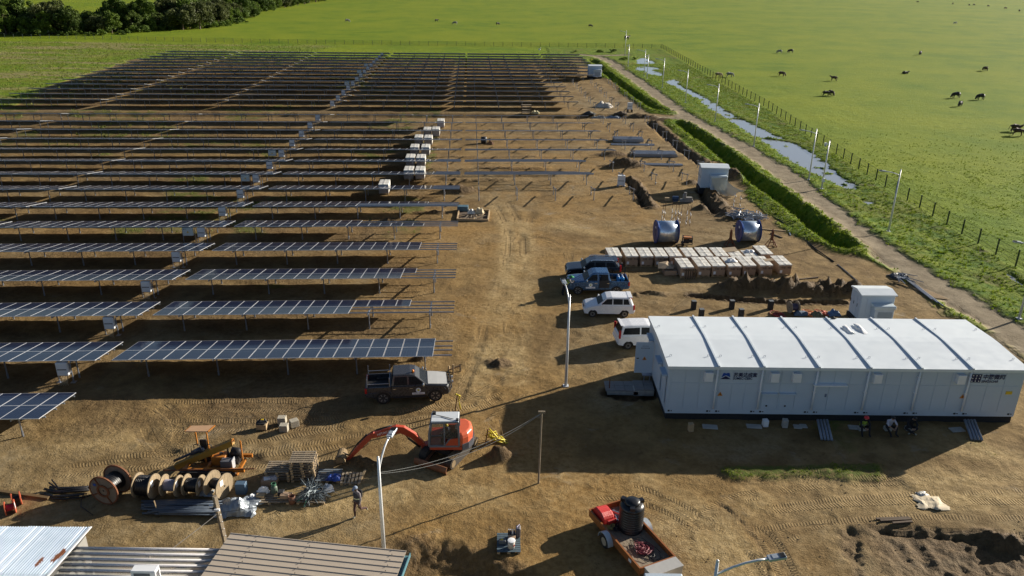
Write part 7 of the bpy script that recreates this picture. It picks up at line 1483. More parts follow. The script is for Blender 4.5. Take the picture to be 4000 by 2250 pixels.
for i in range(9):
    x1 = -.0 - i * .82; wob = rng.uniform(-.012, .012)
    corr(x1 - .84, x1, -2.95, 0.0 + rng.uniform(-.03, .03), 3.56 + wob, 3.30 + wob, .105, .026, 8).build('roof_sheet', galvs, sh); corr(x1 - .84, x1, -6.0, -2.85, 3.80 + wob, 3.535 + wob, .105, .026, 8).build('roof_sheet', galvs, sh)
mb = MB(); mb.box((-3.6, -3.2, 1.6), (7.2, 5.6, 3.2)); mb.build('wall', M('shed_wall', (.25, .24, .22), .8), sh)
mb = MB(); mb.bar((.03, .02, 3.31), (.03, -6, 3.82), .07, .03); mb.build('edge_trim', white, sh)
bs = thing('beige_roof_cabin', 'site cabin under a beige ribbed steel roof at the bottom edge', 'cabin', (-11.1, 25.1, -.5)); beige = M('roof_beige', (.44, .37, .29), .5, var=.04, scale=1.5); ribd = M('rib_shadow_side', (.36, .30, .23), .5)
dx, dy = 7.13, -.9; rzb = math.atan2(dy, dx); LB = math.hypot(dx, dy); bs.rotation_euler = (0, 0, rzb)
for i in range(14):
    y1 = -i * .30; mb = MB(); z = 3.5 + .0 * i; mb.box((LB / 2 + .11 * i * .0, y1 - .15, z), (LB, .285, .012)); o = mb.build('roof_strip', beige, bs)
    mb = MB(); mb.prism([(-.03, 0), (.03, 0), (.014, .026), (-.014, .026)], 0, LB, Matrix.Translation((0, y1 - .0, z + .006)) @ Matrix.Rotation(-PI / 2, 4, 'Z')); fixn(mb.build('roof_rib', beige, bs)); 
    for x in (1.2, 3.4, 6.7): mb = MB(); mb.cyl((x, y1, z + .05), (x, y1, z + .075), .018, n=6); mb.build('screw_head', dark, o)
mb = MB(); mb.box((LB / 2, -2.2, 1.75), (LB - .3, 4.2, 3.45)); mb.build('wall', M('cabin_wall', (.42, .44, .42), .7), bs)
mb = MB(); mb.box((LB + .18, -1.7, 3.46), (.03, 3.2, .18)); mb.box((LB + .06, -1.7, 3.38), (.25, 3.2, .02)); mb.build('gutter', M('gutter_teal', (.10, .22, .26), .45), bs)
ls = thing('clear_lean_to', 'lean-to with clear ribbed sheeting between the tin shed and beige cabin', 'lean-to', (-17.0, 24.45, -.5)); clr = bpy.data.materials.new('clear_sheet'); _nt, _b = nodes(clr); _q = G(_nt); _f = _q.noise(_q.n('ShaderNodeNewGeometry').outputs['Position'], 1.6, 6, .65)
_q.set(_b.inputs['Base Color'], _q.mix(_q.ramp(_f, .4, .65), (.52, .49, .43), (.33, .33, .28))); _b.inputs['Roughness'].default_value = .3; _q.set(_b.inputs['Alpha'], _q.ramp(_f, .35, .7, .38, .7)); ridge = M('ridge_clear', (.62, .60, .60), .3, var=.05)
for i in range(12):
    y = -i * .29; mb = MB(); mb.box((2.95, y - .145, 3.22 - i * .012), (5.9, .24, .006)); o = mb.build('clear_strip', clr, ls); mb = MB(); mb.sm = True; mb.cyl((0, y, 3.235 - i * .012), (5.9, y, 3.235 - i * .012), .055, n=8); mb.build('sheet_ridge', ridge, ls)
mb = MB()
for x in (.3, 2.9, 5.5): mb.box((x, -.15, 1.6), (.09, .09, 3.2)); mb.bar((x, .0, 3.12), (x, -3.6, 2.98), .07)
mb.build('timber_frame', woodg, ls)
ac = thing('air_conditioner', 'white air conditioner unit above the clear sheeting', 'air conditioner', (-13.45, 22.75, 2.62)); mb = MB(); mb.box((0, 0, .36), (.92, .36, .68)); mb.build('casing', white, ac, .02); mb = MB(); mb.box((-.05, -.183, .36), (.6, .01, .5)); mb.build('fan_grille', M('grille_grey', (.12, .13, .15), .6), ac); mb = MB(); mb.box((0, 0, 0), (.8, .3, .06)); mb.build('bracket', galv, ac)
for i in range(7): mb = MB(); mb.box((.463, -.12 + i * .035, .4), (.01, .012, .4)); mb.build('side_slot', dark, ac)
# poles and wires
wp = thing('wooden_pole', 'weathered wooden pole with white insulators behind the beige roof', 'pole', g(893, 2165)); wpb = wp.location; tp = gy(838, 1938, wpb.y + .2); mb = MB(); mb.bar((0, 0, -.4), tp - wpb, .15, .17); mb.build('post', woodg, wp); mb = MB(); q1_ = tp.lerp(wpb, .2) - wpb; mb.box(q1_ + Vector((.02, -.12, 0)), (.22, .1, .1)); mb.box(q1_ + Vector((-.22, -.08, .15)), (.16, .08, .1)); mb.build('insulator', white, wp)
for i in range(6): mb = MB(); q2_ = tp.lerp(wpb, .3 + i * .12) - wpb; mb.box(q2_ + Vector((.09, -.05, 0)), (.04, .03, .03)); mb.build('bolt', white, wp)
th = thing('thin_pole', 'thin weathered pole carrying the cable, before the white building', 'pole', gp(2103, 1888)); th0 = th.location.copy(); mb = MB(); mb.cyl((0, 0, -.3), (.06, 0, 4.15), .055, .04, 8); mb.build('post', woodg, th); mb = MB(); mb.box((.06, 0, 4.15), (.34, .08, .1)); mb.build('crossarm', woodg, th)
def sag(a, b, s, n=14): return [a.lerp(b, i / n) - Vector((0, 0, s * 4 * (i / n) * (1 - i / n))) for i in range(n + 1)]
def cable(label, pts, r, m): t = thing('overhead_cable', label, 'cable', pts[0]); mb = MB(); mb.tube([p - pts[0] for p in pts], r, 4); mb.build('wire', m, t)
wg = M('wire_pale', (.34, .34, .32), .6); L1 = g(1499, 2147); l1t = Vector((L1.x, L1.y, 4.1)); tt = th0 + Vector((.06, 0, 4.1))
cable('pale twin cable strung from the street lamp to the thin pole, upper strand', sag(l1t, tt, .55), .009, wg); cable('pale twin cable strung from the street lamp to the thin pole, lower strand', sag(l1t - Vector((0, 0, .06)), tt - Vector((0, 0, .03)), .70), .008, wg)
wq = tp.lerp(wpb, .28); cable('dark cable from the wooden pole to the street lamp', sag(wq, l1t - Vector((0, 0, .1)), .25), .010, jute); cable('thin stay wire from the wooden pole down to the sheds', sag(wq, g(505, 2262, 2.9), .06), .012, M('stay_grey', (.16, .15, .14), .6))

# ================================================================ TRAILER, TANK AND PALLET OF CONTAINERS
tA, tB, tC, tD = g(2303, 1992, .72), g(2500, 2222, .72), g(2640, 2165, .72), g(2432, 1948, .72); ax = (tB - tA); Lt = ax.length; ta = math.atan2(ax.y, ax.x); wd = 1.78
tro = M('trailer_orange', (.27, .092, .022), .5, var=.12, dust=.2); tl_ = thing('trailer', 'orange-brown flat trailer with boarded floor carrying a black tank', 'trailer', Vector((tA.x, tA.y, gz(tA.x + 1, tA.y - 1))), ta); zf = .46
for i in range(9): mb = MB(); mb.box((Lt / 2, .1 + i * .195, zf), (Lt - .06, .185, .03)); mb.build('floor_board', woodg, tl_)
for y, nm in ((0, 'side_panel'), (wd, 'side_panel')): mb = MB(); mb.box((Lt / 2, y, .56), (Lt, .05, .34)); mb.box((Lt / 2, y, .74), (Lt + .04, .08, .05)); mb.build(nm, tro, tl_)
for x in (0, Lt): mb = MB(); mb.box((x, wd / 2, .58), (.05, wd - .06, .30)); mb.box((x, wd / 2, .735), (.07, wd - .09, .05)); mb.build('end_panel', tro, tl_)
mb = MB(); mb.bar((.1, .25, .38), (Lt + 1.2, wd / 2, .38), .1); mb.bar((.1, wd - .25, .38), (Lt + 1.2, wd / 2, .38), .1); mb.build('drawbar', tro, tl_)
for s, y in ((-1, -.17), (1, wd + .17)):
    Y = Matrix.Translation((1.75, y, .33)) @ Matrix.Rotation(PI / 2 if s < 0 else -PI / 2, 4, 'X'); mb = MB(); mb.sm = True; mb.lathe([(.2, -.09), (.31, -.095), (.34, -.05), (.34, .05), (.31, .095), (.2, .09)], 18, Y); wh = mb.build('wheel', tyre, tl_); mb = MB(); mb.lathe([(0, .05), (.12, .06), (.2, .095)], 14, Y); mb.build('rim', M('rim_tan', (.38, .33, .24), .6), wh)
    mb = MB(); Y2 = Matrix.Translation((1.75, y, .33)) @ Matrix.Rotation(PI / 2, 4, 'X'); mb.lathe([(.42, -.13), (.45, -.13), (.45, .13), (.42, .13)], 14, Y2, 0.0, PI); fixn(mb.build('mudguard', M('mudguard_grey', (.46, .50, .53), .4, .2), tl_))
mb = MB(); mb.box((3.5, -.03, .58), (.2, .012, .14)); mb.build('sticker', white, tl_)
TI = tl_.matrix_basis.copy(); TM = Matrix.Translation(tl_.location) @ Matrix.Rotation(ta, 4, 'Z')
tw = TM.inverted() @ g(2462, 2062, .5); tp_ = TM @ Vector((tw.x, tw.y, zf + .015)); tk = thing('water_tank', 'black ribbed plastic water tank standing on the trailer', 'water tank', tp_); mb = MB(); mb.sm = True; pr = [(.53, 0)]
for i in range(9): z = .05 + i * .125; pr += [(.56, z), (.56, z + .06), (.535, z + .085), (.535, z + .10)]
pr += [(.56, 1.2), (.55, 1.28), (.48, 1.36), (.36, 1.42)]; tkm = M('tank_black', (.010, .011, .014), .33, var=.1, dust=.08, dustcol=(.10, .09, .08)); mb.lathe(pr, 28); mb.build('barrel', tkm, tk); mb = MB(); mb.sm = True; mb.lathe([(.36, 1.40), (.36, 1.50), (.30, 1.56), (.12, 1.60), (0, 1.60)], 20); mb.build('lid', tkm, tk)
for a in (.4, 2.5, 4.6): mb = MB(); mb.box((math.cos(a) * .46, math.sin(a) * .46, 1.42), (.2, .22, .16), a); mb.build('lifting_lug', tkm, tk)
p = TM @ Vector((.55, .45, zf + .02)); rc = thing('red_bag', 'bright red cover over a machine at the back of the trailer', 'cover', p, ta); mb = MB(); rv = M('cover_red', (.55, .035, .03), .45, var=.12, bump=.02); mb.prism([(-.5, 0), (.5, 0), (.46, .42), (.2, .56), (-.3, .56), (-.48, .36)], -.32, .32, None, None, [(-.45, 0), (.45, 0), (.4, .38), (.15, .5), (-.3, .5), (-.42, .32)]); fixn(mb.build('cover', rv, rc, .06)); mb = MB(); mb.box((.52, .1, .15), (.1, .5, .3)); mb.build('cover_skirt', rv, rc, .03)
def tangle(name, label, c, n, sx, sy, r, m, z=.03, k=9):
    t = thing(name, label, 'hose', c, ta); mb = MB(); mb.sm = True
    for i in range(n):
        a0 = rng.uniform(0, 6.3); rx, ry = rng.uniform(.25, 1) * sx, rng.uniform(.25, 1) * sy; ox, oy = rng.gauss(0, sx * .25), rng.gauss(0, sy * .25); mb.tube([(ox + rx * math.cos(a0 + j * .72) * rng.uniform(.85, 1.1), oy + ry * math.sin(a0 + j * .72) * rng.uniform(.85, 1.1), z + rng.uniform(0, .14) * (1 - .5 * rx / sx)) for j in range(k)], r, 4)
    mb.build('coil', m, t)
tangle('red_cable_coil', 'tangled heap of dark red cable on the trailer floor', TM @ Vector((3.05, .95, zf + .02)), 18, .42, .38, .018, M('cable_dark_red', (.20, .03, .045), .5, var=.3)); tangle('black_cable_coil', 'loose black cable strands around the red heap on the trailer', TM @ Vector((3.2, 1.0, zf + .02)), 7, .75, .6, .012, jute, .02); tangle('yellow_cable_coil', 'yellow and pale cable coil on the trailer behind the tank', TM @ Vector((1.15, .35, zf + .02)), 8, .3, .26, .02, M('cable_yellow', (.42, .36, .12), .6, var=.3)); tangle('dark_hose_loop', 'dark hose loops on the trailer left of the tank', TM @ Vector((1.45, .62, zf + .03)), 6, .3, .3, .016, jute)
gb = thing('rod_pile', 'grey and red rods piled on the trailer behind the tank', 'rods', TM @ Vector((.75, 1.05, zf + .05)), ta)
for i in range(9): mb = MB(); a = rng.uniform(-.5, .8); mb.bar((-.4 * math.cos(a), -.4 * math.sin(a) + rng.uniform(-.2, .2), .03 + i * .02), (.4 * math.cos(a), .4 * math.sin(a) + rng.uniform(-.2, .2), .04 + i * .022), .045); mb.build('rod', redc if i % 4 == 0 else galv, gb)
p = g(2585, 2205, .9); bxx = thing('toolbox', 'silver chequer-plate toolbox on the trailer drawbar', 'toolbox', TM @ Vector((Lt + .38, wd / 2 + .05, .35)), ta); mb = MB(); mb.box((0, 0, .22), (.55, 1.55, .45)); mb.build('box', M('chequer_plate', (.48, .47, .43), .4, .4, var=.06), bxx); mb = MB(); mb.box((0, 0, .46), (.6, 1.6, .04)); mb.build('lid', M('lid_plate', (.52, .50, .46), .4, .3, var=.06), bxx, .01)
q = g(2580, 2243, 1.2); wv_ = thing('white_van', 'pale roof of a white vehicle just entering the bottom edge, ahead of the trailer', 'van', Vector((q.x + .12, q.y - 1.0, gz(q.x, q.y - 1))), .0); mb = MB(); mb.box((0, 0, .62), (1.66, 2.3, .9)); mb.build('body', p_white, wv_, .08); mb = MB(); mb.box((0, 0, 1.14), (1.56, 2.2, .1)); mb.build('roof', M('roof_blue_white', (.50, .58, .64), .35, .2, var=.1), wv_, .04)
for x in (-.7, .7):
    for y in (-.7, .7): mb = MB(); mb.cyl((x - .1, y, .28), (x + .1, y, .28), .28, n=14); mb.build('wheel', tyre, wv_)
bpq = gp(1987, 2128); zz_ = bpq.z; _b2 = MB(); _b2.box((0, 0, 0), (1.05, .11, .022)); DKB = _b2.mesh('board', M('board_teal', (.07, .11, .14), .75, var=.5, scale=2)); pp = pallet(bpq, .02, 'dark blue-painted pallet of containers in front of the sheds', 1.05, 1.25, 9, DKB, None, zz_ - .02)
def onp(dx, dy): return Vector((bpq.x + dx, bpq.y + dy, zz_ + .13))
t = thing('paint_bucket', 'open white bucket of plaster on the dark blue pallet', 'bucket', onp(.12, -.35)); mb = MB(); mb.sm = True; mb.lathe([(.145, 0), (.17, .40), (.155, .40), (.15, .34), (0, .33)], 16); mb.build('bucket', M('bucket_cream', (.62, .56, .48), .5, var=.08), t); mb = MB(); mb.sm = True; mb.lathe([(.176, .37), (.18, .40), (.165, .405)], 16); mb.build('rim', white, t); mb = MB(); mb.box((.12, -.115, .2), (.1, .02, .06), .75); mb.build('print', redc, t)
t = thing('suitcase_jerrycan', 'dark purple-grey jerrycan standing at the back of the dark blue pallet', 'jerrycan', onp(.42, .45)); mb = MB(); mb.box((0, 0, .24), (.22, .34, .48)); mb.build('can', M('jerry_grey', (.09, .085, .10), .45), t, .04); mb = MB(); mb.tube([(-.06, -.1, .48), (-.06, -.1, .55), (.06, .1, .55), (.06, .1, .48)], .018, 5); mb.build('handle', M('handle_lilac', (.45, .42, .55), .4), t)
for i in range(4):
    t = thing('bottle', f'dark bottle with pale ends on the dark blue pallet, {ORD[i]} from the left', 'bottle', onp(-.0 + i * .085, .35), 0, 'bottles on the dark blue pallet'); mb = MB(); mb.sm = True; mb.lathe([(.04, 0), (.042, .3), (.02, .36), (.02, .40)], 8); mb.build('bottle', [jute, M('bottle_navy', (.02, .03, .08), .3), clothw, M('bottle_navy', (.02, .03, .08), .3)][i], t); mb = MB(); mb.cyl((0, 0, .40), (0, 0, .43), .024, n=6); mb.build('cap', white, t)
mb = MB(); mb.box((0, 0, .12), (.34, .22, .24)); o = mb.build('open_carton', card, None, .01); o.location = onp(.13, .1); tag(o, 'brown carton between bottles and bucket on the dark blue pallet', 'carton')
t = thing('oil_can', 'squat grey can with yellow label on the dark blue pallet', 'can', onp(-.28, -.05)); mb = MB(); mb.box((0, 0, .09), (.32, .22, .18)); mb.build('can', M('can_grey', (.13, .14, .15), .5), t, .03); mb = MB(); mb.box((-.03, 0, .183), (.12, .1, .006)); mb.build('label_patch', yel, t)

# ================================================================ ODDS AND ENDS OVER THE SITE
tape = M('tape_yellow', (.60, .48, .02), .5, var=.1)
def stake(px, py, h, lab, ribbons=True):
    p = gp(px, py); t = thing('taped_stake', lab, 'stake', p); mb = MB(); mb.bar((0, 0, -.1), (.18, .1, h), .045); mb.build('stake', rust, t)
    if ribbons:
        mb = MB(); mb.sm = True; mb.tube([(.14, .07, h * .95), (.3, .05, h * .9), (.24, .05, h * .6), (.3, .04, h * .35), (.34, .0, h * .1)], [.05, .07, .03, .05, .06], 4); mb.tube([(.16, .07, h), (.02, .02, h * .98)], .04, 4); mb.build('tape', tape, t)
stake(1776, 1600, 1.1, 'rusty stake with yellow tape behind the excavator cab')
stake(1893, 1742, 1.0, 'rusty stake at the yellow-taped hole beside the excavator', False)
hp = gp(1930, 1725); t = thing('hole_barrier', 'crumpled yellow barrier tape around the hole beside the excavator', 'barrier tape', hp); mb = MB(); mb.sm = True
for i in range(9): mb.tube([(rng.uniform(-.5, -.2), rng.uniform(-.2, .3), rng.uniform(.3, .8)), (rng.uniform(-.2, .2), rng.uniform(-.3, .3), rng.uniform(.1, .6)), (rng.uniform(.1, .5), rng.uniform(-.3, .3), rng.uniform(.05, .35)), (rng.uniform(.4, .8), rng.uniform(-.3, .1), .05)], [.03, .05, .035, .03], 4)
mb.build('tape', tape, t)
for b, tp2, lab in (((1962, 1710), (1905, 1655), 'pale pole leaning left over the taped hole'), ((1968, 1712), (1950, 1640), 'pale pole leaning away over the taped hole')): p = g(*b); e2 = gy(tp2[0], tp2[1], p.y + .3); mb = MB(); mb.tube([(0, 0, 0), e2 - p], .022, 5); o = mb.build('pole', woodl); o.location = p; tag(o, lab, 'pole')
t = thing('timber_trestle', 'small timber trestle at the end of the second row', 'timber', g(1768, 1452), .2); mb = MB(); mb.bar((0, -.3, 0), (.02, -.2, .62), .09); mb.build('leg', woodl, t); mb = MB(); mb.bar((-.2, .1, .12), (.55, .2, .3), .10); mb.build('rail', woodl, t); mb = MB(); mb.bar((.5, -.05, 0), (.5, .2, .4), .1); mb.bar((-.25, .1, 0), (-.2, .15, .35), .1); mb.build('leg', woodl, t)
# timber tray of offcuts at the end of the seventh row
tr = thing('timber_tray', 'timber-framed tray of broken boards and plastic at the row ends', 'tray', g(1846, 852), .0); q_ = [g(1786, 862), g(1906, 865), g(1912, 827), g(1793, 825)]; cb_ = tr.location
for a, b in ((0, 1), (1, 2), (2, 3), (3, 0)): mb = MB(); mb.bar(q_[a] - cb_ + Vector((0, 0, .12)), q_[b] - cb_ + Vector((0, 0, .12)), .12, .24); mb.build('side', woodl, tr)
mb = MB(); mb.quad(*[(v - cb_) * .97 + Vector((0, 0, .04)) for v in q_]); mb.build('base', woodd, tr)
for i in range(22): mb = MB(); c0 = Vector((rng.uniform(-1.2, 1.3), rng.uniform(-.9, 1.3), .15)); a = rng.uniform(0, PI); mb.bar(c0 - Vector((math.cos(a), math.sin(a), -.1)) * .35, c0 + Vector((math.cos(a), math.sin(a), .25)) * .35, .10, .03); mb.build('broken_board', [woodl, woodg, woodd][i % 3], tr)
p = g(1875, 838); crumple('plastic_bag', 9, 8, .6, .5, .8, 41, M('bag_cream', (.55, .45, .28), .6, var=.1), (p.x, p.y, .2), 0, 'cream sack on top of the timber tray', 'sack', sm=False); p = g(1840, 840); crumple('plastic_bag', 9, 8, .5, .4, .6, 42, wrap, (p.x, p.y, .2), 0, 'grey-white plastic on the timber tray, left of the sack', 'plastic', sm=False)
mb = MB(); mb.box((0, 0, .3), (1.15, .8, .5)); o = mb.build('blue_crate', M('crate_teal', (.07, .14, .18), .6, var=.3), None, .02); o.location = g(1808, 823); tag(o, 'dark teal crate just beyond the timber tray', 'crate')
# rail piles
def railpile(lab, x0, x1, y0, y1, n, lay, z=.05):
    b = g((x0 + x1) / 2, (y0 + y1) / 2); t = thing('rail_pile', lab, 'steel rails', b, 0, 'piles of steel mounting rails'); L = (g(x1, y1) - g(x0, y1)).length; me = rail_mesh(round(L * .96, 1))
    yf, yb = g(x0, y1).y, g(x0, y0).y; X0 = g(x0, y1).x
    for l in range(lay):
        for i in range(n): put('rail', me, t, (X0 - b.x + rng.uniform(-.1, .25), yf - b.y + (yb - yf) * (i + .5) / n, z + l * .085), (0, 0, rng.uniform(-.008, .008)))
railpile('pile of steel rails farthest from the camera on the brown earth', 2398, 2513, 545, 556, 12, 6); railpile('low spread of rails just before the farthest rail pile', 2388, 2560, 561, 568, 8, 1); railpile('middle pile of blue-looking steel rails', 2477, 2648, 598, 613, 14, 5); railpile('nearest pile of steel rails, low beside the dark mound', 2500, 2668, 641, 648, 7, 2)
# bundle of ground screws and other steel
gsm = MB(); gsm.cyl((-.55, 0, 0), (.55, 0, 0), .045, n=6); gsm.box((.55, 0, 0), (.03, .16, .16)); GS = gsm.mesh('ground_screw', M('screw_galv', (.40, .43, .47), .45, .5, var=.2)); gsb = g(2905, 853); t = thing('screw_heap', 'heap of galvanised ground screws strapped together', 'steel', gsb, -.15)
for i in range(95): put('ground_screw', GS, t, (rng.uniform(-1.5, 1.9), rng.uniform(-.7, .7), .08 + (1 - abs(rng.uniform(-1, 1)) * .7) * rng.uniform(0, .95)), (rng.uniform(-.3, .3), rng.uniform(-.35, .35), rng.choice([0, 1.57]) + rng.uniform(-.35, .35)))
t = thing('steel_rack', 'small stack of galvanised frames right of the screw heap', 'steel', g(2924, 876), -.1)
for i in range(4): mb = MB(); mb.box((0, -.3, .2 + i * .1), (.95, .1, .08)); mb.box((0, .3, .2 + i * .1), (.95, .1, .08)); mb.box((-.4, 0, .2 + i * .1), (.1, .7, .06)); mb.box((.4, 0, .2 + i * .1), (.1, .7, .06)); mb.build('frame', galv, t)
t = thing('spare_machine', 'grey steel machine parts on the ground behind the ribbon rods', 'machine parts', g(2672, 790), 0); mb = MB(); mb.box((.25, 0, .2), (1.4, .6, .3)); mb.box((.0, 0, .55), (.35, .4, .7)); mb.box((.5, 0, .45), (.7, .5, .3)); mb.box((.05, 0, 1.0), (.3, .3, .3)); mb.build('casting', M('casting_grey', (.24, .23, .21), .7, var=.2), t, .03)
t = thing('blue_motor', 'blue electric motor left of the grey machine parts', 'motor', g(2638, 786)); mb = MB(); mb.cyl((-.35, 0, .35), (.3, 0, .35), .26, n=10); mb.box((0, 0, .08), (.5, .4, .16)); mb.build('motor', M('motor_blue', (.035, .07, .14), .5), t); mb = MB(); mb.box((-.65, .1, .2), (.5, .4, .4)); o = mb.build('wood_box', woodl); o.location = g(2628, 786); tag(o, 'pale wooden box beside the blue motor', 'box')
for px, py, lab in ((2708, 1208, 'leftmost, by the tyre tracks'), (2857, 1206, 'middle one of the back three'), (3008, 1208, 'before the spoil heap, beside a cable drum'), (2738, 1240, 'left one close behind the white roof'), (2893, 1240, 'right one close behind the white roof')): p = gp(px, py); t = thing('black_stub_column', f'short black-coated stub column, {lab}', 'stub column', p, .05, 'black stub columns'); mb = MB(); mb.box((0, 0, .32), (.34, .34, .74)); mb.build('shaft', plinth, t); mb = MB(); mb.box((0, 0, .70), (.34, .34, .03)); mb.build('cap', M('cap_grey', (.10, .11, .12), .7), t)
wdr = drum(g(3096, 1222), .15, .46, .62, 'weathered cable drum among coloured hoses behind the building', .26, fl=woodg, lab=False, group=None, wound=M('cable_violet', (.06, .05, .09), .6))
def cheap(px, py, lab, m, s): tangle('hose_heap', lab, gp(px, py), 9, s, s * .7, .035, m, .05)
cheap(3035, 1232, 'red hose heap left of the weathered drum', redc, .6); cheap(3165, 1228, 'orange hose heap right of the weathered drum', M('hose_orange', (.48, .14, .03), .6), .6); cheap(3215, 1226, 'red-orange hose heap before the dug earth', M('hose_redorange', (.50, .10, .05), .6), .6)
for px, py, m, sd, lab in ((3128, 1230, M('tarp_blue_dark', (.045, .08, .14), .7), 51, 'dark blue sheet right of the weathered drum'), (3255, 1232, M('tarp_blue', (.06, .12, .24), .6), 52, 'blue sheet at the right end of the hose heaps'), (3190, 1236, M('tarp_olive', (.09, .09, .06), .8), 53, 'olive sheet between the orange hoses')): p = gp(px, py); crumple('sheet', 8, 7, .6, .4, .6, sd, m, p, 0, lab, 'sheet', sm=False)
# conduit and slats beside the road
t = thing('conduit_heap', 'dark sheet and white conduit heap at the roadside', 'conduit', g(3510, 1082)); cbb = t.location; crumple('dark_sheet', 10, 8, 1.0, .8, .5, 61, M('sheet_dark', (.03, .035, .05), .6), (0, 0, 0), .3, None, None, parent=t, sm=False)
for i in range(14): mb = MB(); a = g(3490 + rng.uniform(0, 40), 1062 + rng.uniform(0, 25), .4) - cbb; mb.tube([a, a + Vector((rng.uniform(-.3, 1.2), rng.uniform(-1.6, .2), rng.uniform(-.3, .1)))], .03, 5); mb.build('conduit', white if i % 2 else galv, t)
for i in range(3): mb = MB(); mb.tube([g(3530 + i * 6, 1085, .1) - cbb, g(3640 + i * 22, 1170 + i * 12, .1) - cbb], .05, 6); mb.build('rail', galv, t)
t = thing('slat_panel', 'row of pale slats lying beside the road', 'slats', g(3615, 1142)); cbb = t.location
for i in range(15): mb = MB(); a = g(3566 + i * 6.2, 1126 + i * 2.7, .06) - cbb; mb.bar(a, a + Vector((1.05, -.22, 0)), .06, .03); mb.build('slat', woodl, t)
t = thing('conduit_line', 'thin white pipe laid along the edge of the dirt', 'pipe', g(3300, 1060)); mb = MB(); mb.tube([g(3272, 1032, .04) - t.location, g(3315, 1068, .04) - t.location, g(3370, 1115, .04) - t.location], .04, 5); mb.build('pipe', M('pipe_pale', (.5, .48, .44), .6), t)
t = thing('black_pipe', 'long black pipe laid along the edge of the dirt', 'pipe', g(3190, 980)); mb = MB(); mb.tube([g(3030, 850, .05) - t.location, g(3090, 890, .05) - t.location, g(3190, 975, .05) - t.location, g(3258, 1022, .05) - t.location], .05, 5); mb.build('pipe', jute, t)
for i, (a, b, m, lab) in enumerate((((2960, 895), (3070, 905), woodl, 'pale batten on the ground right of the second blue drum'), ((3010, 912), (3055, 930), woodd, 'dark batten on the ground right of the second blue drum'), ((3078, 1098), (3195, 1085), woodd, 'dark plank on the earth right of the crates'), ((3076, 895), (3088, 922), galv, 'short steel channel at the foot of the grass bank'))): t = thing('batten', lab, 'timber', g(*a)); mb = MB(); mb.bar((0, 0, .05), g(*b) - t.location + Vector((0, 0, .05)), .12, .08); mb.build('plank', m, t)
# debris on the strip between the blocks
for i, (px, py, lab, m) in enumerate(((2300, 450, 'dark rubbish heap on the strip between the blocks, left', M('rubbish_dark', (.05, .05, .045), .8)), (2340, 453, 'pale rubbish heap on the strip between the blocks, middle', M('rubbish_pale', (.34, .34, .31), .7)), (2392, 453, 'silver sheeting on the strip between the blocks, right', tarp), (2425, 450, 'dark timber heap on the strip between the blocks, rightmost', woodd))): p = gp(px, py); crumple('rubbish', 10, 6, 1.5, .7, .7, 70 + i, m, p, 0, lab, 'rubbish', sm=False)
p = gp(2360, 418); crumple('white_sheet', 12, 9, 1.9, 1.3, 1.2, 77, M('sheet_dirty_white', (.55, .50, .43), .7, var=.15), p, -.5, 'big dirty-white sheet crumpled in front of the far kiosk', 'sheet', sm=False)
t = thing('plank_stand', 'dark plank stand on the strip between the blocks', 'stand', gp(2056, 449)); 
for z in (.25, .7, 1.15, 1.55): mb = MB(); mb.box((0, 0, z), (1.7, .5, .09)); mb.build('shelf', woodg, t)
mb = MB()
for x in (-.8, .8): mb.box((x, 0, .75), (.12, .45, 1.5))
mb.build('upright', woodd, t); p = gp(2090, 448); crumple('yellow_sack', 8, 6, .9, .5, .9, 79, M('sack_yellow', (.50, .44, .24), .7), p, 0, 'pale yellow sacks right of the plank stand', 'sack', sm=False)
t = thing('black_barrel', 'black barrel standing among the bare frames', 'barrel', gp(1890, 560)); mb = MB(); mb.sm = True; mb.lathe([(.42, 0), (.45, .3), (.45, .7), (.42, .95), (0, .96)], 14); mb.build('barrel', black, t); p = gp(1915, 563); crumple('brown_sack', 7, 6, .6, .4, .7, 81, M('sack_brown', (.18, .09, .045), .8), p, 0, 'reddish sack right of the black barrel', 'sack', sm=False)
p = gp(3628, 1962); crumple('canvas_sheet', 18, 14, .95, .66, .12, 85, M('canvas_cream', (.60, .50, .34), .75, var=.12), (p.x, p.y, p.z), -.15, 'cream canvas sheet spread on the ground at bottom right', 'canvas sheet', sm=False); p = gp(3605, 1932); crumple('canvas_sheet', 8, 7, .36, .28, .18, 86, wrap, p, .4, 'small pale sheet scrap touching the canvas sheet', 'canvas sheet', sm=False)
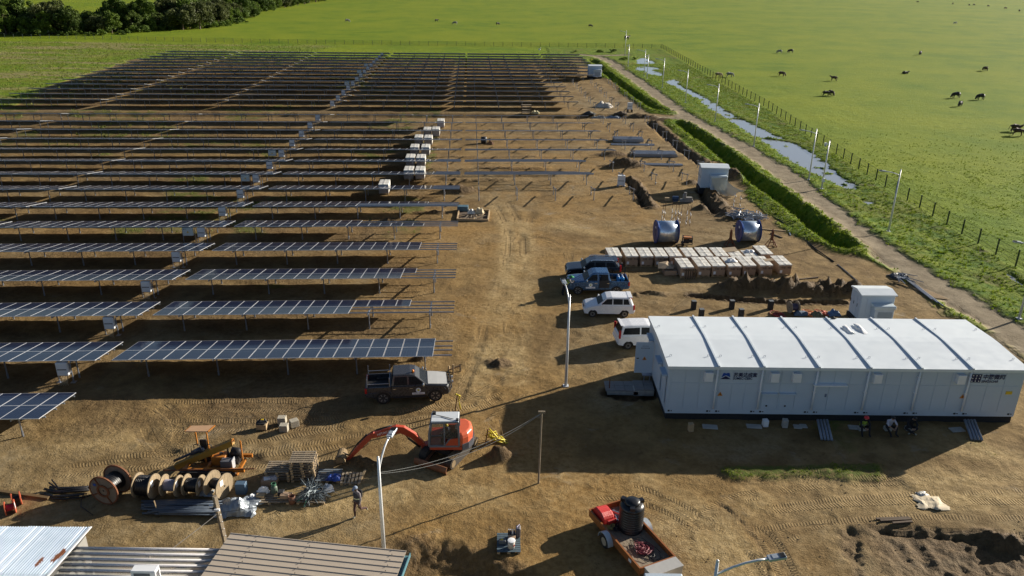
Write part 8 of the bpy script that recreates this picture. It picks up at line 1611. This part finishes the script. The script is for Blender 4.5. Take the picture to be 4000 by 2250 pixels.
for i, (a, b, lab) in enumerate((((3422, 2028), (3552, 2023), 'longest brown plank at bottom right'), ((3438, 2037), (3558, 2031), 'middle brown plank at bottom right'), ((3486, 2047), (3562, 2041), 'short brown plank at bottom right'))): A_ = g(*a); A_.z = gz(A_.x, A_.y) + .06; B_ = g(*b); mb = MB(); mb.bar((0, 0, 0), (B_.x - A_.x, B_.y - A_.y, 0), .11, .07); o = mb.build('plank', woodd); o.location = A_; tag(o, lab, 'plank', 'planks at bottom right')
p = gp(2247, 195); t = thing('white_bird', 'white bird standing beside a dark shrub behind the last row', 'bird', g(2107, 203)); mb = MB(); mb.sm = True; mb.sphere((0, 0, .75), (.35, .2, .3)); mb.tube([(.2, 0, .85), (.35, 0, 1.2), (.5, 0, 1.35)], [.1, .07, .08], 6); mb.tube([(0, .06, .5), (0, .06, 0)], .025, 4); mb.tube([(0, -.06, .5), (0, -.06, 0)], .025, 4); mb.build('body', clothw, t)
# pebbles and clods strewn over the dirt
ck = nrg.uniform(0, 1, (5200, 4)); cx = -30 + 65 * ck[:, 0]; cy = 26 + 44 * ck[:, 1] ** 1.3; fz_ = fields(cx[None], cy[None]); keep = (fz_[1][0, :, 0] > .9) & (fbm(cx, cy, 3, 95) > .46); cx, cy, cz, cs = cx[keep], cy[keep], fz_[0][0][keep], .018 + .05 * ck[keep, 2] ** 4 + .015 * ck[keep, 3]
ov = np.array([(1, 0, 0), (-.5, .87, 0), (-.5, -.87, 0), (.1, .1, .8)]); of = np.array([(0, 1, 3), (1, 2, 3), (2, 0, 3)]); V_ = np.stack([cx, cy, cz - .01], -1)[:, None] + ov[None] * cs[:, None, None] * nrg.uniform(.6, 1.4, (len(cx), 4, 1)); me = bpy.data.meshes.new('clods'); me.from_pydata(V_.reshape(-1, 3).tolist(), [], (of[None] + 4 * np.arange(len(cx))[:, None, None]).reshape(-1, 3).tolist()); me.materials.append(M('clod_earth', (.20, .14, .075), .95, var=.35, scale=.7)); o = put('clods', me); tag(o, 'small clods and stones strewn over the dirt', 'clods', None, 'stuff')
